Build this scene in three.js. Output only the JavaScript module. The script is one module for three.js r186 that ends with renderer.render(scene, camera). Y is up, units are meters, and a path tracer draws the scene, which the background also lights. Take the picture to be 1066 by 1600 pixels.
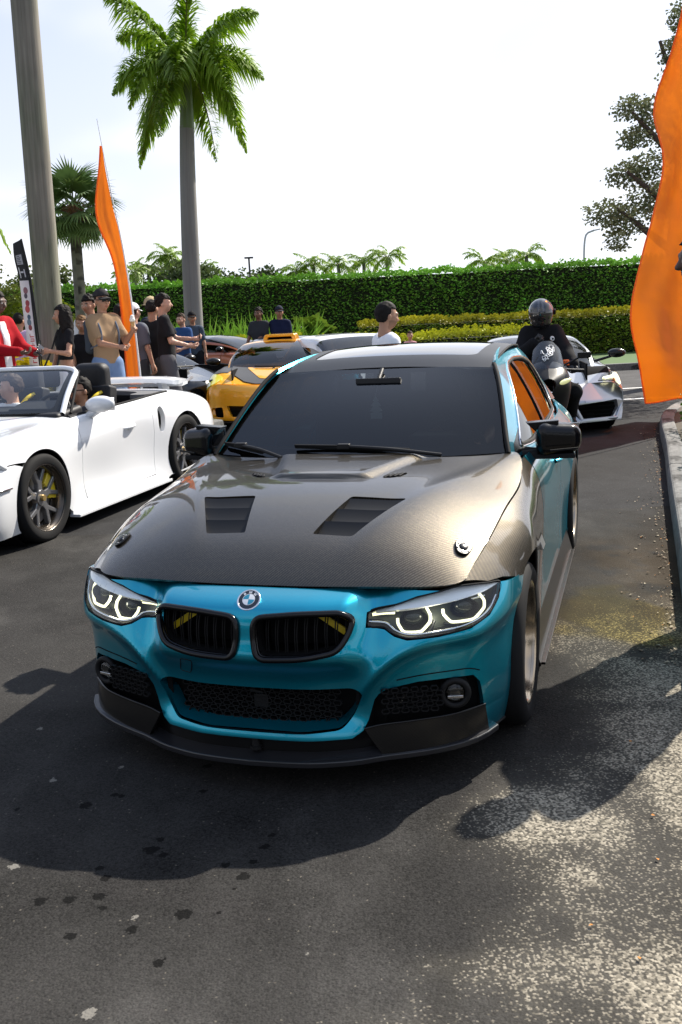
import * as THREE from 'three';
import { mergeGeometries } from 'three/addons/utils/BufferGeometryUtils.js';
import { RoundedBoxGeometry } from 'three/addons/geometries/RoundedBoxGeometry.js';

// ---------------------------------------------------------------- camera, sky, sun, exposure
const W = 682, HH = 1024;
const scene = new THREE.Scene();
const camera = new THREE.PerspectiveCamera(55.014, W / HH, 0.1, 2000);
camera.position.set(0, 1.661, 0);
camera.rotation.order = 'YXZ';
camera.rotation.set(-0.2042, 0, -0.0502);
const renderer = new THREE.WebGLRenderer({ antialias: true });
renderer.setSize(W, HH);
renderer.toneMapping = THREE.LinearToneMapping;
renderer.toneMappingExposure = 1.95;
renderer.shadowMap.enabled = true;
renderer.shadowMap.type = THREE.PCFSoftShadowMap;
const SUN = new THREE.Vector3(0.5255, 0.6691, -0.5255).normalize();
const sun = new THREE.DirectionalLight(new THREE.Color(1, 0.93, 0.82), 5);
sun.position.copy(SUN).multiplyScalar(60).add(new THREE.Vector3(0, 0, -12));
sun.target.position.set(0, 0, -12);
sun.castShadow = true;
sun.shadow.mapSize.set(4096, 4096);
Object.assign(sun.shadow.camera, { left: -25, right: 25, top: 30, bottom: -25, near: 1, far: 140 });
sun.shadow.bias = -0.0004; sun.shadow.radius = 1;
scene.add(sun, sun.target);

// ---------------------------------------------------------------- small maths
function rng(seed) { let a = seed >>> 0; return () => { a = (a + 0x6D2B79F5) >>> 0; let t = Math.imul(a ^ a >>> 15, 1 | a); t = t + Math.imul(t ^ t >>> 7, 61 | t) ^ t; return ((t ^ t >>> 14) >>> 0) / 4294967296; }; }
const V = (x, y, z) => new THREE.Vector3(x, y, z);
const clamp = (x, a = 0, b = 1) => Math.min(b, Math.max(a, x));
const lerp = (a, b, t) => a + (b - a) * t;
const sstep = (a, b, x) => { const t = clamp((x - a) / (b - a)); return t * t * (3 - 2 * t); };
function hash3(x, y, z) { let h = Math.imul(x, 374761393) ^ Math.imul(y, 668265263) ^ Math.imul(z, 1274126177); h = Math.imul(h ^ h >>> 13, 1274126177); return ((h ^ h >>> 16) >>> 0) / 4294967296; }
function vnoise(x, y, z = 0) {
  const xi = Math.floor(x), yi = Math.floor(y), zi = Math.floor(z), f = t => t * t * (3 - 2 * t);
  const u = f(x - xi), v = f(y - yi), w = f(z - zi); let r = 0;
  for (let k = 0; k < (w ? 2 : 1); k++) {
    const a = lerp(hash3(xi, yi, zi + k), hash3(xi + 1, yi, zi + k), u), b = lerp(hash3(xi, yi + 1, zi + k), hash3(xi + 1, yi + 1, zi + k), u);
    r += (k ? w : 1 - w) * lerp(a, b, v);
  }
  return r;
}
function fbm(x, y, z = 0, o = 4) { let s = 0, a = .5, t = 0; for (let i = 0; i < o; i++) { s += a * vnoise(x, y, z); t += a; a *= .5; x = x * 2.03 + 17.1; y = y * 2.03 + 9.7; z = z * 2.03; } return s / t; }

// sky: thin bright haze near the horizon and round the sun, clearer and bluer overhead, soft torn cloud
{
  const w = 1024, h = 512, d = new Float32Array(w * h * 4), D = V(0, 0, 0);
  for (let j = 0; j < h; j++) for (let i = 0; i < w; i++) {
    const phi = (i + .5) / w * Math.PI * 2 - Math.PI, th = ((j + .5) / h - .5) * Math.PI; // row 0 = bottom
    D.set(Math.cos(th) * Math.cos(phi), Math.sin(th), Math.cos(th) * Math.sin(phi));
    const e = Math.max(0, D.y), cs = clamp(D.dot(SUN), -1, 1);
    const haze = Math.exp(-e * 2.6);
    const way = lerp(.5, 1, (1 + cs) / 2);
    let r = lerp(.085, .62 * way, haze), g = lerp(.155, .65 * way, haze), b = lerp(.32, .72 * way, haze);
    const au = .32 * Math.exp(-(1 - cs) * 3.2) + .5 * Math.exp(-(1 - cs) * 18);
    r += au; g += au * .99; b += au * .95;
    const k = .35 + 1 / (e + .16), q = fbm(D.x * k * 1.1 + 3.1, D.z * k * 1.1 + 8.2, 0, 6), c = sstep(.42, .66, q) * .8 * lerp(1, .3, sstep(.45, .95, e));
    const cl = (.38 + .4 * au + .30 * haze) * (.86 + .24 * fbm(D.x * k * 2.7 + 40, D.z * k * 2.7, 0, 4));
    r = lerp(r, cl * 1.0, c); g = lerp(g, cl * 1.01, c); b = lerp(b, cl * 1.05, c);
    if (D.y < 0) { const t = sstep(0, -.12, D.y); r = lerp(r, .12, t); g = lerp(g, .115, t); b = lerp(b, .11, t); }
    const o = (j * w + i) * 4; d[o] = r; d[o + 1] = g; d[o + 2] = b; d[o + 3] = 1;
  }
  const t = new THREE.DataTexture(d, w, h, THREE.RGBAFormat, THREE.FloatType);
  t.mapping = THREE.EquirectangularReflectionMapping; t.magFilter = t.minFilter = THREE.LinearFilter; t.needsUpdate = true;
  scene.background = t; scene.environment = t;
}
// ---------------------------------------------------------------- scene bookkeeping
const used = new Map();
function numbered(n) { const k = used.get(n) || 0; used.set(n, k + 1); return k ? `${n}_${String(k).padStart(3, '0')}` : n; }
function shade(o) { o.traverse(c => { if (c.isMesh) { c.castShadow = true; c.receiveShadow = true; } }); return o; }
function tag(o, label, category, group, kind) { if (label) o.userData.label = label; if (category) o.userData.category = category; if (group) o.userData.group = group; if (kind) o.userData.kind = kind; return o; }
function thing(name, label, category, p = [0, 0, 0], turn = 0, group) {
  const o = new THREE.Group(); o.name = numbered(name); o.position.set(...p); o.rotation.y = turn; scene.add(o); return tag(o, label, category, group);
}
function clean(g) { let q = g.index ? g.toNonIndexed() : g.clone(); for (const k of Object.keys(q.attributes)) if (!['position', 'normal', 'uv', 'color'].includes(k)) q.deleteAttribute(k); if (!q.attributes.uv) q.setAttribute('uv', new THREE.BufferAttribute(new Float32Array(q.attributes.position.count * 2), 2)); return q; }
function merge(a) { a = [a].flat(9).filter(Boolean); if (a.length === 1) return a[0]; const qs = a.map(clean), col = qs.some(q => q.attributes.color); if (col) for (const q of qs) if (!q.attributes.color) q.setAttribute('color', new THREE.BufferAttribute(new Float32Array(q.attributes.position.count * 3).fill(1), 3)); return mergeGeometries(qs); }
function part(name, geos, mat, parent, label) { const m = new THREE.Mesh(merge(geos), mat); m.name = parent === scene ? numbered(name) : name; m.castShadow = m.receiveShadow = true; parent.add(m); if (label) m.userData.label = label; return m; }
function struct(name, geos, mat) { const m = part(name, geos, mat, scene); m.userData.kind = 'structure'; return m; }
function dup(src, p, turn, label, group) { const c = src.clone(); c.name = numbered(src.name.replace(/_\d{3}$/, '')); c.position.set(...p); c.rotation.y = turn; c.userData = { ...src.userData }; if (label) c.userData.label = label; if (group) c.userData.group = group; scene.add(c); return c; }
const mv = (g, x, y, z, rx = 0, ry = 0, rz = 0, s = 1) => { const m = new THREE.Matrix4().compose(V(x, y, z), new THREE.Quaternion().setFromEuler(new THREE.Euler(rx, ry, rz)), Array.isArray(s) ? V(...s) : V(s, s, s)); return g.clone().applyMatrix4(m); };
const box = (w, h, d, x = 0, y = 0, z = 0, rx = 0, ry = 0, rz = 0, r) => mv(r === 0 ? new THREE.BoxGeometry(w, h, d) : new RoundedBoxGeometry(w, h, d, 2, r || Math.min(w, h, d) * .18), x, y, z, rx, ry, rz);
const cyl = (r0, r1, h, n = 20, x = 0, y = 0, z = 0, rx = 0, ry = 0, rz = 0, open = false) => mv(new THREE.CylinderGeometry(r1, r0, h, n, 1, open), x, y, z, rx, ry, rz);
const ball = (r, x = 0, y = 0, z = 0, s = 1, n = 16) => mv(new THREE.SphereGeometry(r, n, Math.ceil(n * .7)), x, y, z, 0, 0, 0, s);
function tube(pts, r, n = 24, rad = 8, closed = false, taper) {
  const c = pts.length === 2 ? new THREE.LineCurve3(V(...pts[0]), V(...pts[1])) : new THREE.CatmullRomCurve3(pts.map(p => V(...p)), closed, 'centripetal');
  const g = new THREE.TubeGeometry(c, n, r, rad, closed);
  if (taper) { const p = g.attributes.position, cc = V(0, 0, 0), q = V(0, 0, 0); for (let i = 0; i <= n; i++) { c.getPointAt(i / n, cc); const k = taper(i / n); for (let j = 0; j <= rad; j++) { const t = i * (rad + 1) + j; q.fromBufferAttribute(p, t).sub(cc).multiplyScalar(k).add(cc); p.setXYZ(t, q.x, q.y, q.z); } } g.computeVertexNormals(); }
  return g;
}
function bar(a, b, r0, r1 = r0, n = 10) { const A = V(...a), B = V(...b), d = B.clone().sub(A), g = new THREE.CylinderGeometry(r1, r0, d.length(), n); g.applyQuaternion(new THREE.Quaternion().setFromUnitVectors(V(0, 1, 0), d.clone().normalize())); g.translate((A.x + B.x) / 2, (A.y + B.y) / 2, (A.z + B.z) / 2); return g; }
function mirrorX(g) {
  g = g.clone(); const p = g.attributes.position, n = g.attributes.normal;
  for (let i = 0; i < p.count; i++) { p.setX(i, -p.getX(i)); if (n) n.setX(i, -n.getX(i)); }
  if (g.index) { const a = g.index.array; for (let i = 0; i < a.length; i += 3) { const t = a[i]; a[i] = a[i + 1]; a[i + 1] = t; } }
  else for (const k of Object.keys(g.attributes)) { const at = g.attributes[k], s = at.itemSize, a = at.array; for (let i = 0; i < at.count; i += 3) for (let c = 0; c < s; c++) { const t = a[i * s + c]; a[i * s + c] = a[(i + 1) * s + c]; a[(i + 1) * s + c] = t; } }
  return g;
}
const both = g => [g].flat().flatMap(x => [x, mirrorX(x)]);
const shapeOf = pts => { const s = new THREE.Shape(); pts.forEach((p, i) => i ? s.lineTo(...p) : s.moveTo(...p)); s.closePath(); return s; };
function extr(pts, depth, bevel = 0, holes = []) { const s = shapeOf(pts); for (const h of holes) s.holes.push(shapeOf(h)); return new THREE.ExtrudeGeometry(s, { depth, bevelEnabled: bevel > 0, bevelSize: bevel, bevelThickness: bevel, bevelSegments: 2, curveSegments: 8 }); }

// natural cubic splines, one and two parameters
class Sp {
  constructor(xs, ys) { const n = xs.length; this.x = xs; this.y = ys; const m = this.m = new Float64Array(n), u = new Float64Array(n); for (let i = 1; i < n - 1; i++) { const s = (xs[i] - xs[i - 1]) / (xs[i + 1] - xs[i - 1]), p = s * m[i - 1] + 2; m[i] = (s - 1) / p; u[i] = (6 * ((ys[i + 1] - ys[i]) / (xs[i + 1] - xs[i]) - (ys[i] - ys[i - 1]) / (xs[i] - xs[i - 1])) / (xs[i + 1] - xs[i - 1]) - s * u[i - 1]) / p; } for (let i = n - 2; i > 0; i--) m[i] = m[i] * m[i + 1] + u[i]; m[0] = m[n - 1] = 0; }
  at(t) { const { x, y, m } = this, n = x.length; if (t <= x[0]) return y[0] + (t - x[0]) * ((y[1] - y[0]) / (x[1] - x[0]) - m[1] * (x[1] - x[0]) / 6); if (t >= x[n - 1]) { const h = x[n - 1] - x[n - 2]; return y[n - 1] + (t - x[n - 1]) * ((y[n - 1] - y[n - 2]) / h + m[n - 2] * h / 6); } let a = 0, b = n - 1; while (b - a > 1) { const k = a + b >> 1; if (x[k] > t) b = k; else a = k; } const h = x[b] - x[a], A = (x[b] - t) / h, B = 1 - A; return A * y[a] + B * y[b] + ((A * A * A - A) * m[a] + (B * B * B - B) * m[b]) * h * h / 6; }
}
const sp = (...p) => { p.sort((a, b) => a[0] - b[0]); const s = new Sp(p.map(q => q[0]), p.map(q => q[1])); return t => s.at(t); };
// rows: [z, [x, y], [x, y], ...] -> surface through the sections; f(z, v) with v counted along the section
function sections(rows) {
  rows = [...rows].sort((a, b) => a[0] - b[0]); const zs = rows.map(r => r[0]), m = rows[0].length - 1, vs = [...Array(m).keys()];
  const sx = rows.map(r => new Sp(vs, r.slice(1).map(p => p[0]))), sy = rows.map(r => new Sp(vs, r.slice(1).map(p => p[1]))), cache = new Map();
  const col = v => { const k = Math.round(v * 1e5); let c = cache.get(k); if (!c) { c = [new Sp(zs, sx.map(s => s.at(v))), new Sp(zs, sy.map(s => s.at(v)))]; cache.set(k, c); } return c; };
  const f = (z, v, o = V(0, 0, 0)) => { const c = col(v); return o.set(c[0].at(z), c[1].at(z), z); };
  f.v = (z, y) => { let a = 0, b = m - 1; for (let i = 0; i < 18; i++) { const k = (a + b) / 2; if (col(Math.round(k * 4000) / 4000)[1].at(z) < y) a = k; else b = k; } return (a + b) / 2; };
  f.top = m - 1; return f;
}
// a panel: the surface f(a, b) cut along exact outlines, its edges turned inward by t
function sheet(f, outer, holes = [], o = {}) {
  const { du = .03, dv = du, t = .006, c = [0, .5, 0], uv, th = t, scale = 1 } = o;
  const cs = [outer, ...holes]; let a0 = 1e9, a1 = -1e9, b0 = 1e9, b1 = -1e9;
  for (const p of outer) { a0 = Math.min(a0, p[0]); a1 = Math.max(a1, p[0]); b0 = Math.min(b0, p[1]); b1 = Math.max(b1, p[1]); }
  const nx = Math.max(1, Math.ceil((a1 - a0) / du)), ny = Math.max(1, Math.ceil((b1 - b0) / dv)), ha = (a1 - a0) / nx, hb = (b1 - b0) / ny;
  const pos = [], nor = [], uvs = [], idx = [], lat = new Map(), A = V(0, 0, 0), B = V(0, 0, 0), N = V(0, 0, 0), P = V(0, 0, 0), e = Math.min(ha, hb) * .2; let sgn = 0;
  const normal = (a, b) => { A.copy(f(a + e, b)).sub(f(a - e, b)); B.copy(f(a, b + e)).sub(f(a, b - e)); N.crossVectors(A, B).normalize(); if (!sgn) { P.copy(f(a, b)); sgn = N.dot(P.sub(V(...c))) > 0 ? 1 : -1; if (o.flip) sgn = -sgn; } return N.multiplyScalar(sgn); };
  const vert = (a, b) => { normal(a, b); P.copy(f(a, b)); pos.push(P.x, P.y, P.z); nor.push(N.x, N.y, N.z); const q = uv ? uv(P, a, b) : [a * scale, b * scale]; uvs.push(q[0], q[1]); return pos.length / 3 - 1; };
  const node = (i, j) => { const k = i * 100003 + j; let v = lat.get(k); if (v === undefined) lat.set(k, v = vert(a0 + i * ha, b0 + j * hb)); return v; };
  normal((a0 + a1) / 2 + 1e-4, (b0 + b1) / 2 + 1e-4);
  const edges = []; for (const p of cs) for (let i = 0; i < p.length; i++) edges.push([...p[i], ...p[(i + 1) % p.length]]);
  const cut = new Map(), E = 1e-9;
  edges.forEach(([x0, y0, x1, y1], q) => { const i0 = Math.floor((Math.min(x0, x1) - a0) / ha - 1e-6), i1 = Math.floor((Math.max(x0, x1) - a0) / ha + 1e-6), j0 = Math.floor((Math.min(y0, y1) - b0) / hb - 1e-6), j1 = Math.floor((Math.max(y0, y1) - b0) / hb + 1e-6); for (let i = i0; i <= i1; i++) for (let j = j0; j <= j1; j++) { const l = clipSeg(x0, y0, x1, y1, a0 + i * ha, b0 + j * hb, a0 + (i + 1) * ha, b0 + (j + 1) * hb); if (l) { const k = i * 100003 + j; (cut.get(k) || cut.set(k, []).get(k)).push(q); } } });
  const inside = (x, y) => { let r = false; for (const [x0, y0, x1, y1] of edges) if ((y0 > y) !== (y1 > y) && x < x0 + (y - y0) / (y1 - y0) * (x1 - x0)) r = !r; return r; };
  const quad = (p, q, r, s) => { if (sgn > 0) idx.push(p, q, r, p, r, s); else idx.push(p, r, q, p, s, r); };
  for (let j = 0; j < ny; j++) for (let i = 0; i < nx; i++) {
    const q = cut.get(i * 100003 + j), xa = a0 + i * ha, xb = xa + ha, ya = b0 + j * hb, yb = ya + hb;
    if (!q) { if (inside(xa + ha / 2, ya + hb / 2)) quad(node(i, j), node(i + 1, j), node(i + 1, j + 1), node(i, j + 1)); continue; }
    const ys = [ya, yb]; for (const k of q) { const [x0, y0, x1, y1] = edges[k]; ys.push(y0, y1); for (const x of [xa, xb]) if ((x0 - x) * (x1 - x) < 0) ys.push(y0 + (x - x0) / (x1 - x0) * (y1 - y0)); }
    const yl = [...new Set(ys.filter(y => y >= ya && y <= yb))].sort((m, n) => m - n);
    for (let k = 0; k + 1 < yl.length; k++) {
      const y0 = yl[k], y1 = yl[k + 1]; if (y1 - y0 < hb * 1e-5) continue; const ym = (y0 + y1) / 2, xs = [[xa, xa], [xb, xb]].map(v => [v[0], ...v]);
      const at = ([p, q2, r, s], y) => p + (y - q2) / (s - q2) * (r - p);
      for (const m of q) { const ed = edges[m]; if ((ed[1] > ym) !== (ed[3] > ym)) { const xm = at(ed, ym); if (xm > xa && xm < xb) xs.push([xm, clamp(at(ed, y0), xa, xb), clamp(at(ed, y1), xa, xb)]); } }
      xs.sort((m, n) => m[0] - n[0]);
      for (let m = 0; m + 1 < xs.length; m++) { const l = xs[m], r = xs[m + 1]; if (r[0] - l[0] < ha * 1e-6 || !inside((l[0] + r[0]) / 2, ym)) continue; quad(vert(l[1], y0), vert(r[1], y0), vert(r[2], y1), vert(l[2], y1)); }
    }
  }
  if (t > 0 || th > 0) cs.forEach((p, ci) => {
    const d = ci ? th : t; if (!d) return; let area = 0; for (let i = 0; i < p.length; i++) { const q = p[(i + 1) % p.length]; area += p[i][0] * q[1] - q[0] * p[i][1]; }
    for (let i = 0; i < p.length; i++) { const q = p[(i + 1) % p.length], n = Math.max(1, Math.ceil(Math.hypot((q[0] - p[i][0]) / ha, (q[1] - p[i][1]) / hb))); for (let k = 0; k < n; k++) { const v = [k / n, (k + 1) / n].map(s => { const a = lerp(p[i][0], q[0], s), b = lerp(p[i][1], q[1], s); normal(a, b); const T = f(a, b).clone(), U = T.clone().addScaledVector(N, -d); return [T, U, N.clone(), a, b]; }); const m = v[1][0].clone().sub(v[0][0]); if (m.lengthSq() < 1e-14) continue; m.cross(v[0][2]).normalize(); if ((area > 0) === (sgn < 0)) m.negate(); if (ci) m.negate(); /* faces away from the material */ const s0 = pos.length / 3; for (const w of v) for (const X of [w[0], w[1]]) { pos.push(X.x, X.y, X.z); nor.push(m.x, m.y, m.z); const z = uv ? uv(X, w[3], w[4]) : [w[3] * scale, w[4] * scale]; uvs.push(z[0], z[1]); } const g1 = V(0, 0, 0).crossVectors(v[1][0].clone().sub(v[0][0]), v[0][1].clone().sub(v[0][0])); if (g1.dot(m) > 0) idx.push(s0, s0 + 2, s0 + 1, s0 + 2, s0 + 3, s0 + 1); else idx.push(s0, s0 + 1, s0 + 2, s0 + 2, s0 + 1, s0 + 3); } }
  });
  const g = new THREE.BufferGeometry(); g.setAttribute('position', new THREE.Float32BufferAttribute(pos, 3)); g.setAttribute('normal', new THREE.Float32BufferAttribute(nor, 3)); g.setAttribute('uv', new THREE.Float32BufferAttribute(uvs, 2)); g.setIndex(idx); return g;
}
function clipSeg(x0, y0, x1, y1, xa, ya, xb, yb) { let t0 = 0, t1 = 1; const dx = x1 - x0, dy = y1 - y0; for (const [p, q] of [[-dx, x0 - xa], [dx, xb - x0], [-dy, y0 - ya], [dy, yb - y0]]) { if (Math.abs(p) < 1e-12) { if (q < -1e-12) return false; } else { const r = q / p; if (p < 0) { if (r > t1) return false; if (r > t0) t0 = r; } else { if (r < t0) return false; if (r < t1) t1 = r; } } } return true; }
// outlines: corners rounded into short arcs; r may be one number or one per corner
function round(pts, r, n = 5) { const out = [], m = pts.length; for (let i = 0; i < m; i++) { const p = pts[i], a = pts[(i + m - 1) % m], b = pts[(i + 1) % m], q = Array.isArray(r) ? r[i] : r; if (!q) { out.push(p); continue; } const la = Math.hypot(a[0] - p[0], a[1] - p[1]), lb = Math.hypot(b[0] - p[0], b[1] - p[1]), d = Math.min(q, la * .48, lb * .48), A = [p[0] + (a[0] - p[0]) * d / la, p[1] + (a[1] - p[1]) * d / la], B = [p[0] + (b[0] - p[0]) * d / lb, p[1] + (b[1] - p[1]) * d / lb]; for (let k = 0; k <= n; k++) { const t = k / n; out.push([(1 - t) ** 2 * A[0] + 2 * t * (1 - t) * p[0] + t * t * B[0], (1 - t) ** 2 * A[1] + 2 * t * (1 - t) * p[1] + t * t * B[1]]); } } return out; }
const smooth = (pts, n = 24) => new THREE.CatmullRomCurve3(pts.map(p => V(p[0], p[1], 0)), false, 'centripetal').getPoints(n).map(p => [p.x, p.y]);
const loop = (pts, n = 40) => new THREE.CatmullRomCurve3(pts.map(p => V(p[0], p[1], 0)), true, 'centripetal').getPoints(n).slice(0, -1).map(p => [p.x, p.y]);
const arc = (cx, cy, r, a0, a1, n = 20) => [...Array(n + 1).keys()].map(i => { const t = (a0 + (a1 - a0) * i / n) * Math.PI / 180; return [cx + r * Math.cos(t), cy + r * Math.sin(t)]; });
// a tube laid along an outline on a surface
function trim(f, pts, r, lift = 0, closed = true, n = 80, rad = 6) { return tube(pts.map(p => { const q = f(p[0], p[1]); return [q.x, q.y, q.z + lift]; }), r, n, rad, closed); }

// naive surface nets: a closed smooth skin round d(x, y, z) < 0
function nets(d, lo, hi, h, o = {}) {
  const n = [0, 1, 2].map(k => Math.ceil((hi[k] - lo[k]) / h) + 1), [nx, ny, nz] = n, F = new Float32Array(nx * ny * nz), id = (i, j, k) => (k * ny + j) * nx + i;
  for (let k = 0; k < nz; k++) for (let j = 0; j < ny; j++) for (let i = 0; i < nx; i++) F[id(i, j, k)] = d(lo[0] + i * h, lo[1] + j * h, lo[2] + k * h);
  const vi = new Int32Array(nx * ny * nz).fill(-1), pos = [], idx = [];
  for (let k = 0; k < nz - 1; k++) for (let j = 0; j < ny - 1; j++) for (let i = 0; i < nx - 1; i++) {
    let m = 0, c = 0, sx = 0, sy = 0, sz = 0; const g = []; for (let q = 0; q < 8; q++) { const v = F[id(i + (q & 1), j + (q >> 1 & 1), k + (q >> 2))]; g.push(v); if (v < 0) m |= 1 << q; } if (m === 0 || m === 255) continue;
    for (let q = 0; q < 8; q++) for (const b of [1, 2, 4]) if (!(q & b)) { const r = q | b; if ((g[q] < 0) !== (g[r] < 0)) { const t = g[q] / (g[q] - g[r]); sx += (q & 1) + (b === 1 ? t : 0); sy += (q >> 1 & 1) + (b === 2 ? t : 0); sz += (q >> 2) + (b === 4 ? t : 0); c++; } }
    vi[id(i, j, k)] = pos.length / 3; pos.push(lo[0] + (i + sx / c) * h, lo[1] + (j + sy / c) * h, lo[2] + (k + sz / c) * h);
  }
  const q = (a, b, c, e, f) => { if (a < 0 || b < 0 || c < 0 || e < 0) return; if (f) idx.push(a, b, c, a, c, e); else idx.push(a, c, b, a, e, c); };
  for (let k = 1; k < nz - 1; k++) for (let j = 1; j < ny - 1; j++) for (let i = 1; i < nx - 1; i++) { const s = F[id(i, j, k)] < 0;
    if (s !== F[id(i + 1, j, k)] < 0) q(vi[id(i, j - 1, k - 1)], vi[id(i, j, k - 1)], vi[id(i, j, k)], vi[id(i, j - 1, k)], s);
    if (s !== F[id(i, j + 1, k)] < 0) q(vi[id(i - 1, j, k - 1)], vi[id(i - 1, j, k)], vi[id(i, j, k)], vi[id(i, j, k - 1)], s);
    if (s !== F[id(i, j, k + 1)] < 0) q(vi[id(i - 1, j - 1, k)], vi[id(i, j - 1, k)], vi[id(i, j, k)], vi[id(i - 1, j, k)], s); }
  const g = new THREE.BufferGeometry(); g.setAttribute('position', new THREE.Float32BufferAttribute(pos, 3)); g.setIndex(idx); g.computeVertexNormals();
  const uv = new Float32Array(pos.length / 3 * 2); for (let i = 0; i < pos.length / 3; i++) { uv[2 * i] = pos[3 * i] + pos[3 * i + 2] * .7; uv[2 * i + 1] = pos[3 * i + 1]; } g.setAttribute('uv', new THREE.BufferAttribute(uv, 2));
  if (o.color) { const col = new Float32Array(pos.length); for (let i = 0; i < pos.length; i += 3) col.set(o.color(pos[i], pos[i + 1], pos[i + 2]), i); g.setAttribute('color', new THREE.BufferAttribute(col, 3)); }
  return g;
}
const smin = (a, b, k) => { const h = Math.max(k - Math.abs(a - b), 0) / k; return Math.min(a, b) - h * h * k * .25; };
function cone3(a, b, ra, rb) { const bx = b[0] - a[0], by = b[1] - a[1], bz = b[2] - a[2], L = bx * bx + by * by + bz * bz || 1e-9; return (x, y, z) => { const px = x - a[0], py = y - a[1], pz = z - a[2], t = Math.min(1, Math.max(0, (px * bx + py * by + pz * bz) / L)), dx = px - t * bx, dy = py - t * by, dz = pz - t * bz; return Math.sqrt(dx * dx + dy * dy + dz * dz) - (ra + (rb - ra) * t); }; }

// ---------------------------------------------------------------- textures and materials
function tex(w, h, fn, o = {}) { const d = new Uint8Array(w * h * 4); for (let j = 0; j < h; j++) for (let i = 0; i < w; i++) { const c = fn(i / w, j / h, i, j), k = (j * w + i) * 4; for (let q = 0; q < 3; q++) d[k + q] = Math.round(clamp(c[q]) * 255); d[k + 3] = c.length > 3 ? Math.round(clamp(c[3]) * 255) : 255; } const t = new THREE.DataTexture(d, w, h, THREE.RGBAFormat); t.wrapS = t.wrapT = THREE.RepeatWrapping; t.magFilter = THREE.LinearFilter; t.minFilter = THREE.LinearMipmapLinearFilter; t.generateMipmaps = true; if (o.srgb) t.colorSpace = THREE.SRGBColorSpace; if (o.rep) t.repeat.set(o.rep, o.rep); t.needsUpdate = true; return t; }
const lin = x => x <= 0 ? 0 : x < .0031308 ? x * 12.92 : 1.055 * Math.pow(x, 1 / 2.4) - .055; // linear albedo -> stored sRGB
const C = (r, g, b) => new THREE.Color().setRGB(r, g, b);
const std = (c, rough = .6, o = {}) => new THREE.MeshStandardMaterial({ color: Array.isArray(c) ? C(...c) : c, roughness: rough, ...o });
const phy = (c, rough = .4, o = {}) => new THREE.MeshPhysicalMaterial({ color: Array.isArray(c) ? C(...c) : c, roughness: rough, ...o });
const paint = (c, o = {}) => phy(c, .38, { metalness: .35, clearcoat: 1, clearcoatRoughness: .03, ...o });
const M = {
  rubber: phy([.012, .012, .0125], .8, { specularIntensity: .35 }), black: phy([.010, .010, .011], .5, { specularIntensity: .6 }), matte: phy([.008, .008, .0085], .9, { specularIntensity: .15 }), gloss: phy([.004, .004, .005], .2, { specularIntensity: .7 }),
  chrome: std([.82, .82, .84], .12, { metalness: 1 }), steel: std([.45, .45, .46], .32, { metalness: 1 }), dark: std([.05, .05, .052], .35, { metalness: .9 }), plastic: phy([.009, .009, .0095], .6, { specularIntensity: .4 }),
  glass: phy([.93, .96, .95], .01, { transmission: 1, thickness: 0, ior: 1.5 }), tint: phy([.16, .17, .18], .015, { transmission: 1, thickness: 0, ior: 1.52 }), limo: phy([.045, .047, .05], .02, { transmission: 1, thickness: 0, ior: 1.52 }),
  amber: phy([.9, .35, .05], .2, { clearcoat: 1 }), red: phy([.5, .01, .01], .2, { clearcoat: 1 }), white: std([.8, .8, .8], .5), leather: phy([.018, .018, .02], .55, { specularIntensity: .5 }), yellow: phy([.75, .55, .02], .35, { clearcoat: .6 }),
  led: new THREE.MeshStandardMaterial({ color: C(.9, .9, .8), emissive: C(1, .95, .58), emissiveIntensity: .85, roughness: .4 }),
};
// ---------------------------------------------------------------- ground
const kerbX = z => 1.84 + 0.312 * (-5.15 - z);
const OIL = [[-.661, -2.853, .022], [-.615, -2.823, .014], [-.64, -2.913, .012], [-.768, -2.612, .016], [-.771, -2.709, .014], [-.854, -2.6, .016], [-.941, -2.601, .017], [-.503, -2.503, .02], [-.35, -2.681, .018], [-.411, -2.746, .013], [-.327, -2.756, .011], [-.297, -2.838, .014], [-.276, -2.906, .01], [-.64, -2.443, .014], [-.805, -2.428, .014], [-.537, -2.296, .014], [-.856, -3.239, .012], [-.831, -3.227, .012], [-.946, -3.17, .018], [-.55, -3.431, .014], [-.539, -3.23, .012], [-.803, -2.764, .01], [-.405, -2.5, .007], [-.369, -2.616, .006], [-1.183, -3.167, .009], [-.745, -2.553, .01]];
const PALE = [[-1.076, -2.799, .018], [-.639, -2.499, .013], [-.682, -2.115, .02], [-1.116, -3.378, .016], [-1.304, -3.854, .014], [-.878, -3.456, .011], [-.148, -2.3, .006]];
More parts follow.
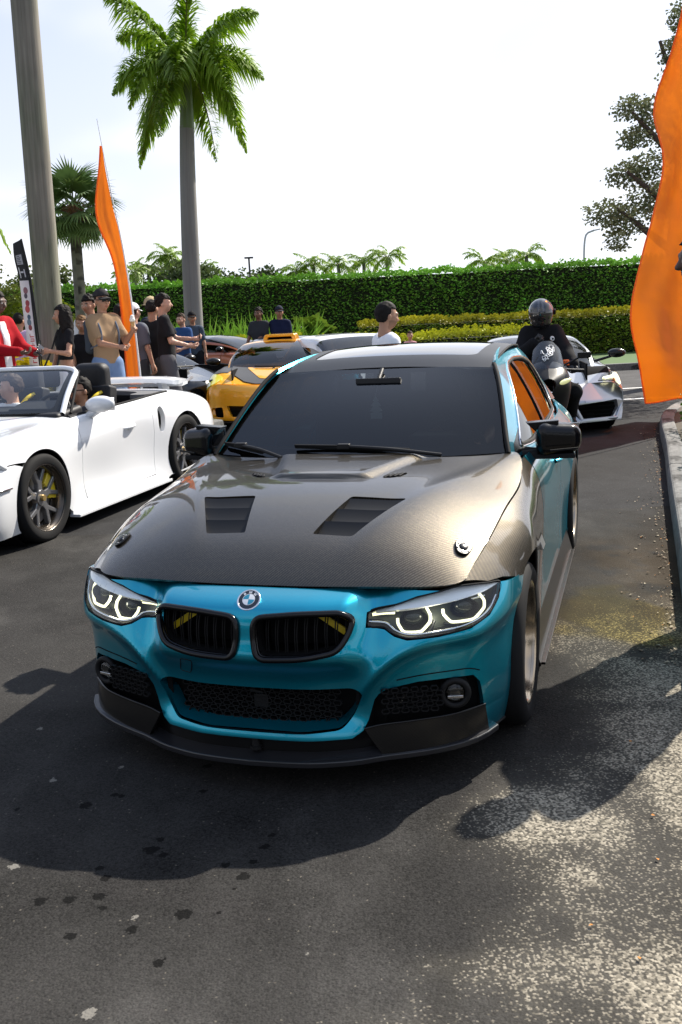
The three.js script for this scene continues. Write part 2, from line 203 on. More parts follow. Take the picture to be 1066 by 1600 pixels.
{
  const N = 2048, X0 = -3.3, Z0 = -7.6, S = 5.9, rough = new Float32Array(N * N), r = rng(5), grain = new Float32Array(N * N);
  for (let i = 0; i < N * N; i++) grain[i] = r();
  // stones: jittered cells of about 9 mm, each with its own tone
  const cell = (x, z, s) => { const cx = Math.floor(x / s), cz = Math.floor(z / s); let best = 9, id = 0; for (let a = -1; a < 2; a++) for (let b = -1; b < 2; b++) { const px = (cx + a + .15 + .7 * hash3(cx + a, cz + b, 1)) * s, pz = (cz + b + .15 + .7 * hash3(cx + a, cz + b, 2)) * s, d = (px - x) ** 2 + (pz - z) ** 2; if (d < best) { best = d; id = hash3(cx + a, cz + b, 3); } } return [Math.sqrt(best) / s, id]; };
  const map = tex(N, N, (u, v, i, j) => {
    const x = X0 + u * S, z = Z0 + v * S, k = j * N + i, t = kerbX(z) - x;
    const big = fbm(x * 1.1 + 7, z * 1.1, 0, 4), mid = fbm(x * 5, z * 5 + 3, 2, 4), fine = grain[k];
    const [cd, ci] = cell(x, z, .0075);
    let a = .025 + .022 * (big - .5) + .018 * (mid - .5) + .017 * (fine - .5) + (ci - .5) * .017 * (cd < .42 ? 1 : .3);
    let wear = sstep(.90, .36, t + .65 * (fbm(x * 1.7 + 3, z * 1.7 + 1, 0, 4) - .5) * 2) * sstep(-5.9, -3.7, z + .8 * (mid - .5));
    wear = Math.max(wear, .55 * sstep(.55, .2, Math.hypot((x - .98) / .9, (z + 4.75) / .75) + (mid - .5) * .9));
    wear *= lerp(1, sstep(.30, .56, fbm(x * 3.4 + 11, z * 3.4 + 5, 4, 4)), .62);
    const speck = ci > 1 - .74 * wear * sstep(.2, .6, fbm(x * 11, z * 11, 6, 3) + .34 * wear) - .006 && cd < .24 + .40 * wear + .12 * ((ci * 37) % 1);
    let R = a, G = a * .985, B = a * 1.0;
    if (speck) { const q = .06 + .24 * ((ci * 91.7) % 1) * (.35 + .65 * wear); R = q * 1.06; G = q * .98; B = q * .84; }
    const dust = wear * .045; R += dust * 1.05; G += dust * .98; B += dust * .82;
    // damp olive stain beside the kerb, with a torn edge
    const st = sstep(.62, .40, Math.hypot((x - 1.40) / .62, (z + 4.95) / 1.0) + (fbm(x * 4, z * 4, 9, 4) - .5) * .55) * .9; R *= lerp(1, 1.15, st); G *= lerp(1, 1.0, st); B *= lerp(1, .40, st);
    const dirt = sstep(1.0, .25, t + (fbm(x * 2.6, z * 1.2, 3, 4) - .5) * 1.3) * sstep(-4.3, -5.4, z) * sstep(.35, .62, fbm(x * 7, z * 5, 12, 4) + .12); const damp = sstep(1.75, .9, t + (fbm(x * 1.6, z * .8, 7, 4) - .5) * 1.2) * sstep(-3.9, -5.0, z) * (.25 + .75 * sstep(.30, .55, fbm(x * 2.2, z * .9, 15, 4))); { const k = 1 - .42 * damp * lerp(.35, 1, sstep(-7.6, -5.6, z)); R *= k; G *= k * .97; B *= k * .9; } const df = dirt * sstep(-7.55, -6.0, z); R += .013 * df; G += .007 * df; B += .0005 * df;
    const gut = .7 * sstep(.34, .06, t + (mid - .5) * .5) * sstep(-4.2, -5.2, z); R *= 1 - .35 * gut; G *= 1 - .42 * gut; B *= 1 - .55 * gut;
    const worn2 = sstep(.62, .72, fbm(x * 2.3 + 30, z * 1.1, 2, 4)) * .35; R *= 1 + worn2; G *= 1 + worn2; B *= 1 + worn2;
    for (const [ox, oz, or] of OIL) if (Math.abs(x - ox) < .06 && Math.abs(z - oz) < .06) { const d = Math.hypot(x - ox, (z - oz)) / (or * 1.15) + (fbm(x * 90, z * 90, ox * 50, 3) - .5) * 1.5; if (d < 1) { const q = .18; R *= q; G *= q; B *= q; } }
    for (const [ox, oz, or] of PALE) if (Math.abs(x - ox) < .06 && Math.abs(z - oz) < .06) { const d = Math.hypot(x - ox, z - oz) / or + (fbm(x * 110, z * 110, ox * 30, 3) - .5) * 2; if (d < .9) { R = .15; G = .14; B = .125; } }
    rough[k] = .5 + .5 * (cd < .5 ? 1 - cd : .3) * .9 + (fine - .5) * .25 - .35 * sstep(.45, .7, mid) * .3;
    return [lin(R), lin(G), lin(B)];
  }, { srgb: true });
  map.wrapS = map.wrapT = THREE.ClampToEdgeWrapping;
  const bump = tex(N, N, (u, v, i, j) => { const q = rough[j * N + i]; return [q, q, q]; });
  const m = phy([1, 1, 1], .9, { map, bumpMap: bump, bumpScale: .0035, specularIntensity: .22 });
  const g = new THREE.PlaneGeometry(S, S); g.rotateX(-Math.PI / 2); const uv = g.attributes.uv, p = g.attributes.position;
  for (let i = 0; i < 4; i++) uv.setXY(i, (p.getX(i) + S / 2) / S, (p.getZ(i) + S / 2) / S);
  g.translate(X0 + S / 2, .004, Z0 + S / 2); struct('asphalt_lane', g, m);

  const tile = tex(1024, 1024, (u, v) => { const x = u * 4, z = v * 4, wr = (f) => { const a = fbm(x * f, z * f, 0, 4), b = fbm((x - 4) * f, z * f, 0, 4), c = fbm(x * f, (z - 4) * f, 0, 4), e = fbm((x - 4) * f, (z - 4) * f, 0, 4); return lerp(lerp(a, b, u), lerp(c, e, u), v); }; const gr = r(); let a = .0225 + .018 * (wr(1.5) - .5) + .02 * (wr(6) - .5) + .02 * (gr - .5); if (r() > .993) a = .07 + .10 * r(); return [lin(a), lin(a * .985), lin(a)]; }, { srgb: true });
  const lot = new THREE.PlaneGeometry(70, 42); lot.rotateX(-Math.PI / 2); { const q = lot.attributes.position, w = lot.attributes.uv; lot.translate(-6, 0, -1.05); for (let i = 0; i < 4; i++) w.setXY(i, q.getX(i) / 4, q.getZ(i) / 4); }
  struct('parking_lot', lot, phy([1, 1, 1], .9, { map: tile, specularIntensity: .22 }));
  const gg = new THREE.PlaneGeometry(1600, 1600); gg.rotateX(-Math.PI / 2); gg.translate(0, -.02, 0); { const w = gg.attributes.uv; for (let i = 0; i < 4; i++) w.setXY(i, w.getX(i) * 200, w.getY(i) * 200); }
  struct('ground', gg, std([.05, .075, .03], .95));
  // cross road beyond the drive, its white line and far kerb
  const road = new THREE.PlaneGeometry(90, 6.6); road.rotateX(-Math.PI / 2); road.translate(10, .004, -18.75); { const q = road.attributes.position, w = road.attributes.uv; for (let i = 0; i < 4; i++) w.setXY(i, q.getX(i) / 4, q.getZ(i) / 4); }
  struct('cross_road', road, phy([2.4, 2.35, 2.3], .9, { map: tile, specularIntensity: .3 }));
  const wl = [mv(new THREE.PlaneGeometry(14, .13), 10.2, .009, -15.75, -Math.PI / 2, 0, .0), mv(new THREE.PlaneGeometry(6, .10), 6.8, .009, -17.6, -Math.PI / 2, 0, 0)];
  struct('road_marking', wl, std([.72, .71, .68], .7));
  const grass = new THREE.PlaneGeometry(90, 9, 60, 8); grass.rotateX(-Math.PI / 2); grass.translate(10, .12, -26.7); struct('grass_verge', grass, std([.05, .10, .02], .95));
}
// kerbs: cast concrete lengths with open joints
const concTex = tex(256, 256, (u, v) => { const a = .135 + .07 * (fbm(u * 6, v * 6, 0, 4) - .5) + .10 * (fbm(u * 40, v * 40, 3, 2) - .5) - .10 * sstep(.58, .7, fbm(u * 3 + 9, v * 9, 1, 4)); return [lin(a), lin(a * .98), lin(a * .93)]; }, { srgb: true });
const concrete = std([1, 1, 1], .9, { map: concTex });
function kerb(name, label, path, w = .16, h = .15, seg = 1.5) {
  const c = new THREE.CatmullRomCurve3(path.map(p => V(p[0], 0, p[1])), false, 'centripetal'), L = c.getLength(), n = Math.max(1, Math.round(L / seg)), t = thing(name, label, 'kerb', path[0].length ? [path[0][0], 0, path[0][1]] : [0, 0, 0]);
  const prof = round([[0, -.05], [0, h * .55], [w * .12, h], [w, h], [w, -.05]], [0, .05, .03, .02, 0], 3);
  for (let k = 0; k < n; k++) {
    const g = new THREE.BufferGeometry(), pos = [], idx = [], uv = [], m = 6, np = prof.length;
    for (let i = 0; i <= m; i++) { const s = (k + .004 + (i / m) * .992) / n, P = c.getPointAt(s), T = c.getTangentAt(s), jit = .004 * (hash3(k, 3, 7) - .5); for (const [a, b] of prof) { pos.push(P.x - T.z * -a - path[0][0] + 0, b + jit, P.z + T.x * -a - path[0][1]); uv.push(s * L, a + b); } }
    for (let i = 0; i < m; i++) for (let j = 0; j < np - 1; j++) { const a = i * np + j, b = a + np; idx.push(a, b, a + 1, b, b + 1, a + 1); }
    for (const i of [0, m]) for (let j = 1; j < np - 1; j++) idx.push(i * np, i * np + j, i * np + j + 1);
    g.setAttribute('position', new THREE.Float32BufferAttribute(pos, 3)); g.setAttribute('uv', new THREE.Float32BufferAttribute(uv, 2)); g.setIndex(idx); const q = g.toNonIndexed(); q.computeVertexNormals(); part('kerb_stone', q, concrete, t);
  }
  return t;
}
// ---------------------------------------------------------------- wheels
// face towards +x; spokes drawn as a tapered, bevelled web
function wheelParts(o) {
  const { R, w, rim, n = 5, split = 0, twist = 0, lip = .02, dish = .05, face, barrel, sw = .05, tw = .03, cap = .03 } = o;
  const rb = R - rim, lathe = (pts, n = 64) => { const g = new THREE.LatheGeometry(pts.map(p => new THREE.Vector2(p[0], p[1])), n); g.rotateZ(-Math.PI / 2); return g; };
  const tyre = lathe([[rim - .012, -w / 2 + .012], [rim + .004, -w / 2], [R - rb * .45, -w / 2 - .006], [R - .012, -w / 2 + .008], [R, -w / 2 + .03], [R, -w / 6], [R - .006, -w / 6 + .002], [R - .006, -w / 6 + .008], [R, -w / 6 + .01], [R, w / 6 - .01], [R - .006, w / 6 - .008], [R - .006, w / 6 - .002], [R, w / 6], [R, w / 2 - .03], [R - .012, w / 2 - .008], [R - rb * .45, w / 2 + .006], [rim + .004, w / 2], [rim - .012, w / 2 - .012], [rim - .02, 0], [rim - .012, -w / 2 + .012]]);
  const xo = w / 2;
  const bar_ = lathe([[rim - .016, -w / 2 + .01], [rim - .03, -w / 2 + .03], [rim - .045, 0], [rim - .04, xo - .05], [rim - lip - .012, xo - dish * .5], [rim - lip, xo - .012], [rim - .006, xo - .002], [rim + .004, xo - .004], [rim + .002, xo - .016], [rim - .016, xo - .02]]);
  const spokes = [], sh = (r0, r1, a0, a1, w0, w1) => { const c0 = [r0 * Math.cos(a0), r0 * Math.sin(a0)], c1 = [r1 * Math.cos(a1), r1 * Math.sin(a1)], d = Math.hypot(c1[0] - c0[0], c1[1] - c0[1]), nx = -(c1[1] - c0[1]) / d, ny = (c1[0] - c0[0]) / d; const g = extr([[c0[0] + nx * w0 / 2, c0[1] + ny * w0 / 2], [c0[0] - nx * w0 / 2, c0[1] - ny * w0 / 2], [c1[0] - nx * w1 / 2, c1[1] - ny * w1 / 2], [c1[0] + nx * w1 / 2, c1[1] + ny * w1 / 2]], .028, .006); const p = g.attributes.position; for (let i = 0; i < p.count; i++) { const r = Math.hypot(p.getX(i), p.getY(i)), z = p.getZ(i); p.setZ(i, z + dish * .9 * (1 - (r / rim) ** 2) * o.concave - .03); } g.computeVertexNormals(); g.rotateY(Math.PI / 2); g.translate(xo - dish, 0, 0); return g; };
  o.concave = o.concave ?? -.6;
  for (let k = 0; k < n; k++) { const a = k / n * Math.PI * 2 + (o.phase || 0); if (split) { const j = rim * .42; spokes.push(sh(.03, j, a, a, sw * 1.25, sw), sh(j * .9, rim - .028, a, a + split, tw, tw * .8), sh(j * .9, rim - .028, a, a - split, tw, tw * .8)); } else spokes.push(sh(.03, rim - .028, a, a + twist, sw * 1.2, sw * .8)); }
  const hub = cyl(.072, .062, .05, 28, xo - dish - .02, 0, 0, 0, 0, -Math.PI / 2), nut = cyl(cap, cap * .9, .03, 24, xo - dish + .012, 0, 0, 0, 0, -Math.PI / 2);
  const disc = merge([cyl(rim * .80, rim * .80, .026, 48, -.01, 0, 0, 0, 0, Math.PI / 2)]);
  const cal = extr(arc(0, 0, rim * .84, 20, 78, 10).concat(arc(0, 0, rim * .5, 78, 20, 8)), .07, .008); cal.rotateY(Math.PI / 2); cal.translate(-.02, 0, 0);
  return { tyre, bar_, spokes, hub, nut, disc, cal };
}
function addWheel(car, o, x, z, side, mats) {
  const w = o._g || (o._g = wheelParts(o)), g = new THREE.Group(); g.name = 'wheel'; g.position.set(x * side, o.R - .006, z); if (side < 0) g.rotation.y = Math.PI; car.add(g);
  part('tyre', w.tyre, M.rubber, g); part('rim', [w.bar_], mats.lip || mats.face, g); part('spokes', [...w.spokes, w.hub], mats.face, g); part('centre_cap', w.nut, mats.cap || mats.face, g);
  part('brake_disc', w.disc, M.steel, g); const c = part('brake_caliper', w.cal, mats.caliper || M.dark, g); c.rotation.x = (side > 0 ? 1 : -1) * (o.cal ?? 0);
  return g;
}
// ---------------------------------------------------------------- the teal sedan in front
const carbonTex = tex(512, 512, (u, v, i, j) => { const n = 32, a = Math.floor(u * n), b = Math.floor(v * n), tw = ((a + b) & 3) < 2, f = tw ? (u * n % 1) : (v * n % 1), e = Math.sin(f * Math.PI), s = .5 + .5 * Math.sin((tw ? v : u) * n * Math.PI * 8); const q = (tw ? .060 : .028) * (.55 + .45 * e) * (.75 + .25 * s) * (.75 + .5 * hash3(a, b, 1)); return [lin(q * 1.12), lin(q * 1.0), lin(q * .80)]; }, { srgb: true });
const carbonBump = tex(512, 512, (u, v) => { const n = 32, a = Math.floor(u * n), b = Math.floor(v * n), tw = ((a + b) & 3) < 2, f = tw ? (u * n % 1) : (v * n % 1); const q = Math.sin(f * Math.PI) * (tw ? 1 : .8) * (.7 + .3 * hash3(a, b, 2)); return [q, q, q]; });
const cRep = 1 / .09; for (const t of [carbonTex, carbonBump]) t.repeat.set(cRep, cRep);
const carbon = phy([1.6, 1.46, 1.20], .36, { metalness: .85, map: carbonTex, bumpMap: carbonBump, bumpScale: .0003, clearcoat: 1, clearcoatRoughness: .035 });
const carbonDark = phy([.10, .10, .115], .42, { metalness: .2, map: carbonTex, specularIntensity: .5, clearcoat: .45, clearcoatRoughness: .12 });
const teal = phy([.001, .335, .475], .31, { metalness: .88, clearcoat: .9, clearcoatRoughness: .03 });
{
  const S = thing('sedan', 'teal sedan with bare carbon bonnet and lit headlights at the front of the lane', 'car', [.2946, 0, -5.3388], -.2992);
  // --- front bumper surface f(s, y): s runs from the middle round the corner to the wheel opening
  const ss = [0, .2, .37, .55, .68, .755, .81, .86, .92, 1.0, 1.06], pxs = new Sp(ss, [0, .2, .37, .55, .68, .757, .808, .846, .868, .886, .893]), pzs = new Sp(ss, [2.2, 2.19, 2.155, 2.095, 2.03, 1.975, 1.915, 1.84, 1.76, 1.63, 1.53]);
  const mid = sp([.10, -.04], [.19, -.013], [.26, -.036], [.36, -.038], [.41, -.030], [.45, -.010], [.483, .009], [.54, .001], [.60, -.008], [.65, -.025], [.675, -.055], [.69, -.10], [.70, -.15], [.71, -.21]);
  const yc = sp([.34, .30], [.384, .349], [.44, .421], [.492, .468], [.576, .508], [.676, .524], [.792, .538], [.86, .562], [1.0, .60]);
  const fas = (s, y, o = V(0, 0, 0)) => {
    const t = y - yc(Math.max(.34, s)), up = Math.sqrt(t * t + 1.2e-4), tp = (t + up) / 2, tn = (up - t) / 2;
    let off = -(.34 * tp + 1.1 * tp * tp) - .050 * (1 - Math.exp(-tn / .038));
    if (y < .24) off += (.24 - y) * .25 * sstep(.5, .75, s);
    const k = sstep(.33, .47, s); off = lerp(mid(y) - .010 * sstep(.2, .36, s), off, k);
    const side = sstep(.8, 1.0, s), wx = sstep(.6, .9, s), bx = .75 * Math.max(0, .36 - y) ** 2 + 1.0 * Math.max(0, y - .575) ** 2;
    const rel = -.014 * (1 - Math.exp(-tn / .03)) * sstep(.74, .86, s) * sstep(1.04, .92, s);
    return o.set(pxs.at(s) - bx * wx + rel, y, pzs.at(s) + off * (1 - side * .85));
  };
  const topE = smooth([[0, .702], [.2, .701], [.4, .698], [.55, .694], [.64, .688]], 14);
  const hlIn = [[.568, .676], [.496, .652], [.40, .628], [.40, .579], [.464, .572], [.50, .553], [.545, .541], [.65, .545], [.745, .558], [.805, .588], [.838, .635], [.850, .682]];
  const bot = [[1.035, .66], [1.0, .613], [.966, .568], [.943, .515], [.929, .457], [.919, .394], [.914, .33], [.921, .24], [.941, .135], [.80, .150], [.792, .20], [.784, .252], [.766, .345], [.744, .376], [.67, .380], [.57, .379], [.468, .362], [.44, .345], [.425, .325], [.402, .25], [.385, .215], [.35, .192], [.2, .187], [0, .187]];
  const right = [...topE, ...hlIn, ...bot], whole = [...right, ...right.slice(1, -1).reverse().map(p => [-p[0], p[1]])];
  const F = (s, y, o = V(0, 0, 0)) => { fas(Math.abs(s), y, o); if (s < 0) o.x = -o.x; return o; };
  const kid = round([[.032, .634], [.20, .650], [.335, .648], [.366, .620], [.358, .580], [.324, .520], [.20, .498], [.045, .493], [.030, .56]], [.035, .1, .03, .025, .03, .04, .1, .04, .06], 5);
  const intake = round([[-.392, .352], [-.355, .370], [.355, .370], [.392, .352], [.352, .265], [.315, .222], [.18, .210], [-.18, .210], [-.315, .222], [-.352, .265]], .022, 4);
  const fb = part('front_bumper', sheet(F, whole, [kid, kid.map(p => [-p[0], p[1]]), intake], { du: .014, dv: .010, t: .018, th: .014, c: [0, .4, .6] }), teal, S);
  { const pos = [], pr = intake.map(p => { const q = F(p[0], p[1]); return [q.x, q.y, q.z]; }), k = (p, d) => [p[0] * (1 - d * .5), p[1] + (p[1] < .3 ? d * .30 : -d * .1), p[2] - d]; for (let i = 0; i < pr.length; i++) { const p = pr[i], q = pr[(i + 1) % pr.length]; for (const v of [k(p, .013), k(p, .07), k(q, .013), k(q, .013), k(p, .07), k(q, .07)]) pos.push(...v); } const w = new THREE.BufferGeometry(); w.setAttribute('position', new THREE.Float32BufferAttribute(pos, 3)); w.computeVertexNormals(); part('intake_duct', w, teal, S); }
  // --- grilles
  for (const sd of [1, -1]) {
    const g = new THREE.Group(); g.name = 'kidney_grille'; S.add(g);
    const prof = kid.map(p => { const q = fas(p[0], p[1]); return [q.x * sd, q.y, q.z + .006]; });
    part('grille_frame', [tube(prof, .0115, 90, 8, true), tube(prof.map(p => [p[0], p[1], p[2] - .02]), .010, 90, 6, true)], M.gloss, g);
    for (let i = 0; i < 9; i++) { const x = .065 + i * .0345, at = p => fas(x, p).z; const lo = x < .09 ? .505 : .50 + .035 * sstep(.2, .36, x), hi = .638 + .006 * Math.sin(x * 8); for (const d of [-.004, .004]) part('slat', tube([[sd * (x + d), lo, at(lo) - .055], [sd * (x + d), (lo + hi) / 2, at(.58) - .042], [sd * (x + d * 1.3), hi, at(hi) - .055]], .0024, 10, 5), M.plastic, g); }
    part('grille_shadow_box', [box(.36, .19, .02, sd * .20, .575, 1.98, 0, sd * .1, 0)], M.matte, g);
    part('brace', box(.024, .30, .012, sd * .255, .600, 2.06, 0, 0, sd * 1.0), M.yellow, g);
    { const pos = [], b = p => [sd * .2 + (p[0] - sd * .2) * .96, .575 + (p[1] - .575) * .94, p[2] - .085]; for (let i = 0; i < prof.length; i++) { const p = prof[i], q = prof[(i + 1) % prof.length], k = p2 => [sd * .2 + (p2[0] - sd * .2) * .975, .575 + (p2[1] - .575) * .96, p2[2]]; for (const v of [k(p), b(p), k(q), k(q), b(p), b(q)]) pos.push(...v); } const w = new THREE.BufferGeometry(); w.setAttribute('position', new THREE.Float32BufferAttribute(pos, 3)); w.computeVertexNormals(); part('grille_liner', w, M.matte, g); }
  }
  // lower intake: honeycomb behind the opening
  {
    const hex = [], r = .019; for (let j = 0; j < 8; j++) for (let i = -15; i <= 15; i++) { const x = i * r * 1.9 + (j & 1 ? r * .95 : 0), y = .222 + j * r * 1.12; if (Math.abs(x) > .30 || y > .372) continue; const z = 2.10 - x * x * .25; const pts = [[-.95, -.3], [-.55, -.75], [.55, -.75], [.95, -.3], [.55, .3], [-.55, .3]].map(p => [p[0] * r * .98, p[1] * r]); const g = extr(pts, .016, 0, [pts.map(p => [p[0] * .80, p[1] * .72 - .0012]).reverse()]); g.translate(x, y, z); hex.push(g); }
    const lg = part('lower_grille', hex, M.plastic, S); lg.userData.kind = 'stuff';
    part('intake_back', [box(.9, .30, .02, 0, .29, 2.02), box(.02, .2, .10, .385, .3, 2.04, 0, -.5), box(.02, .2, .10, -.385, .3, 2.04, 0, .5)], M.matte, S);
    part('radar_sensor', [box(.055, .05, .02, .01, .30, 2.105), cyl(.006, .006, .05, 10, -.005, .337, 2.115, 0, 0, 1.4)], M.plastic, S);
    part('tow_eye', [cyl(.016, .013, .035, 16, 0, .165, 2.165), cyl(.022, .022, .012, 16, 0, .147, 2.165)], M.plastic, S);
    part('tow_cover', trim(fas, round([[-.215, .465], [-.262, .468], [-.285, .41], [-.24, .405]].map(p => [-p[0], p[1]]), .006, 2), .0016, .0004, true, 40, 5), M.plastic, S).scale.x = -1;
  }
  // corner openings: fog lamps, honeycomb, carbon flaps; splitter below
  for (const sd of [1, -1]) {
    part('intake_liner', [box(.40, .26, .015, sd * .60, .29, 1.93, 0, sd * .44), box(.10, .26, .015, sd * .775, .29, 1.83, 0, sd * 1.15)], M.matte, S);
    const hx = []; for (let j = 0; j < 5; j++) for (let i = 0; i < 6; i++) { const r = .017, x = .46 + i * r * 1.9 + (j & 1 ? r * .95 : 0), y = .285 + j * r * 1.1; const pts = [[-.95, -.3], [-.55, -.75], [.55, -.75], [.95, -.3], [.55, .3], [-.55, .3]].map(p => [p[0] * r * .98, p[1] * r]); const g = extr(pts, .012, 0, [pts.map(p => [p[0] * .8, p[1] * .72]).reverse()]); g.rotateY(sd * .33 * 1); g.translate(sd * x, y, 2.085 - (x - .45) * .36); hx.push(g); }
    const m = part('corner_grille', hx, M.plastic, S); m.userData.kind = 'stuff';
    const fl = new THREE.Group(); fl.name = 'fog_light'; fl.position.set(sd * .688, .322, 1.982); fl.rotation.y = sd * .28; S.add(fl);
    part('bezel', [mv(new THREE.TorusGeometry(.046, .011, 10, 32), 0, 0, .0), cyl(.057, .05, .06, 28, 0, 0, -.03, Math.PI / 2, 0, 0, true)], M.plastic, fl); part('reflector', [cyl(.035, .02, .03, 28, 0, 0, -.014, Math.PI / 2)], M.dark, fl); part('reflector_strip', box(.055, .010, .008, 0, -.012, .004), M.chrome, fl); part('lens', ball(.037, 0, 0, -.004, [1, 1, .35]), M.glass, fl);
    part('bumper_line', trim((s, y) => { const q = fas(s, y); return V(q.x * sd, q.y, q.z + .0006); }, [[.50, .392], [.58, .402], [.67, .405], [.735, .402], [.765, .388]], .0022, 0, false, 40, 5), M.matte, S);
    const flap = (s, y, o = V(0, 0, 0)) => { const q = fas(s, .30); return o.set(q.x * sd, y, q.z + .022 + (.22 - y) * .12 - .012 * sstep(.7, .79, s)); };
    part('splitter_flap', sheet(flap, [[.392, .226], [.44, .236], [.55, .243], [.68, .249], [.787, .254], [.802, .155], [.68, .145], [.52, .135], [.45, .132]], [], { du: .02, t: .014, c: [0, .2, 1] }), carbonDark, S);
    part('flap_edge', trim((s, y) => flap(s, y), [[.392, .226], [.44, .236], [.55, .243], [.68, .249], [.787, .254]], .004, 0, false, 40, 6), carbonDark, S);
    part('bumper_trim', trim((s, y) => { const q = fas(s, y); return V(q.x * sd, q.y - .006, q.z); }, [[.80, .150], [.86, .146], [.94, .137]], .006, 0, false, 16, 6), M.plastic, S);
  }
  {
    const plan = d => { const a = []; for (let i = 0; i <= 40; i++) { const s = -.83 + i / 40 * 1.66, q = F(s, .20); const k = Math.hypot(q.x, q.z - 1.2); a.push([q.x * (1 + d * .6 / k), q.z + d * (1 - Math.abs(s) * .6)]); } return a; };
    const oo = plan(.045), lipShape = [...oo, [.70, 1.70], [-.70, 1.70]].map(p => [p[0], -p[1]]);
    const g = extr(lipShape, .014, .004); g.rotateX(-Math.PI / 2); { const p = g.attributes.position; for (let i = 0; i < p.count; i++) { const x = p.getX(i); p.setY(i, p.getY(i) + .108 + .035 * (x / .82) ** 4 + .006 * (x / .82) ** 2); } g.computeVertexNormals(); }
    part('splitter', g, phy([.012, .012, .014], .4, { clearcoat: .4, clearcoatRoughness: .2 }), S);
    const mid2 = (s, y, o = V(0, 0, 0)) => { F(s, .195, o); o.z += -.02 - (.195 - y) * .15; o.y = y; return o; };
    part('lower_valance', sheet(mid2, [[-.46, .12], [.46, .12], [.46, .21], [-.46, .21]], [], { du: .03, t: .004, c: [0, .2, 1] }), carbonDark, S);
  }
  // --- bonnet
  const Cz = sp([.5, .992], [.70, .984], [.84, .976], [1.0, .971], [1.2, .962], [1.35, .950], [1.5, .930], [1.65, .897], [1.8, .850], [1.9, .806], [1.98, .754], [2.02, .722], [2.045, .698], [2.1, .64]);
  const dz = sp([.6, .01], [.71, .015], [.85, .035], [1.03, .058], [1.36, .074], [1.5, .085], [1.76, .102], [1.9, .112], [2.05, .10]);
  const ridgeX = z => .70 - (z - .88) * .36;
  const scoop = (x, z) => { const w = .185 + (1.30 - z) * .30; return .020 * sstep(1.293, 1.268, z + x * x * .4) * sstep(w + .05, w - .03, Math.abs(x)); };
  const H = (x, z) => { const a = Math.abs(x) / .75, rx = ridgeX(z) - Math.abs(x), rd = .011 * Math.exp(-(Math.max(0, rx) ** 2) / .0042) * (rx < 0 ? Math.exp(-(rx * rx) / .02) : 1) * sstep(2.05, 1.7, z); return Cz(z) - dz(z) * (.3 * a * a + .7 * a ** 5) + rd + scoop(x, z); };
  const hood = (x, z, o = V(0, 0, 0)) => o.set(x, H(x, z), z);
  const frontE = smooth([[0, 2.036], [.2, 2.033], [.4, 2.02], [.55, 1.998], [.64, 1.966], [.70, 1.925], [.722, 1.892]], 20);
  const shut = smooth([[.722, 1.892], [.735, 1.82], [.750, 1.74], [.770, 1.60], [.790, 1.36], [.806, 1.12], [.808, .95], [.795, .80], [.765, .715], [.745, .70]], 30);
  const rear = smooth([[.745, .70], [.62, .755], [.40, .815], [.2, .838], [0, .845]], 14);
  const hr = [...frontE, ...shut.slice(1), ...rear.slice(1)], hoodO = [...hr, ...hr.slice(1, -1).reverse().map(p => [-p[0], p[1]])];
  const vent = round([[.205, 1.505], [.432, 1.512], [.292, 1.818], [.135, 1.812]], [.015, .02, .012, .01], 3), sv = loop([[.265, 1.235], [.30, 1.18], [.345, 1.145], [.352, 1.17], [.335, 1.215], [.295, 1.247]], 24);
  const neg = a => a.map(p => [-p[0], p[1]]);
  const hoodM = part('bonnet', sheet(hood, hoodO, [vent, neg(vent), sv, neg(sv)], { du: .014, t: .012, th: .02, c: [0, 0, 1.2] }), carbon, S);
  for (const sd of [1, -1]) {
    const y0 = H(.25, 1.8), y1 = H(.25, 1.5);
    part('vent_duct', [box(.46, .01, .46, sd * .27, lerp(y0, y1, .5) - .10, 1.66, .26)], M.matte, hoodM);
    for (let k = 0; k < 3; k++) { const za = 1.80 - k * .098, xl = lerp(.135, .205, k / 3), xr = lerp(.297, .432, k / 3); const g = sheet((x, t, o = V(0, 0, 0)) => { const z = za - t * .080; return o.set(x * sd, H(x, z) - .030 + .028 * (t * t) - (t < .01 ? 0 : 0), z); }, [[xl - .01, .0], [xr + .005, .0], [xr + .055, 1], [xl + .018, 1]], [], { du: .03, dv: .2, t: .006, c: [0, 0, 1.2] }); part('vent_louvre', g, M.black, hoodM); }
    part('nozzle_cover', [box(.09, .006, .07, sd * .312, .952, 1.195, .1, sd * -.5), ...[0, 1, 2, 3].map(k => box(.012, .012, .035, sd * (.278 + k * .018), .957, 1.222 - k * .012, .2, sd * -.4))], M.plastic, hoodM);
    const pn = new THREE.Group(); pn.name = 'bonnet_pin'; pn.position.set(sd * .690, H(.690, 1.765) + .002, 1.765); pn.rotation.set(.36, 0, -sd * .42, 'YXZ'); S.add(pn);
    const pl = extr(loop([[-.028, .03], [0, .038], [.028, .03], [.026, -.01], [.012, -.036], [-.012, -.036], [-.026, -.01]], 28), .005, .002); pl.rotateX(-Math.PI / 2);
    part('plate', pl, M.gloss, pn); part('button', mv(ball(.017, 0, 0, 0, [1, .35, 1]), 0, .008, 0), M.dark, pn); part('screws', [0, 1, 2, 3, 4, 5].map(k => cyl(.0035, .003, .003, 8, .024 * Math.cos(k * 1.05 + .5), .009, .028 * Math.sin(k * 1.05 + .5))), M.steel, pn);
  }
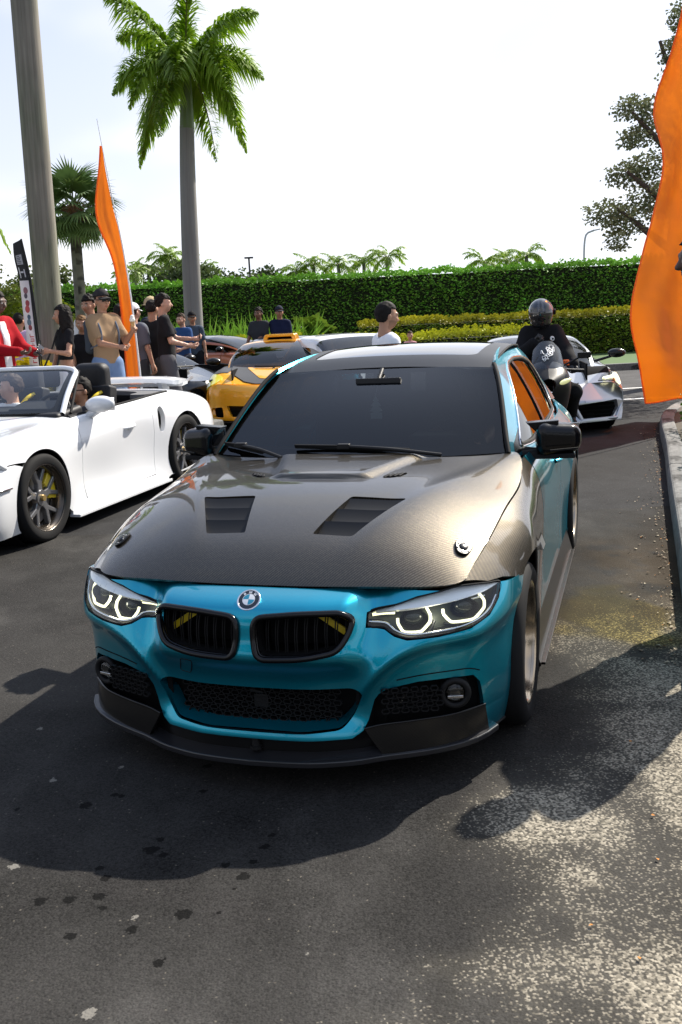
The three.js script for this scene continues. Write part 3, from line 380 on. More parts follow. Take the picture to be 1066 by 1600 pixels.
  // --- roundel: black ring with letters, quartered middle
  {
    const cv = document.createElement('canvas'); cv.width = cv.height = 256; const c = cv.getContext('2d'); c.fillStyle = '#d8d8da'; c.fillRect(0, 0, 256, 256); c.fillStyle = '#0b0b0d'; c.beginPath(); c.arc(128, 128, 120, 0, 7); c.fill();
    for (let k = 0; k < 4; k++) { c.fillStyle = k & 1 ? '#e9e9ea' : '#1a8aa6'; c.beginPath(); c.moveTo(128, 128); c.arc(128, 128, 70, Math.PI * (1 + k * .5), Math.PI * (1.5 + k * .5)); c.closePath(); c.fill(); }
    c.strokeStyle = '#d8d8da'; c.lineWidth = 6; c.beginPath(); c.arc(128, 128, 71, 0, 7); c.stroke(); c.fillStyle = '#f2f2f2'; c.font = 'bold 46px sans-serif'; c.textAlign = 'center'; c.textBaseline = 'middle';
    [['B', -.72], ['M', 0], ['W', .72]].forEach(([l, a]) => { c.save(); c.translate(128, 128); c.rotate(a); c.fillText(l, 0, -96); c.restore(); });
    const t = new THREE.CanvasTexture(cv); t.colorSpace = THREE.SRGBColorSpace; const e = new THREE.Group(); e.name = 'emblem'; e.position.set(0, .682, 2.138); e.rotation.x = -.85; S.add(e);
    const f = new THREE.CircleGeometry(.040, 40); { const p = f.attributes.position; for (let i = 0; i < p.count; i++) p.setZ(i, .006 - 2.2 * (p.getX(i) ** 2 + p.getY(i) ** 2)); f.computeVertexNormals(); }
    part('badge_face', f, phy([1, 1, 1], .25, { map: t, clearcoat: 1 }), e); part('badge_rim', [mv(new THREE.TorusGeometry(.0405, .003, 8, 48), 0, 0, .001), cyl(.041, .041, .012, 40, 0, 0, -.006, Math.PI / 2)], M.chrome, e);
  }
  // --- headlights
  for (const sd of [1, -1]) {
    const g = new THREE.Group(); g.name = 'headlight'; S.add(g);
    const out = [[.405, .625], [.405, .583], [.464, .576], [.503, .557], [.548, .546], [.65, .55], [.742, .562], [.80, .591], [.832, .636], [.846, .680], [.80, .688], [.74, .693], [.69, .693], [.64, .684], [.568, .671], [.496, .648]];
    const lens = (s, y, o = V(0, 0, 0)) => { const q = fas(s, y); return o.set(q.x * sd, y, q.z - .004); };
    const deep = d => (s, y, o = V(0, 0, 0)) => { const q = fas(s, y); return o.set((q.x - d * .25) * sd, y, q.z - d); };
    part('lens', sheet(lens, out, [], { du: .03, t: .004, c: [0, .4, .6] }), M.glass, g);
    part('housing', sheet(deep(.085), out.map(p => [p[0] + .0, p[1]]), [], { du: .04, t: 0, c: [0, .4, .6] }), std([.055, .062, .05], .34, { metalness: .45 }), g);
    const rim2 = out.map(p => { const a = lens(...p), b = deep(.085)(...p); return [a.clone(), b.clone()]; }); { const pos = []; for (let i = 0; i < rim2.length; i++) { const [a, b] = rim2[i], [c, d] = rim2[(i + 1) % rim2.length]; for (const q of [a, b, c, c, b, d]) pos.push(q.x, q.y, q.z); } const w = new THREE.BufferGeometry(); w.setAttribute('position', new THREE.Float32BufferAttribute(pos, 3)); w.computeVertexNormals(); part('side_wall', w, phy([.012, .012, .012], .4, { specularIntensity: .5 }), g); }
    part('seal', trim((s, y) => lens(s, y), out, .004, -.003, true, 90, 5), M.rubber, g);
    // silver brow under the bonnet edge
    part('brow', sheet((s, y, o = V(0, 0, 0)) => deep(.007 + Math.max(0, y - .622 - (s - .42) * .125) * .8)(s, y, o), [[.42, .630], [.496, .647], [.568, .668], [.64, .681], [.69, .690], [.74, .691], [.80, .686], [.842, .679], [.78, .663], [.70, .651], [.62, .644], [.52, .634], [.43, .622]], [], { du: .03, t: .012, c: [0, .4, .6] }), phy([.88, .88, .90], .2, { clearcoat: 1 }), g);
    // two bright rings, each open at the top, and their projectors
    for (const [cs, cy, w, h] of [[.565, .592, .056, .040], [.725, .614, .066, .042]]) {
      const ring = [[-1, .15], [-.96, -.18], [-.92, -.30], [-.62, -.82], [-.52, -.90], [.42, -.93], [.54, -.86], [.92, -.30], [.97, -.18], [.97, .30], [.94, .42], [.70, .95]].map(p => deep(.040)(cs + p[0] * w, cy + p[1] * h)).map(q => [q.x, q.y, q.z]);
      part('light_ring', tube(ring, .0054, 90, 8), M.led, g);
      const q = deep(.075)(cs, cy); const pr = new THREE.Group(); pr.name = 'projector'; pr.position.copy(q); pr.rotation.y = sd * .3; g.add(pr);
      part('bowl', [mv(new THREE.LatheGeometry([[.044, .03], [.040, .012], [.030, 0]].map(p => new THREE.Vector2(...p)), 32), 0, 0, 0, Math.PI / 2, 0, 0, [1.15, 1, .82])], M.plastic, pr); part('projector_lens', ball(.033, 0, 0, .004, [1.15, .82, .6]), phy([.02, .024, .022], .06), pr); part('shutter', box(.07, .045, .004, 0, 0, -.01), M.dark, pr);
      part('ring_bracket', tube([[-.9, -1.05], [0, -1.25], [.95, -1.05], [1.25, -.2]].map(p => deep(.052)(cs + p[0] * w, cy + p[1] * h)).map(q => [q.x, q.y, q.z]), .006, 24, 6), M.dark, g);
    }
    part('light_bar', tube([[.418, .608], [.45, .611], [.495, .616]].map(p => deep(.035)(...p)).map(q => [q.x, q.y, q.z]), .0058, 16, 8), M.led, g);
    part('lamp_fin', tube([[.745, .640], [.79, .643]].map(p => deep(.04)(...p)).map(q => [q.x, q.y, q.z]), .004, 6, 6), M.chrome, g);
    part('chrome_strip', [tube([[.41, .592], [.47, .586], [.505, .566], [.55, .554], [.65, .557], [.74, .569], [.80, .598], [.828, .64]].map(p => deep(.020)(...p)).map(q => [q.x, q.y, q.z]), .0048, 50, 6)], M.chrome, g);
    part('side_marker', sheet(deep(.03), [[.415, .622], [.49, .640], [.50, .628], [.42, .616]], [], { du: .03, t: .003, c: [0, .4, .6] }), M.steel, g);
    { const L = new THREE.PointLight(C(1, .95, .75), .012, 1.5); const q = deep(.02)(.64, .60); L.position.copy(q); L.castShadow = true; g.add(L); }
  }
  // --- sides
  const rows = [
    [1.95, [.76, .14], [.785, .25], [.79, .36], [.79, .46], [.785, .54], [.77, .605], [.742, .655], [.70, .69]],
    [1.75, [.838, .14], [.858, .25], [.873, .36], [.882, .46], [.881, .55], [.868, .62], [.837, .685], [.748, .768]],
    [1.6, [.855, .14], [.87, .25], [.880, .36], [.885, .46], [.888, .56], [.886, .64], [.858, .725], [.770, .818]],
    [1.405, [.87, .14], [.88, .25], [.893, .37], [.902, .49], [.908, .60], [.908, .69], [.880, .775], [.7875, .853]],
    [1.2, [.868, .14], [.876, .25], [.886, .38], [.895, .51], [.90, .62], [.897, .71], [.870, .81], [.802, .882]],
    [1.0, [.862, .14], [.868, .25], [.876, .38], [.884, .52], [.889, .64], [.884, .75], [.858, .845], [.808, .905]],
    [.8, [.86, .14], [.864, .25], [.87, .38], [.876, .52], [.881, .65], [.875, .77], [.846, .875], [.795, .948]],
    [.6, [.86, .14], [.862, .25], [.866, .38], [.871, .52], [.876, .66], [.869, .77], [.846, .875], [.795, .955]],
    ...[.2, -.2, -.7].map(z => [z, [.86, .14], [.862, .25], [.865, .38], [.870, .52], [.874, .66], [.868, .775], [.848, .875], [.805, .948]]),
    [-1.1, [.864, .14], [.868, .25], [.874, .38], [.882, .52], [.888, .65], [.882, .765], [.858, .87], [.800, .948]],
    [-1.405, [.87, .14], [.88, .25], [.893, .37], [.902, .49], [.907, .60], [.903, .72], [.872, .845], [.785, .955]],
    [-1.7, [.85, .16], [.868, .26], [.885, .38], [.893, .5], [.895, .61], [.886, .73], [.845, .855], [.74, .965]],
    [-2.0, [.81, .2], [.83, .29], [.85, .4], [.86, .5], [.86, .61], [.85, .73], [.805, .86], [.70, .955]],
    [-2.33, [.70, .25], [.72, .32], [.75, .42], [.76, .5], [.76, .6], [.75, .72], [.71, .84], [.62, .93]]];
  for (const r of rows) if (r[0] >= .9) { let b = shut[0]; for (const p of shut) if (Math.abs(p[1] - r[0]) < Math.abs(b[1] - r[0])) b = p; if (r[0] < 1.9) r[8] = [b[0] + .004, H(b[0], r[0]) - .002]; }
  const sec = sections(rows), sideAt = (z, y) => [z, sec.v(z, y)], P = a => a.map(p => sideAt(...p));
  const side = (sgn, outer, holes, o) => sheet((z, v, q = V(0, 0, 0)) => { sec(z, v, q); q.x *= sgn; return q; }, outer, holes || [], { du: .03, dv: .09, t: .012, c: [0, .5, 0], uv: p => [p.z, p.y + p.x * .4], ...o });
  const AF = [1.405, .33, .37], AR = [-1.405, .335, .37];
  const vtop = sec.top, topLine = (a, b, n) => [...Array(n + 1).keys()].map(i => [lerp(a, b, i / n), vtop]);
  // wheel opening runs from the rear foot over the top to the bumper joint
  const archF = P(arc(...AF, 210, 60, 26)), fend2 = [...topLine(1.905, .70, 24), ...P([[.675, .92], [.66, .85], [.655, .6], [.66, .33], [.665, .145]]), ...archF, ...P([[1.68, .668], [1.757, .688], [1.83, .69]])];
  for (const sd of [1, -1]) {
    part('front_wing', side(sd, fend2), carbon, S);
    part('wing_vent', [(() => { const q = sec(.86, sec.v(.86, .60)); return box(.012, .055, .10, sd * (q.x + .001), .60, .86, 0, 0, .35); })()], M.steel, S);
    const d1 = [...topLine(.66, -.42, 20), ...P([[-.425, .85], [-.43, .6], [-.43, .225], [.655, .225]]), ...P([[.648, .33], [.645, .6], [.65, .85]])];
    const dr = part('front_door', side(sd, d1), teal, S);
    const d2 = [...topLine(-.43, -1.28, 16), ...P([[-1.27, .85], [-1.2, .74], [-1.09, .60], [-1.02, .42], [-1.0, .225], [-.438, .225], [-.438, .6], [-.433, .85]])];
    const dq = part('rear_door', side(sd, d2), teal, S);
    for (const [D, z] of [[dr, -.22], [dq, -1.07]]) { const q = sec(z, sec.v(z, .80)); part('handle', [tube([[sd * (q.x + .002), .80, z + .085], [sd * (q.x + .026), .803, z + .04], [sd * (q.x + .026), .805, z - .06], [sd * (q.x + .002), .806, z - .095]], .011, 20, 8)], teal, D); }
    const qt = [...topLine(-1.288, -2.3, 20), ...P([[-2.32, .70], [-2.32, .27], [-2.0, .22], [-1.72, .20]]), ...P(arc(...AR, -22, 212, 30)), ...P([[-1.01, .225], [-1.03, .42], [-1.098, .60], [-1.21, .74], [-1.278, .85]])];
    part('rear_quarter', side(sd, qt), teal, S);
    const sk = (z, y, o = V(0, 0, 0)) => { const q = sec(z, sec.v(z, Math.max(.14, y))); return o.set(sd * (q.x + .004 + (.19 - y) * .28), y, z); };
    part('side_skirt', sheet(sk, [[1.05, .085], [1.05, .215], [-1.05, .215], [-1.06, .085]], [], { du: .08, dv: .03, t: .03, c: [0, .1, 0] }), carbonDark, S);
    part('skirt_blade', box(.05, .012, 2.05, sd * .888, .088, 0), carbonDark, S);
    // wheel housings
    for (const [z] of [AF, AR]) part('wheel_housing', [mv(new THREE.CylinderGeometry(.385, .385, .26, 32, 1, true, 0, Math.PI * 2), sd * .66, .36, z, 0, 0, Math.PI / 2), box(.02, .8, .8, sd * .53, .42, z)], M.matte, S);
    for (const [A, nm] of [[AF], [AR]]) part('arch_lip', tube(arc(A[0], A[1], A[2] - .004, A === AF ? 66 : -10, 195, 30).map(([z, y]) => { const q = sec(z, sec.v(z, y)); return [sd * (q.x - .008), y, z]; }), .006, 50, 6), M.rubber, S);
  }
  // --- glasshouse
  const G = (y, z) => { const t = y - .945; let x = .803 - .36 * t - .34 * t * t - .55 * Math.max(0, t - .33) ** 2 * 3; x -= .055 * sstep(.1, .78, z) + .09 * sstep(-.8, -1.9, z); return x; };
  const gl = (sd, d = 0) => (z, y, o = V(0, 0, 0)) => o.set(sd * (G(y, z) + d), y, z);
  const pil = smooth([[.715, .972], [.66, 1.02], [.55, 1.098], [.40, 1.198], [.27, 1.278], [.15, 1.337], [.05, 1.362]], 22), rail = smooth([[.05, 1.362], [-.2, 1.392], [-.5, 1.404], [-.85, 1.394], [-1.15, 1.355], [-1.45, 1.262], [-1.75, 1.12], [-1.98, 1.0], [-2.05, .955]], 24);
  const dlo = [[.52, .975], [.38, 1.075], [.25, 1.165], [.10, 1.245], [-.02, 1.297], [-.2, 1.333], [-.5, 1.343], [-.8, 1.33], [-1.05, 1.29], [-1.25, 1.215], [-1.43, 1.09], [-1.44, 1.04], [-1.36, .99], [-1.2, .968], [-.4, .962], [.3, .962]];
  const dl = round(dlo, .05, 3);
  for (const sd of [1, -1]) {
    part('pillar_and_rail', sheet(gl(sd), [...pil, ...rail.slice(1), [-1.2, .94], [-.3, .94], [.66, .94]], [dl], { du: .035, dv: .03, t: .02, th: .015, c: [0, 1, -.5] }), teal, S);
    part('window_trim', [trim(gl(sd, .002), dl, .0065, 0, true, 120, 6)], M.chrome, S);
    part('window_seal', trim(gl(sd, -.006), dl.map(p => [lerp(p[0], -.45, .025), lerp(p[1], 1.12, .05)]), .011, 0, true, 120, 6), M.rubber, S);
    part('front_window', sheet(gl(sd, -.012), [[.47, .965], [.36, 1.07], [.24, 1.155], [.09, 1.235], [-.03, 1.287], [-.2, 1.33], [-.385, 1.337], [-.40, .955]], [], { du: .08, t: .004, c: [0, 1, -.5] }), M.limo, S);
    part('rear_window', sheet(gl(sd, -.012), [[-.46, .955], [-.445, 1.337], [-.8, 1.323], [-1.03, 1.286], [-1.14, .96]], [], { du: .08, t: .004, c: [0, 1, -.5] }), M.limo, S);
    part('quarter_window', sheet(gl(sd, -.012), [[-1.18, .96], [-1.08, 1.262], [-1.25, 1.20], [-1.42, 1.09], [-1.43, 1.04], [-1.35, .985]], [], { du: .08, t: .004, c: [0, 1, -.5] }), M.limo, S);
    part('door_pillar', sheet(gl(sd, -.004), [[-.395, .95], [-.375, 1.343], [-.45, 1.343], [-.465, .95]], [], { du: .05, t: .02, c: [0, 1, -.5] }), M.gloss, S);
    part('door_pillar', sheet(gl(sd, -.005), [[-1.13, .955], [-1.02, 1.285], [-1.09, 1.268], [-1.19, .955]], [], { du: .05, t: .015, c: [0, 1, -.5] }), M.gloss, S);
    // black corner piece and strip beside the windscreen
    part('mirror_sail', sheet(gl(sd, .001), [[.66, .955], [.50, .955], [.505, .985], [.40, 1.062], [.47, 1.04], [.60, 1.005]], [], { du: .04, t: .01, c: [0, 1, -.5] }), M.gloss, S);
    part('screen_strip', tube(pil.slice(0, -3).map(([z, y]) => [sd * (G(y, z) - .012), y + .004, z + .006]), .011, 40, 6), M.rubber, S);
  }
  const ws = (u, t, o = V(0, 0, 0)) => { const a = Math.abs(u), q = .03 * Math.sin(Math.PI * t) * (1 - .4 * a * a); const yb = .972 + .006 * a * a, yt = 1.338 - .010 * a ** 3; const y = lerp(yb, yt, t) + q * .55, z = lerp(.835 - .135 * a ** 2.2, .085 + .06 * a ** 3, t) + q * .4; const zz = clamp(z, 0, .75), xe = G(Math.min(y, 1.36), zz) - .014; return o.set(u * xe, y, z); };
  part('windscreen', sheet(ws, [[-1, 0], [1, 0], [1, 1], [-1, 1]], [], { du: .08, dv: .07, t: .005, c: [0, .9, -.5] }), phy([.17, .19, .195], .012, { transmission: 1, thickness: 0, ior: 1.42 }), S);
  const wsIn = (u, t, o = V(0, 0, 0)) => { ws(u, t, o); o.z -= .006; o.y -= .008; return o; };
  part('screen_border', sheet(wsIn, [[-1, 0], [1, 0], [1, 1], [-1, 1]], [round([[-.93, .10], [.93, .10], [.92, .955], [-.92, .955]], [.12, .12, .06, .06], 6)], { du: .08, dv: .07, t: 0, c: [0, .9, -.5] }), M.matte, S);
  const Rc = sp([.3, 1.27], [.10, 1.338], [-.05, 1.384], [-.2, 1.410], [-.4, 1.428], [-.65, 1.436], [-.95, 1.424], [-1.2, 1.392], [-1.4, 1.345]);
  const roof = (x, z, o = V(0, 0, 0)) => o.set(x, Rc(z) - (.022 * (x / .58) ** 2 + .012 * (x / .58) ** 4) * (.6 + .4 * sstep(.1, -.3, z)), z);
  const rx = z => G(1.355, clamp(z, -1.2, 0)) - .016, rz = [...Array(13).keys()].map(i => lerp(.09, -1.3, i / 12));
  const roofSide = rz.map(z => [rx(z), z + (z > .05 ? .04 : 0)]), roofO = [...[...Array(9).keys()].map(i => { const u = -1 + i / 4; return [u * rx(.1), .085 + .06 * Math.abs(u) ** 3]; }), ...roofSide.slice(1), ...roofSide.slice(1).reverse().map(p => [-p[0], p[1]])];
  const sun_ = round([[-.46, -.10], [.46, -.10], [.47, -.80], [-.47, -.80]], .07, 5);
  part('roof', sheet(roof, roofO, [sun_], { du: .05, t: .01, th: .01, c: [0, .8, -.5] }), phy([.012, .0125, .014], .38, { specularIntensity: .6 }), S);
  part('sunroof', sheet((x, z, o = V(0, 0, 0)) => { roof(x, z, o); o.y -= .004; return o; }, sun_.map(p => [p[0] * .99, lerp(p[1], -.45, .012)]), [], { du: .06, t: .004, c: [0, .8, -.5] }), phy([.012, .013, .015], .03, { clearcoat: 1, clearcoatRoughness: .01 }), S);
  part('sunroof_liner', sheet((x, z, o = V(0, 0, 0)) => { roof(x, z, o); o.y -= .02; return o; }, roofO, [], { du: .2, t: 0, c: [0, .8, -.5] }), M.matte, S);
  part('roof_strip', both(tube(roofSide.slice(1).map(([x, z]) => [x + .006, roof(x, z).y - .003, z]), .006, 40, 6)), M.rubber, S);
  // rear: screen, boot, bumper, lamps
  const rw = (u, t, o = V(0, 0, 0)) => { const y = lerp(1.372, .99, t); const z = lerp(-1.30, -1.93, t) - .05 * Math.sin(Math.PI * t) + .05 * u * u; return o.set(u * (G(y, -1.6) - .06 + .02 * t), y - .01 * u * u, z); };
  part('rear_screen', sheet(rw, [[-1, 0], [1, 0], [1, 1], [-1, 1]], [], { du: .15, dv: .1, t: .005, c: [0, .8, -.5] }), M.limo, S);
  part('boot_lid', sheet((x, z, o = V(0, 0, 0)) => o.set(x, .992 - (z + 1.9) * (z + 1.9) * .12 - .05 * (x / .7) ** 4, z), [[-.66, -1.88], [.66, -1.88], [.64, -2.34], [-.64, -2.34]], [], { du: .06, t: .02, c: [0, .5, -1] }), teal, S);
  part('boot_spoiler', box(1.2, .02, .08, 0, .985, -2.33, .25), M.gloss, S);
  const rb = (x, y, o = V(0, 0, 0)) => o.set(x, y, -2.42 + .22 * Math.abs(x / .8) ** 3.2 + .05 * sstep(.7, .95, y) - .02 * Math.cos((y - .5) * 5));
  part('rear_bumper', sheet(rb, [[-.78, .24], [.78, .24], [.76, .66], [-.76, .66]], [], { du: .05, t: .02, c: [0, .5, -1] }), teal, S); part('boot_panel', sheet(rb, [[-.62, .67], [.62, .67], [.63, .95], [-.63, .95]], [], { du: .05, t: .02, c: [0, .5, -1] }), teal, S);
  for (const sd of [1, -1]) part('tail_light', sheet((x, y, o = V(0, 0, 0)) => { rb(x, y, o); o.x *= sd; o.z -= .004; return o; }, round([[.40, .72], [.40, .82], [.74, .85], [.77, .72]], .02, 3), [], { du: .04, t: .02, c: [0, .5, -1] }), M.red, S);
  part('underbody', [box(1.5, .04, 4.0, 0, .155, -.1), box(1.05, .5, 1.0, 0, .42, 1.45), box(1.5, .5, .05, 0, .6, .86)], M.matte, S);
  // --- mirrors
  for (const sd of [1, -1]) {
    const m = new THREE.Group(); m.name = 'door_mirror'; m.position.set(sd * .888, 1.004, .46); m.rotation.y = sd * .14; m.scale.setScalar(1.22); S.add(m);
    const shell = nets((x, y, z) => { x *= sd; const t = clamp((x + .08) / .23), hh = lerp(.070, .050, t), cy = lerp(.004, -.002, t); const ax = Math.abs(x - .035) - .088 + .04, ay = Math.abs(y - cy) - hh + .04, az = Math.abs(z + .005 - .03 * t * -1) - lerp(.085, .045, t) + .04; let d = Math.hypot(Math.max(ax, 0), Math.max(ay, 0), Math.max(az, 0)) + Math.min(0, Math.max(ax, ay, az)) - .04; d = Math.max(d, (z - .02) * .75 + (x - .075) * .75 - .02); return d; }, [-.16, -.1, -.12], [.16, .1, .12], .0075);
    part('mirror_cap', shell, M.gloss, m);
    part('mirror_horn', extr([[-.085 * sd, .066], [.03 * sd, .071], [.03 * sd, .045], [-.045 * sd, .03]], .05, .004), M.gloss, m).position.z = -.03;
    part('mirror_foot', [bar([-sd * .12, -.045, .0], [sd * .06, -.062, .0], .022, .016), box(.17, .018, .07, sd * .01, -.064, 0), bar([-sd * .135, -.06, .02], [-sd * .05, -.055, .01], .02)], M.plastic, m);
    part('mirror_glass', box(.17, .10, .004, sd * .035, 0, -.088, 0, sd * .12), M.chrome, m);
    part('indicator', box(.12, .007, .004, sd * .05, -.03, .082, 0, sd * .45), M.plastic, m);
  }
  // --- wipers
  const wipe = (u0, t0, u1, t1, ua, ta) => { const g = new THREE.Group(); g.name = 'wiper'; S.add(g); const L = (u, t, d) => { const q = ws(u, t); return [q.x, q.y + d, q.z + d * .8]; }; const a = L(u0, t0, .012), b = L(u1, t1, .012), k = L(lerp(u0, u1, .45), lerp(t0, t1, .45), .028), s = L(ua, ta, .02); part('blade', [bar(a, b, .007), tube([L(u0, t0, .02), L(lerp(u0, u1, .5), lerp(t0, t1, .5) + .004, .026), L(u1, t1, .02)], .006, 20, 6)], M.rubber, g); part('arm', [tube([s, L(lerp(ua, lerp(u0, u1, .45), .5), lerp(ta, lerp(t0, t1, .45), .5), .034), k], .009, 16, 6), box(.06, .025, .03, ...k, 0, 0, 0)], M.black, g); };
  wipe(-.40, .085, .40, .04, .60, -.02); wipe(-.96, .085, -.62, .02, -.45, -.03);
  part('cowl', [tube([...Array(9).keys()].map(i => { const u = -1 + i / 4, q = ws(u, -.01); return [q.x * .98, q.y - .02, q.z + .01]; }), .02, 40, 6)], M.matte, S);
  // --- wheels
  const bw = { R: .326, w: .235, rim: .248, n: 5, dish: .085, lip: .012, sw: .055, concave: -.3, cal: 2.5 }, bronze = std([.36, .25, .12], .34, { metalness: .85 });
  for (const sd of [1, -1]) { for (const z of [1.405, -1.405]) addWheel(S, bw, .775, z, sd, { face: bronze, lip: std([.42, .34, .25], .2, { metalness: 1 }), caliper: M.dark }); }
  // --- cabin
  const cab = new THREE.Group(); cab.name = 'cabin'; S.add(cab);
  part('dashboard', [box(1.36, .22, .36, 0, .86, .52), box(1.36, .5, .08, 0, .62, .42), box(.30, .10, .2, .36, .985, .42)], M.leather, cab);
  part('cabin_floor', [box(1.5, .04, 2.6, 0, .22, -.6), box(.24, .3, 1.2, 0, .38, -.1), box(1.45, .75, .05, 0, .6, -1.75)], M.matte, cab);
  for (const [x, z] of [[.37, -.30], [-.37, -.30], [.37, -1.2], [-.37, -1.2], [0, -1.2]]) part('seat', [box(.50, .16, .52, x, .42, z), box(.50, .62, .16, x, .76, z - .30, -.2), box(.25, .19, .10, x, 1.13, z - .38, -.15)], M.leather, cab);
  part('steering_wheel', [mv(new THREE.TorusGeometry(.185, .015, 10, 40), .37, .90, .28, -.35, 0, 0), box(.30, .05, .03, .37, .90, .28, -.35), box(.1, .12, .05, .37, .89, .29, -.35)], M.leather, cab);
  part('interior_mirror', [box(.24, .07, .035, 0, 1.262, .23, -.2), bar([0, 1.29, .22], [0, 1.335, .14], .012)], M.black, cab);
}
// air freshener tree hanging under the interior mirror
{
  const c = Math.cos(-.2992), s = Math.sin(-.2992), w = (x, y, z) => [.2946 + c * x + s * z, y, -5.3388 - s * x + c * z], p = w(0, 1.15, .30), t = thing('air_freshener', 'pale green tree shaped air freshener hanging behind the dark windscreen', 'air freshener', p, -.2992);
  part('card', extr([[-.008, -.055], [-.030, -.055], [-.030, -.025], [-.010, -.020], [-.034, -.015], [-.014, .010], [-.028, .012], [-.008, .035], [-.016, .036], [0, .062], [.016, .036], [.008, .035], [.028, .012], [.014, .010], [.034, -.015], [.010, -.020], [.030, -.025], [.030, -.055]], .002), std([.72, .85, .80], .7), t); part('string', bar([0, .06, 0], [0, .115, -.055], .0012), M.white, t);
}
// ---------------------------------------------------------------- the other cars
const seam = std([.01, .01, .011], .8);
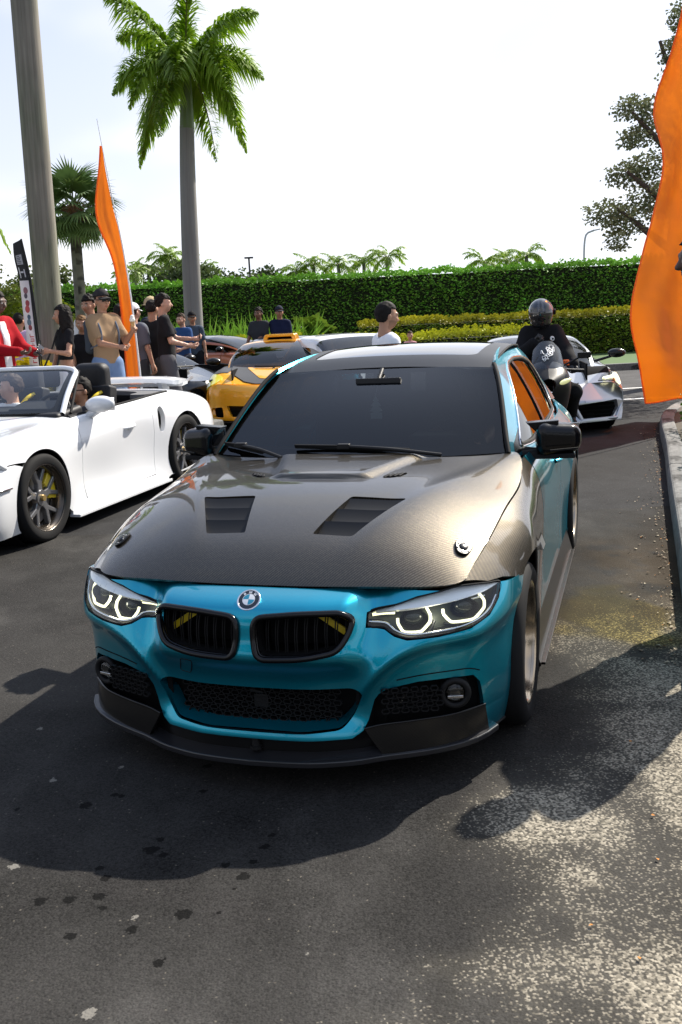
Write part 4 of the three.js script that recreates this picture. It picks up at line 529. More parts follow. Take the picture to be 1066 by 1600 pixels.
// white open-top sports car
{
  const white = phy([.72, .73, .75], .30, { clearcoat: 1, clearcoatRoughness: .03 });
  const T = thing('convertible', 'white open-top sports car with raised rear wing and dark split-spoke wheels', 'car', [-2.761, 0, -8.915], -.305);
  const rows = [
    [2.2, [.50, .20], [.56, .26], [.60, .36], [.62, .44], [.60, .50], [.55, .55], [.45, .58], [.25, .60], [0, .605]],
    [1.95, [.78, .14], [.83, .22], [.86, .34], [.87, .46], [.85, .57], [.80, .645], [.68, .69], [.35, .665], [0, .66]],
    [1.6, [.86, .13], [.88, .22], [.90, .34], [.91, .48], [.90, .62], [.85, .725], [.71, .79], [.40, .745], [0, .73]],
    [1.225, [.88, .13], [.89, .22], [.91, .36], [.925, .50], [.925, .65], [.885, .775], [.74, .85], [.42, .81], [0, .79]],
    [.9, [.88, .12], [.885, .22], [.895, .36], [.90, .52], [.90, .67], [.87, .80], [.76, .875], [.45, .865], [0, .855]],
    [.6, [.90, .12], [.885, .2], [.865, .34], [.875, .52], [.885, .69], [.86, .81], [.785, .89], [.45, .925], [0, .93]],
    [0, [.91, .12], [.885, .19], [.855, .32], [.865, .52], [.88, .70], [.862, .82], [.80, .905], [.6, .92], [0, .93]],
    [-.5, [.915, .12], [.895, .19], [.87, .32], [.872, .52], [.885, .70], [.872, .83], [.81, .92], [.6, .93], [0, .94]],
    [-.85, [.92, .12], [.915, .2], [.91, .34], [.918, .52], [.918, .70], [.89, .84], [.82, .935], [.6, .95], [0, .96]],
    [-1.225, [.93, .13], [.94, .22], [.95, .36], [.957, .52], [.952, .70], [.915, .84], [.82, .935], [.55, .965], [0, .975]],
    [-1.6, [.90, .15], [.925, .25], [.94, .38], [.945, .54], [.93, .69], [.89, .81], [.78, .895], [.5, .93], [0, .94]],
    [-2.0, [.80, .2], [.85, .3], [.88, .42], [.88, .56], [.86, .67], [.82, .76], [.70, .83], [.45, .87], [0, .875]],
    [-2.28, [.60, .3], [.66, .36], [.70, .46], [.71, .56], [.69, .65], [.64, .72], [.55, .77], [.3, .80], [0, .80]]];
  const sec = sections(rows), Pt = a => a.map(p => [p[0], sec.v(...p)]), hl = (v, a, b, n = 12) => [...Array(n + 1).keys()].map(i => [lerp(a, b, i / n), v]), f = sg => (z, v, q = V(0, 0, 0)) => { sec(z, v, q); q.x *= sg; return q; };
  const op = { du: .05, dv: .15, t: .012, c: [0, .45, 0] }, AF = [1.225, .345, .375], AR = [-1.225, .355, .385];
  for (const sg of [1, -1]) {
    const F = f(sg);
    part('front_wing', sheet(F, [...hl(8, 2.2, .62), ...hl(0, .62, .70, 2), ...Pt([[.852, .16], ...arc(...AF, 205, 55, 24)]), ...Pt([[1.55, .66]]), [2.2, 5]], [], op), white, T);
    part('front_bumper', sheet(F, [[2.19, 4.95], ...Pt([[1.558, .65], [1.475, .625]]), ...Pt(arc(...AF, 50, -36, 16)), [1.60, 0], ...hl(0, 1.75, 2.19, 4)], [], op), white, T);
    const dO = [...hl(6.05, .614, -.606), ...Pt([[-.631, .6], [-.606, .35], [-.589, .212], [.60, .212], [.614, .33]])];
    const d = part('door', sheet(F, dO, [], op), white, T);
    const qh = F(-.20, sec.v(-.20, .70)); part('handle', [tube([[qh.x - .004 * sg, .705, -.10], [qh.x + .022 * sg, .71, -.15], [qh.x + .022 * sg, .715, -.25], [qh.x - .004 * sg, .718, -.29]], .014, 16, 8), mv(new THREE.SphereGeometry(.045, 16, 10), qh.x - .006 * sg, .708, -.19, 0, 0, 0, [.25, .8, 1.3])], white, d);
    part('rear_quarter', sheet(F, [...hl(6.05, -.612, -1.12, 8), [-1.12, 8], [-2.28, 8], [-2.28, 0], ...hl(0, -2.0, -1.65, 3), ...Pt(arc(...AR, -30, 205, 28)), ...Pt([[-.86, .16]]), [-.70, 0], ...Pt([[-.595, .212], [-.612, .35], [-.637, .6]])], [Pt(loop([[-.735, .60], [-.715, .70], [-.735, .81], [-.80, .83], [-.83, .76], [-.82, .66], [-.79, .60]], 24))], { ...op, th: .05 }), white, T);
    part('side_intake', [mv(new THREE.SphereGeometry(.15, 20, 12), sg * .80, .715, -.78, 0, 0, 0, [.4, .95, .6])], M.matte, T);
    part('side_skirt', sheet(F, [...hl(1.15, .84, -.80), ...hl(0, -.80, .84)], [], { ...op, t: .03 }), white, T);
    part('sill_blade', box(.10, .025, 1.66, sg * .90, .118, .02), white, T);
    for (const A of [AF, AR]) { part('wheel_housing', [cyl(.42, .42, .30, 28, sg * .69, .37, A[0], 0, 0, Math.PI / 2, true), box(.02, .82, .82, sg * .55, .42, A[0])], M.matte, T); part('arch_lip', tube(arc(A[0], A[1], A[2] - .003, -15, 200, 24).map(([z, y]) => { const q = sec(z, sec.v(z, y)); return [sg * (q.x - .01), y, z]; }), .008, 40, 6), M.rubber, T); }
    part('indicator', tube([1.9, 1.78, 1.66].map(z => { const q = F(z, sec.v(z, .50)); return [q.x + .006 * sg, .50, z]; }), .012, 10, 8), M.chrome, T);
    const hd = F(1.72, 5.4); part('headlight', [mv(new THREE.SphereGeometry(.15, 20, 12), hd.x, hd.y - .02, 1.72, -.5, 0, sg * -.5, [.75, .28, 1.15])], phy([.7, .72, .75], .05, { clearcoat: 1 }), T);
    // mirror on a flared foot
    const m = new THREE.Group(); m.name = 'door_mirror'; m.position.set(sg * .93, .965, .36); T.add(m);
    part('mirror_cap', nets((x, y, z) => { x *= sg; const t = clamp((x + .09) / .2), a = Math.hypot(x / .135, (y - .01 * t) / .072, (z + .01) / (.085 - .02 * t)); return (a - 1) * .07 + Math.max(0, -z - .055) * 1.5; }, [-.17, -.1, -.12], [.17, .1, .12], .01), white, m);
    part('mirror_foot', [bar([-sg * .13, -.10, .0], [sg * .01, -.03, .0], .035, .03), box(.06, .03, .12, -sg * .125, -.10, .01)], white, m); part('mirror_glass', box(.19, .11, .005, sg * .005, 0, -.075), M.chrome, m);
    const q = f(sg); part('belt_seal', tube(hl(6.05, .60, -1.1, 12).map(p => { const w = q(...p); return [w.x - .006 * sg, w.y + .004, w.z]; }), .012, 40, 6), M.rubber, T);
  }
  part('nose', sheet((x, y, o = V(0, 0, 0)) => o.set(x, y, 2.2 + .05 * (1 - (x / .62) ** 2)), [[-.52, .2], [.52, .2], [.61, .4], [.60, .5], [.45, .58], [0, .605], [-.45, .58], [-.60, .5], [-.61, .4]], [round([[-.35, .22], [.35, .22], [.38, .34], [-.38, .34]], .03, 3)], { du: .08, t: .02, c: [0, .4, 1] }), white, T);
  part('tail', sheet((x, y, o = V(0, 0, 0)) => o.set(x, y, -2.28 - .05 * (1 - (x / .7) ** 2)), [[-.62, .3], [.62, .3], [.70, .46], [.70, .58], [.60, .73], [.3, .80], [-.3, .80], [-.60, .73], [-.70, .58], [-.70, .46]], [], { du: .1, t: .02, c: [0, .4, -1] }), white, T); part('light_strip', box(1.2, .05, .03, 0, .66, -2.32), M.red, T);
  // screen and its white frame
  const ws = (u, t, o = V(0, 0, 0)) => { const a = Math.abs(u), q = .03 * Math.sin(Math.PI * t); return o.set(u * lerp(.715, .545, t), lerp(.925, 1.262, t) - .008 * a * a + q * .6, lerp(.78 - .17 * a * a, .08 - .06 * a * a, t) + q * .5); };
  part('windscreen', sheet(ws, [[-.97, .04], [.97, .04], [.97, .97], [-.97, .97]], [], { du: .1, t: .005, c: [0, .8, -.5] }), M.glass, T);
  part('screen_border', sheet((u, t, o) => { const q = ws(u, t, o); q.z -= .006; return q; }, [[-.98, .02], [.98, .02], [.98, .98], [-.98, .98]], [round([[-.90, .09], [.90, .09], [.895, .93], [-.895, .93]], .09, 4)], { du: .1, t: 0, c: [0, .8, -.5] }), M.matte, T);
  part('screen_frame', tube([...[0, .35, .7].map(t => ws(-1.01, t)), ws(-.985, .93), ...[-.8, -.4, 0, .4, .8].map(u => ws(u, 1.015)), ws(.985, .93), ...[.7, .35, 0].map(t => ws(1.01, t))].map(q => [q.x, q.y, q.z]), .024, 90, 10), white, T);
  part('quarter_glass_frame', both(bar([.735, .915, .50], [.56, 1.235, .03], .012)), M.rubber, T);
  // cockpit
  const cab = new THREE.Group(); cab.name = 'cockpit'; T.add(cab);
  part('tub', [box(1.5, .05, 2.0, 0, .28, -.25), box(.04, .60, 1.75, .775, .60, -.27), box(.04, .60, 1.75, -.775, .60, -.27), box(1.5, .62, .05, 0, .62, -1.12), box(.26, .38, 1.2, 0, .42, -.05)], M.leather, cab);
  part('dashboard', [box(1.46, .20, .40, 0, .85, .48, .1), box(.42, .08, .26, .36, .945, .40, .2)], M.leather, cab);
  for (const x of [.36, -.36]) part('seat', [box(.50, .16, .52, x, .42, -.12), box(.46, .66, .15, x, .74, -.42, -.22), nets((a, b, c) => Math.hypot(Math.max(0, Math.abs(a) - .09), Math.max(0, Math.abs(b) - .12), Math.max(0, Math.abs(c) - .02)) - .075, [-.2, -.25, -.15], [.2, .25, .15], .015).translate(x, 1.08, -.52)], M.leather, cab);
  part('steering_wheel', [mv(new THREE.TorusGeometry(.175, .016, 10, 36), .36, .88, .20, -.4), box(.3, .04, .03, .36, .88, .20, -.4)], M.leather, cab);
  for (const x of [.36, -.36]) part('seat_belt', tube([[x + .16, 1.02, -.47], [x + .12, .98, -.33], [x + .05, .86, -.24], [x - .12, .62, -.18]], .02, 16, 4), M.yellow, cab, 'yellow seat belt');
  part('soft_top_cover', [sheet((x, z, o = V(0, 0, 0)) => o.set(x, .955 + .02 * (1 - (x / .75) ** 2) - .05 * sstep(-1.0, -1.5, z), z), loop([[-.78, -.72], [-.66, -.66], [-.60, -.9], [-.3, -1.0], [.3, -1.0], [.60, -.9], [.66, -.66], [.78, -.72], [.74, -1.1], [.5, -1.32], [0, -1.38], [-.5, -1.32], [-.74, -1.1]], 60), [], { du: .08, t: .04, c: [0, .5, -1] })], std([.11, .11, .115], .75), cab);
  part('rear_shelf', box(1.2, .3, .06, 0, .78, -.92, -.3), M.matte, cab);
  // raised rear wing
  const wg = new THREE.Group(); wg.name = 'rear_wing'; T.add(wg);
  part('blade', sheet((x, z, o = V(0, 0, 0)) => o.set(x, 1.035 - .03 * (x / .66) ** 4 + .018 * Math.sin((z + 1.98) / .32 * 3.1), z + .06 * (x / .66) ** 2), round([[-.68, -1.68], [.68, -1.68], [.66, -1.99], [-.66, -1.99]], .08, 5), [], { du: .06, dv: .04, t: .045, c: [0, .5, -1.8] }), white, wg); part('strut', both(box(.05, .16, .16, .40, .95, -1.85, .2)), white, wg); part('lower_lip', box(1.2, .03, .14, 0, .955, -1.96, .1), white, wg);
  const w1 = { R: .347, w: .25, rim: .262, n: 5, split: .30, dish: .05, lip: .01, sw: .042, tw: .026, concave: -.2, phase: .3, cap: .026, cal: -.5 }, w2 = { ...w1, R: .357, w: .30, rim: .27, phase: .9 }, grey = std([.27, .27, .28], .34, { metalness: .8 });
  const mats = { face: grey, lip: std([.10, .085, .07], .25, { metalness: .9 }), cap: std([.6, .42, .16], .3, { metalness: .8 }), caliper: M.yellow };
  for (const sg of [1, -1]) { addWheel(T, w1, .79, 1.225, sg, mats); addWheel(T, w2, .79, -1.225, sg, mats); }
}
// low coupes and a saloon share one shell builder
function coupe(o) {
  const { rows, can, AF, AR, m, name, label, at, turn, group } = o, T = thing(name, label, 'car', at, turn, group);
  const sec = sections(rows), cs = sections(can), top = sec.top, f = sg => (z, v, q = V(0, 0, 0)) => { sec(z, v, q); q.x *= sg; return q; }, g = (sg, d = 0) => (z, v, q = V(0, 0, 0)) => { cs(z, v, q); q.x = q.x * sg * (1 - d); q.y -= d * .5; return q; };
  const Pt = a => a.map(p => [p[0], sec.v(...p)]), hl = (v, a, b, n = 14) => [...Array(n + 1).keys()].map(i => [lerp(a, b, i / n), v]), op = { du: .06, dv: .2, t: .012, c: [0, .45, 0] }, z0 = rows[0][0], z1 = rows[rows.length - 1][0], zd = o.door || [.55, -.55], ft = o.front || .3;
  for (const sg of [1, -1]) {
    const F = f(sg);
    part('front_wing', sheet(F, [...hl(o.bonnetV ?? top, z0, zd[0] + .01), [zd[0] + .01, 0], ...Pt(arc(...AF, 205, -30, 26)), ...hl(0, AF[0] + .42, z0, 4)].filter(Boolean), o.wingHole ? [Pt(o.wingHole)] : [], op), m.body, T);
    part('door', sheet(F, [...hl(o.beltV ?? top - 1.5, zd[0], zd[1]), ...Pt([[zd[1], .24], [zd[0], .24]])], [], op), m.body, T);
    part('side_skirt', sheet(F, [...Pt([[zd[0], .235], [zd[1], .235]]), [zd[1], 0], [zd[0], 0]], [], op), m.sill || m.trim, T);
    part('rear_quarter', sheet(F, [...hl(top, zd[1] - .01, z1), [z1, 0], ...hl(0, AR[0] - .6, AR[0] - .42, 2), ...Pt(arc(...AR, -30, 205, 26)), [zd[1] - .01, 0]], [], op), m.body, T);
    for (const A of [AF, AR]) part('wheel_housing', [cyl(A[2] + .04, A[2] + .04, .30, 24, sg * .69, A[1], A[0], 0, 0, Math.PI / 2, true), box(.02, .8, .8, sg * .54, .44, A[0])], M.matte, T);
    const [w0, w1, wb] = o.win || [.75, -.55, 1.25];
    part('pillar', sheet(g(sg), [...hl(wb, can[0][0], w1, 12), ...hl(wb + .45, w1, can[0][0], 12)], [], { ...op, dv: .12 }), m.pillar || m.body, T);
    part('side_window', sheet(g(sg, .01), [...hl(.05, w0, w1, 10), ...hl(wb + .1, w1, w0 - .3, 10)], [], { ...op, dv: .12 }), M.limo, T);
    part('rear_pillar', sheet(g(sg), [...hl(0, w1 + .005, can[can.length - 1][0], 8), ...hl(wb + .45, can[can.length - 1][0], w1 + .005, 8)], [], { ...op, dv: .12 }), m.body, T);
    const q = F(o.mir[0], o.beltV ?? top - 1.5), mg = new THREE.Group(); mg.name = 'door_mirror'; mg.position.set(sg * o.mir[1], o.mir[2], o.mir[0]); T.add(mg);
    part('mirror_cap', nets((x, y, z) => (Math.hypot(x / .12, y / .062, z / .075) - 1) * .06 + Math.max(0, -z - .045) * 1.4, [-.14, -.09, -.1], [.14, .09, .1], .014), o.mirMat || m.trim, mg); part('mirror_arm', bar([q.x - sg * o.mir[1] - sg * .03, q.y - o.mir[2], 0], [0, -.02, 0], .02, .016), m.trim, mg);
  }
  const wv = (o.win || [0, 0, 1.25])[2] + .45, cF = (z, v, q = V(0, 0, 0)) => { const s = v < 0 ? -1 : 1; cs(z, cs.top - Math.abs(v), q); q.x *= s; return q; }, hv = cs.top - wv;
  const zs = can[0][0], zh = o.header;
  part('windscreen', sheet(cF, [...hl(-hv, zs, zh, 8), ...hl(hv, zh, zs, 8)], [], { du: .08, dv: .3, t: .005, c: [0, .7, -.5] }), M.tint, T);
  part('roof', sheet(cF, [...hl(-hv, zh - .004, o.roofEnd, 8), ...hl(hv, o.roofEnd, zh - .004, 8)], [], { du: .08, dv: .3, t: .012, c: [0, .7, -.5] }), m.roof || m.body, T);
  part('rear_screen', sheet(cF, [...hl(-hv, o.roofEnd - .004, can[can.length - 1][0], 8), ...hl(hv, can[can.length - 1][0], o.roofEnd - .004, 8)], [], { du: .1, dv: .4, t: .005, c: [0, .7, -1] }), M.limo, T);
  part('cabin', [box(1.3, .05, 2.2, 0, .35, -.2), box(1.1, .2, .4, 0, .70, zs - .55), ...[.36, -.36].flatMap(x => [box(.46, .5, .16, x, .72, -.45, -.3), box(.46, .14, .5, x, .46, -.2), box(.26, .16, .1, x, 1.0, -.56, -.3)])], M.leather, T);
  part('underbody', box(1.2, .1, 4.0, 0, .2, 0), M.matte, T);
  part('wiper', [bar([.35, cs(zs, 5).y + .03, zs + .02], [-.28, cs(zs - .06, 5).y + .02, zs - .03], .012), bar([.0, cs(zs, 5).y, zs + .04], [.02, cs(zs, 5).y + .035, zs - .0], .014)], M.black, T);
  for (const sg of [1, -1]) { addWheel(T, o.wf, o.track || .80, AF[0], sg, o.wm); addWheel(T, o.wr || o.wf, o.track || .80, AR[0], sg, o.wm); }
  const fz = o.nose, fas = (x, y, q = V(0, 0, 0)) => q.set(x, y, fz(x, y));
  part('front_bumper', sheet(fas, [...o.face, ...[...o.face].reverse().map(p => [-p[0], p[1]])], (o.holes || []).flatMap(h => h.some(p => p[0] < 0) ? [h] : [h, h.map(p => [-p[0], p[1]])]), { du: .05, t: .02, th: .06, c: [0, .4, 1] }), m.body, T);
  part('tail', sheet((x, y, q = V(0, 0, 0)) => q.set(x, y, z1 - .04 * (1 - (x / .9) ** 2)), rows[rows.length - 1].slice(1).concat(rows[rows.length - 1].slice(1).reverse().map(p => [-p[0], p[1]])), [], { du: .1, t: .02, c: [0, .5, -1.5] }), m.body, T);
  for (const sg of [1, -1]) part('tail_light', box(.3, .06, .03, sg * .5, (o.tailY || .72), z1 - .03), M.red, T);
  return { T, sec, cs, f, g, fas, cF, hl, Pt };
}
const coupeRows = [
  [1.86, [.88, .14], [.90, .22], [.915, .34], [.915, .46], [.90, .56], [.86, .62], [.74, .66], [.40, .64], [0, .63]],
  [1.6, [.90, .14], [.92, .22], [.935, .36], [.94, .50], [.93, .62], [.88, .70], [.74, .75], [.42, .72], [0, .70]],
  [1.33, [.905, .14], [.925, .22], [.94, .36], [.95, .52], [.94, .66], [.89, .76], [.75, .81], [.44, .78], [0, .76]],
  [1.0, [.90, .13], [.91, .22], [.915, .36], [.92, .52], [.92, .66], [.88, .77], [.77, .835], [.46, .835], [0, .83]],
  [.5, [.91, .12], [.905, .2], [.88, .34], [.885, .52], [.90, .66], [.88, .78], [.79, .855], [.5, .87], [0, .87]],
  [-.5, [.92, .12], [.92, .2], [.90, .34], [.90, .52], [.92, .68], [.90, .80], [.80, .875], [.5, .89], [0, .89]],
  [-.9, [.94, .13], [.945, .22], [.95, .36], [.955, .52], [.955, .70], [.92, .82], [.80, .90], [.5, .90], [0, .90]],
  [-1.34, [.95, .14], [.96, .24], [.97, .38], [.975, .54], [.97, .70], [.93, .82], [.80, .89], [.5, .89], [0, .89]],
  [-1.9, [.90, .2], [.93, .3], [.95, .42], [.95, .56], [.94, .68], [.90, .77], [.78, .83], [.5, .84], [0, .84]],
  [-2.25, [.80, .28], [.84, .36], [.87, .46], [.88, .58], [.87, .68], [.83, .75], [.72, .79], [.45, .80], [0, .80]]].reverse().reverse();
const coupeCan = [
  [1.14, [.76, .76], [.72, .775], [.66, .785], [.56, .79], [.42, .795], [.22, .80], [0, .80]],
  [.75, [.78, .84], [.735, .92], [.665, .975], [.56, .995], [.42, 1.01], [.22, 1.02], [0, 1.025]],
  [.35, [.79, .85], [.73, .985], [.65, 1.08], [.54, 1.115], [.40, 1.135], [.22, 1.145], [0, 1.15]],
  [0, [.79, .86], [.73, 1.0], [.64, 1.13], [.52, 1.172], [.38, 1.19], [.2, 1.2], [0, 1.203]],
  [-.4, [.79, .87], [.725, 1.0], [.63, 1.13], [.51, 1.175], [.37, 1.195], [.2, 1.205], [0, 1.207]],
  [-.9, [.77, .885], [.69, .98], [.60, 1.08], [.49, 1.12], [.36, 1.14], [.2, 1.15], [0, 1.153]],
  [-1.5, [.70, .895], [.60, .92], [.52, .945], [.44, .965], [.34, .98], [.2, .99], [0, .995]]];
const coupeFace = [[0, .14], [.5, .145], [.80, .155], [.885, .17], [.905, .24], [.915, .34], [.915, .46], [.895, .56], [.86, .625], [.74, .662], [.40, .645], [0, .632]];
const coupeNose = (x, y) => 2.16 - .22 * Math.abs(x / .9) ** 2.4 - .10 * Math.abs(x / .9) ** 8 - .9 * Math.max(0, y - .50) ** 2 * 6 * (1 - .6 * Math.abs(x / .9)) + .04 * sstep(.35, .15, y);
const darkWheel = { R: .345, w: .25, rim: .255, n: 5, split: .3, dish: .05, lip: .012, sw: .05, tw: .03, concave: -.2, cap: .026 }, darkWm = { face: std([.04, .04, .042], .35, { metalness: .8 }), caliper: M.yellow };
const base = { rows: coupeRows, can: coupeCan, AF: [1.33, .345, .38], AR: [-1.34, .35, .385], mir: [.62, 1.0, .93], header: .12, roofEnd: -.75, nose: coupeNose, face: coupeFace, wf: darkWheel, wm: darkWm, beltV: 6.2 };
// orange and black coupe with a roof scoop
{
  const org = phy([.90, .40, .006], .34, { metalness: .25, clearcoat: 1, clearcoatRoughness: .03 }), m = { body: org, trim: carbonDark, pillar: org, roof: org, sill: carbonDark };
  const intake = round([[-.60, .36], [-.20, .345], [.20, .345], [.60, .36], [.52, .20], [-.52, .20]], .03, 3), side_ = round([[.66, .34], [.85, .32], [.83, .20], [.64, .19]], .03, 3);
  const k = coupe({ ...base, m, name: 'coupe', label: 'orange and black sports coupe with roof scoop facing the camera', at: [-.86, 0, -16.3], turn: -.06, holes: [intake, side_] }), { T, sec, fas, f } = k;
  part('intake_mesh', [box(1.3, .22, .03, 0, .28, 1.98), box(1.15, .012, .03, 0, .29, 2.06), box(1.1, .012, .03, 0, .245, 2.06)], M.matte, T); part('number_plate', box(.32, .11, .01, .02, .335, 2.14), std([.25, .25, .24], .5), T);
  part('splitter', box(1.7, .02, .3, 0, .125, 2.02), carbonDark, T);
  // black bonnet with an orange wedge
  const bon = d => (x, z, o = V(0, 0, 0)) => { const q = sec(z, 8 - Math.abs(x) / .42 * 1.0); return o.set(x, sec(z, 8).y + (x * x) * .12 + d, z); };
  part('bonnet', sheet(bon(.012), [[-.62, 1.10], [.62, 1.10], [.60, 1.45], [.36, 1.78], [.18, 1.86], [-.18, 1.86], [-.36, 1.78], [-.60, 1.45]], [], { du: .06, t: .02, c: [0, 0, 1.4] }), std([.05, .05, .053], .45), T);
  part('bonnet_wedge', sheet(bon(.018), round([[-.40, 1.11], [.40, 1.11], [.14, 1.66], [-.14, 1.66]], .06, 4), [], { du: .06, t: .008, c: [0, 0, 1.4] }), org, T);
  for (const sg of [1, -1]) {
    const h = loop([[1.40, 4.7], [1.58, 4.05], [1.78, 3.95], [1.855, 4.7], [1.85, 5.9], [1.68, 6.25], [1.48, 5.6]], 30), F = f(sg), up = (z, v, o = V(0, 0, 0)) => { F(z, v, o); o.x += sg * .012; o.y += .014; return o; };
    part('headlight', sheet(up, h, [], { du: .04, dv: .15, t: .03, c: [0, .45, 0] }), phy([.80, .78, .10], .12, { transmission: .3, thickness: 0, clearcoat: 1 }), T); const q = F(1.66, 5.3); part('lamp', [ball(.045, q.x, q.y - .005, 1.68, [1, .6, 1]), ball(.03, q.x - sg * .06, q.y, 1.60, [1, .6, 1])], M.dark, T);
    part('wing_top', sheet((z, v, o = V(0, 0, 0)) => { F(z, v, o); o.y += .01; o.x += sg * .004; return o; }, [[1.34, 4.9], [1.1, 5.2], [.75, 5.4], [.75, 6.4], [1.1, 6.6], [1.42, 6.4], [1.46, 5.7]], [], { du: .06, dv: .2, t: .01, c: [0, .45, 0] }), std([.05, .05, .053], .45), T);
  }
  const sc = new THREE.Group(); sc.name = 'roof_scoop'; T.add(sc); part('scoop_shell', [extr(round([[-.27, 0], [.27, 0], [.24, .10], [-.24, .10]], .03, 3), .5, .01, [round([[-.22, .018], [.22, .018], [.195, .078], [-.195, .078]], .015, 3)]).translate(0, 1.185, -.52)], org, sc); part('scoop_mouth', box(.42, .06, .02, 0, 1.235, -.2), M.matte, sc);
}
// black coupe side-on behind the open car, and the one behind that
{
  const blk = phy([.008, .008, .009], .25, { clearcoat: 1, clearcoatRoughness: .02, metalness: .3 });
  const k = coupe({ ...base, m: { body: blk, trim: M.gloss }, name: 'coupe', label: 'glossy black low coupe parked side on behind the white rear wing', at: [-3.55, 0, -17.0], turn: 1.05 });
  part('front_blade', box(1.6, .03, .1, 0, .22, 2.1), std([.7, .65, .4], .4), k.T); for (const sg of [1, -1]) { part('side_marker', box(.01, .03, .1, sg * .945, .56, 1.60), M.amber, k.T); part('headlight', box(.24, .05, .2, sg * .70, .66, 1.80, -.4, 0, sg * -.3), phy([.3, .3, .32], .05, { clearcoat: 1 }), k.T); }
  const og = phy([.45, .13, .05], .35, { clearcoat: 1, metalness: .3 });
  coupe({ ...base, m: { body: og, trim: M.gloss, roof: blk }, name: 'coupe', label: 'dark orange coupe half hidden beyond the black one', at: [-2.55, 0, -22.3], turn: 1.15 });
}
// silver wedge-shaped supercar
{
  const sil = phy([.42, .43, .45], .30, { metalness: .55, clearcoat: 1, clearcoatRoughness: .03 });
  const rows = coupeRows.map(r => [r[0], ...r.slice(1).map(([x, y], i) => [x * 1.055 - (i === 5 ? .02 : 0), i > 3 ? y * .96 - .02 : y])]), can = coupeCan.map(r => [r[0] + .10, ...r.slice(1).map(([x, y], i) => [x * (i > 1 ? .96 : 1.0), (y - .83) * .94 + .80])]);
  const nose = (x, y) => 2.24 - .40 * Math.abs(x / .98) ** 2.2 - 1.25 * Math.max(0, y - .40) + .06 * sstep(.3, .16, y), face = [[0, .14], [.35, .14], [.42, .16], [.84, .16], [.93, .15], [.955, .24], [.965, .34], [.965, .46], [.945, .53], [.90, .575], [.78, .615], [.42, .60], [0, .59]];
  const inn = round([[.30, .365], [.88, .405], [.90, .30], [.82, .205], [.40, .19], [.33, .26]], .015, 2);
  const k = coupe({ ...base, rows, can, m: { body: sil, trim: M.gloss, roof: sil }, mir: [.78, 1.06, .90], header: .22, roofEnd: -.65, nose, face, holes: [inn], name: 'coupe', label: 'silver wedge-shaped supercar with bright angular headlight behind the motorcycle', at: [2.807, 0, -14.1], turn: -.116, AF: [1.35, .35, .385], AR: [-1.34, .355, .39], wf: { ...darkWheel, R: .35 } }), { T, fas, sec } = k;
  part('intake_back', [box(1.8, .28, .03, 0, .28, 1.86), ...[.23, .28, .33].flatMap(y => both(box(.5, .008, .02, .61, y, 1.99, 0, .25)))], M.matte, T);
  for (const sg of [1, -1]) {
    part('front_blade', [bar([sg * .34, .36, 2.16], [sg * .42, .19, 2.18], .022, .03), bar([sg * .42, .175, 2.19], [sg * .86, .185, 2.0], .028, .022), bar([sg * .86, .185, 2.0], [sg * .955, .36, 1.84], .02, .014)], sil, T);
    const P = (x, y, d = .012) => { const q = fas(x, y); return [sg * q.x, q.y, q.z + d]; }, up = (z, v, dy) => { const q = sec(z, v); return [sg * (q.x + .01), q.y + dy, z]; };
    const h = [[1.83, 4.5], [1.62, 4.6], [1.46, 5.2], [1.66, 6.2], [1.82, 6.4]], F = (z, v, o = V(0, 0, 0)) => { sec(z, v, o); o.x = sg * (o.x + .004); o.y += .008; return o; };
    part('headlight', sheet(F, h, [], { du: .05, dv: .2, t: .02, c: [0, .4, 0] }), phy([.05, .045, .04], .08, { clearcoat: 1 }), T);
    part('light_signature', tube([up(1.80, 6.2, .016), up(1.72, 5.6, .018), up(1.58, 5.15, .02), up(1.66, 4.85, .018), up(1.80, 4.7, .014)], .022, 20, 8), M.led, T);
    part('bonnet_line', tube([[sg * .02, .592, 2.02], [sg * .35, .60, 1.96], [sg * .42, .615, 1.92]], .006, 12, 5), M.black, T);
  }
  part('badge', extr([[-.03, .04], [.03, .04], [.028, -.01], [0, -.045], [-.028, -.01]], .006).applyMatrix4(new THREE.Matrix4().makeRotationX(-1.1)).translate(0, .60, 2.0), M.black, T);
}
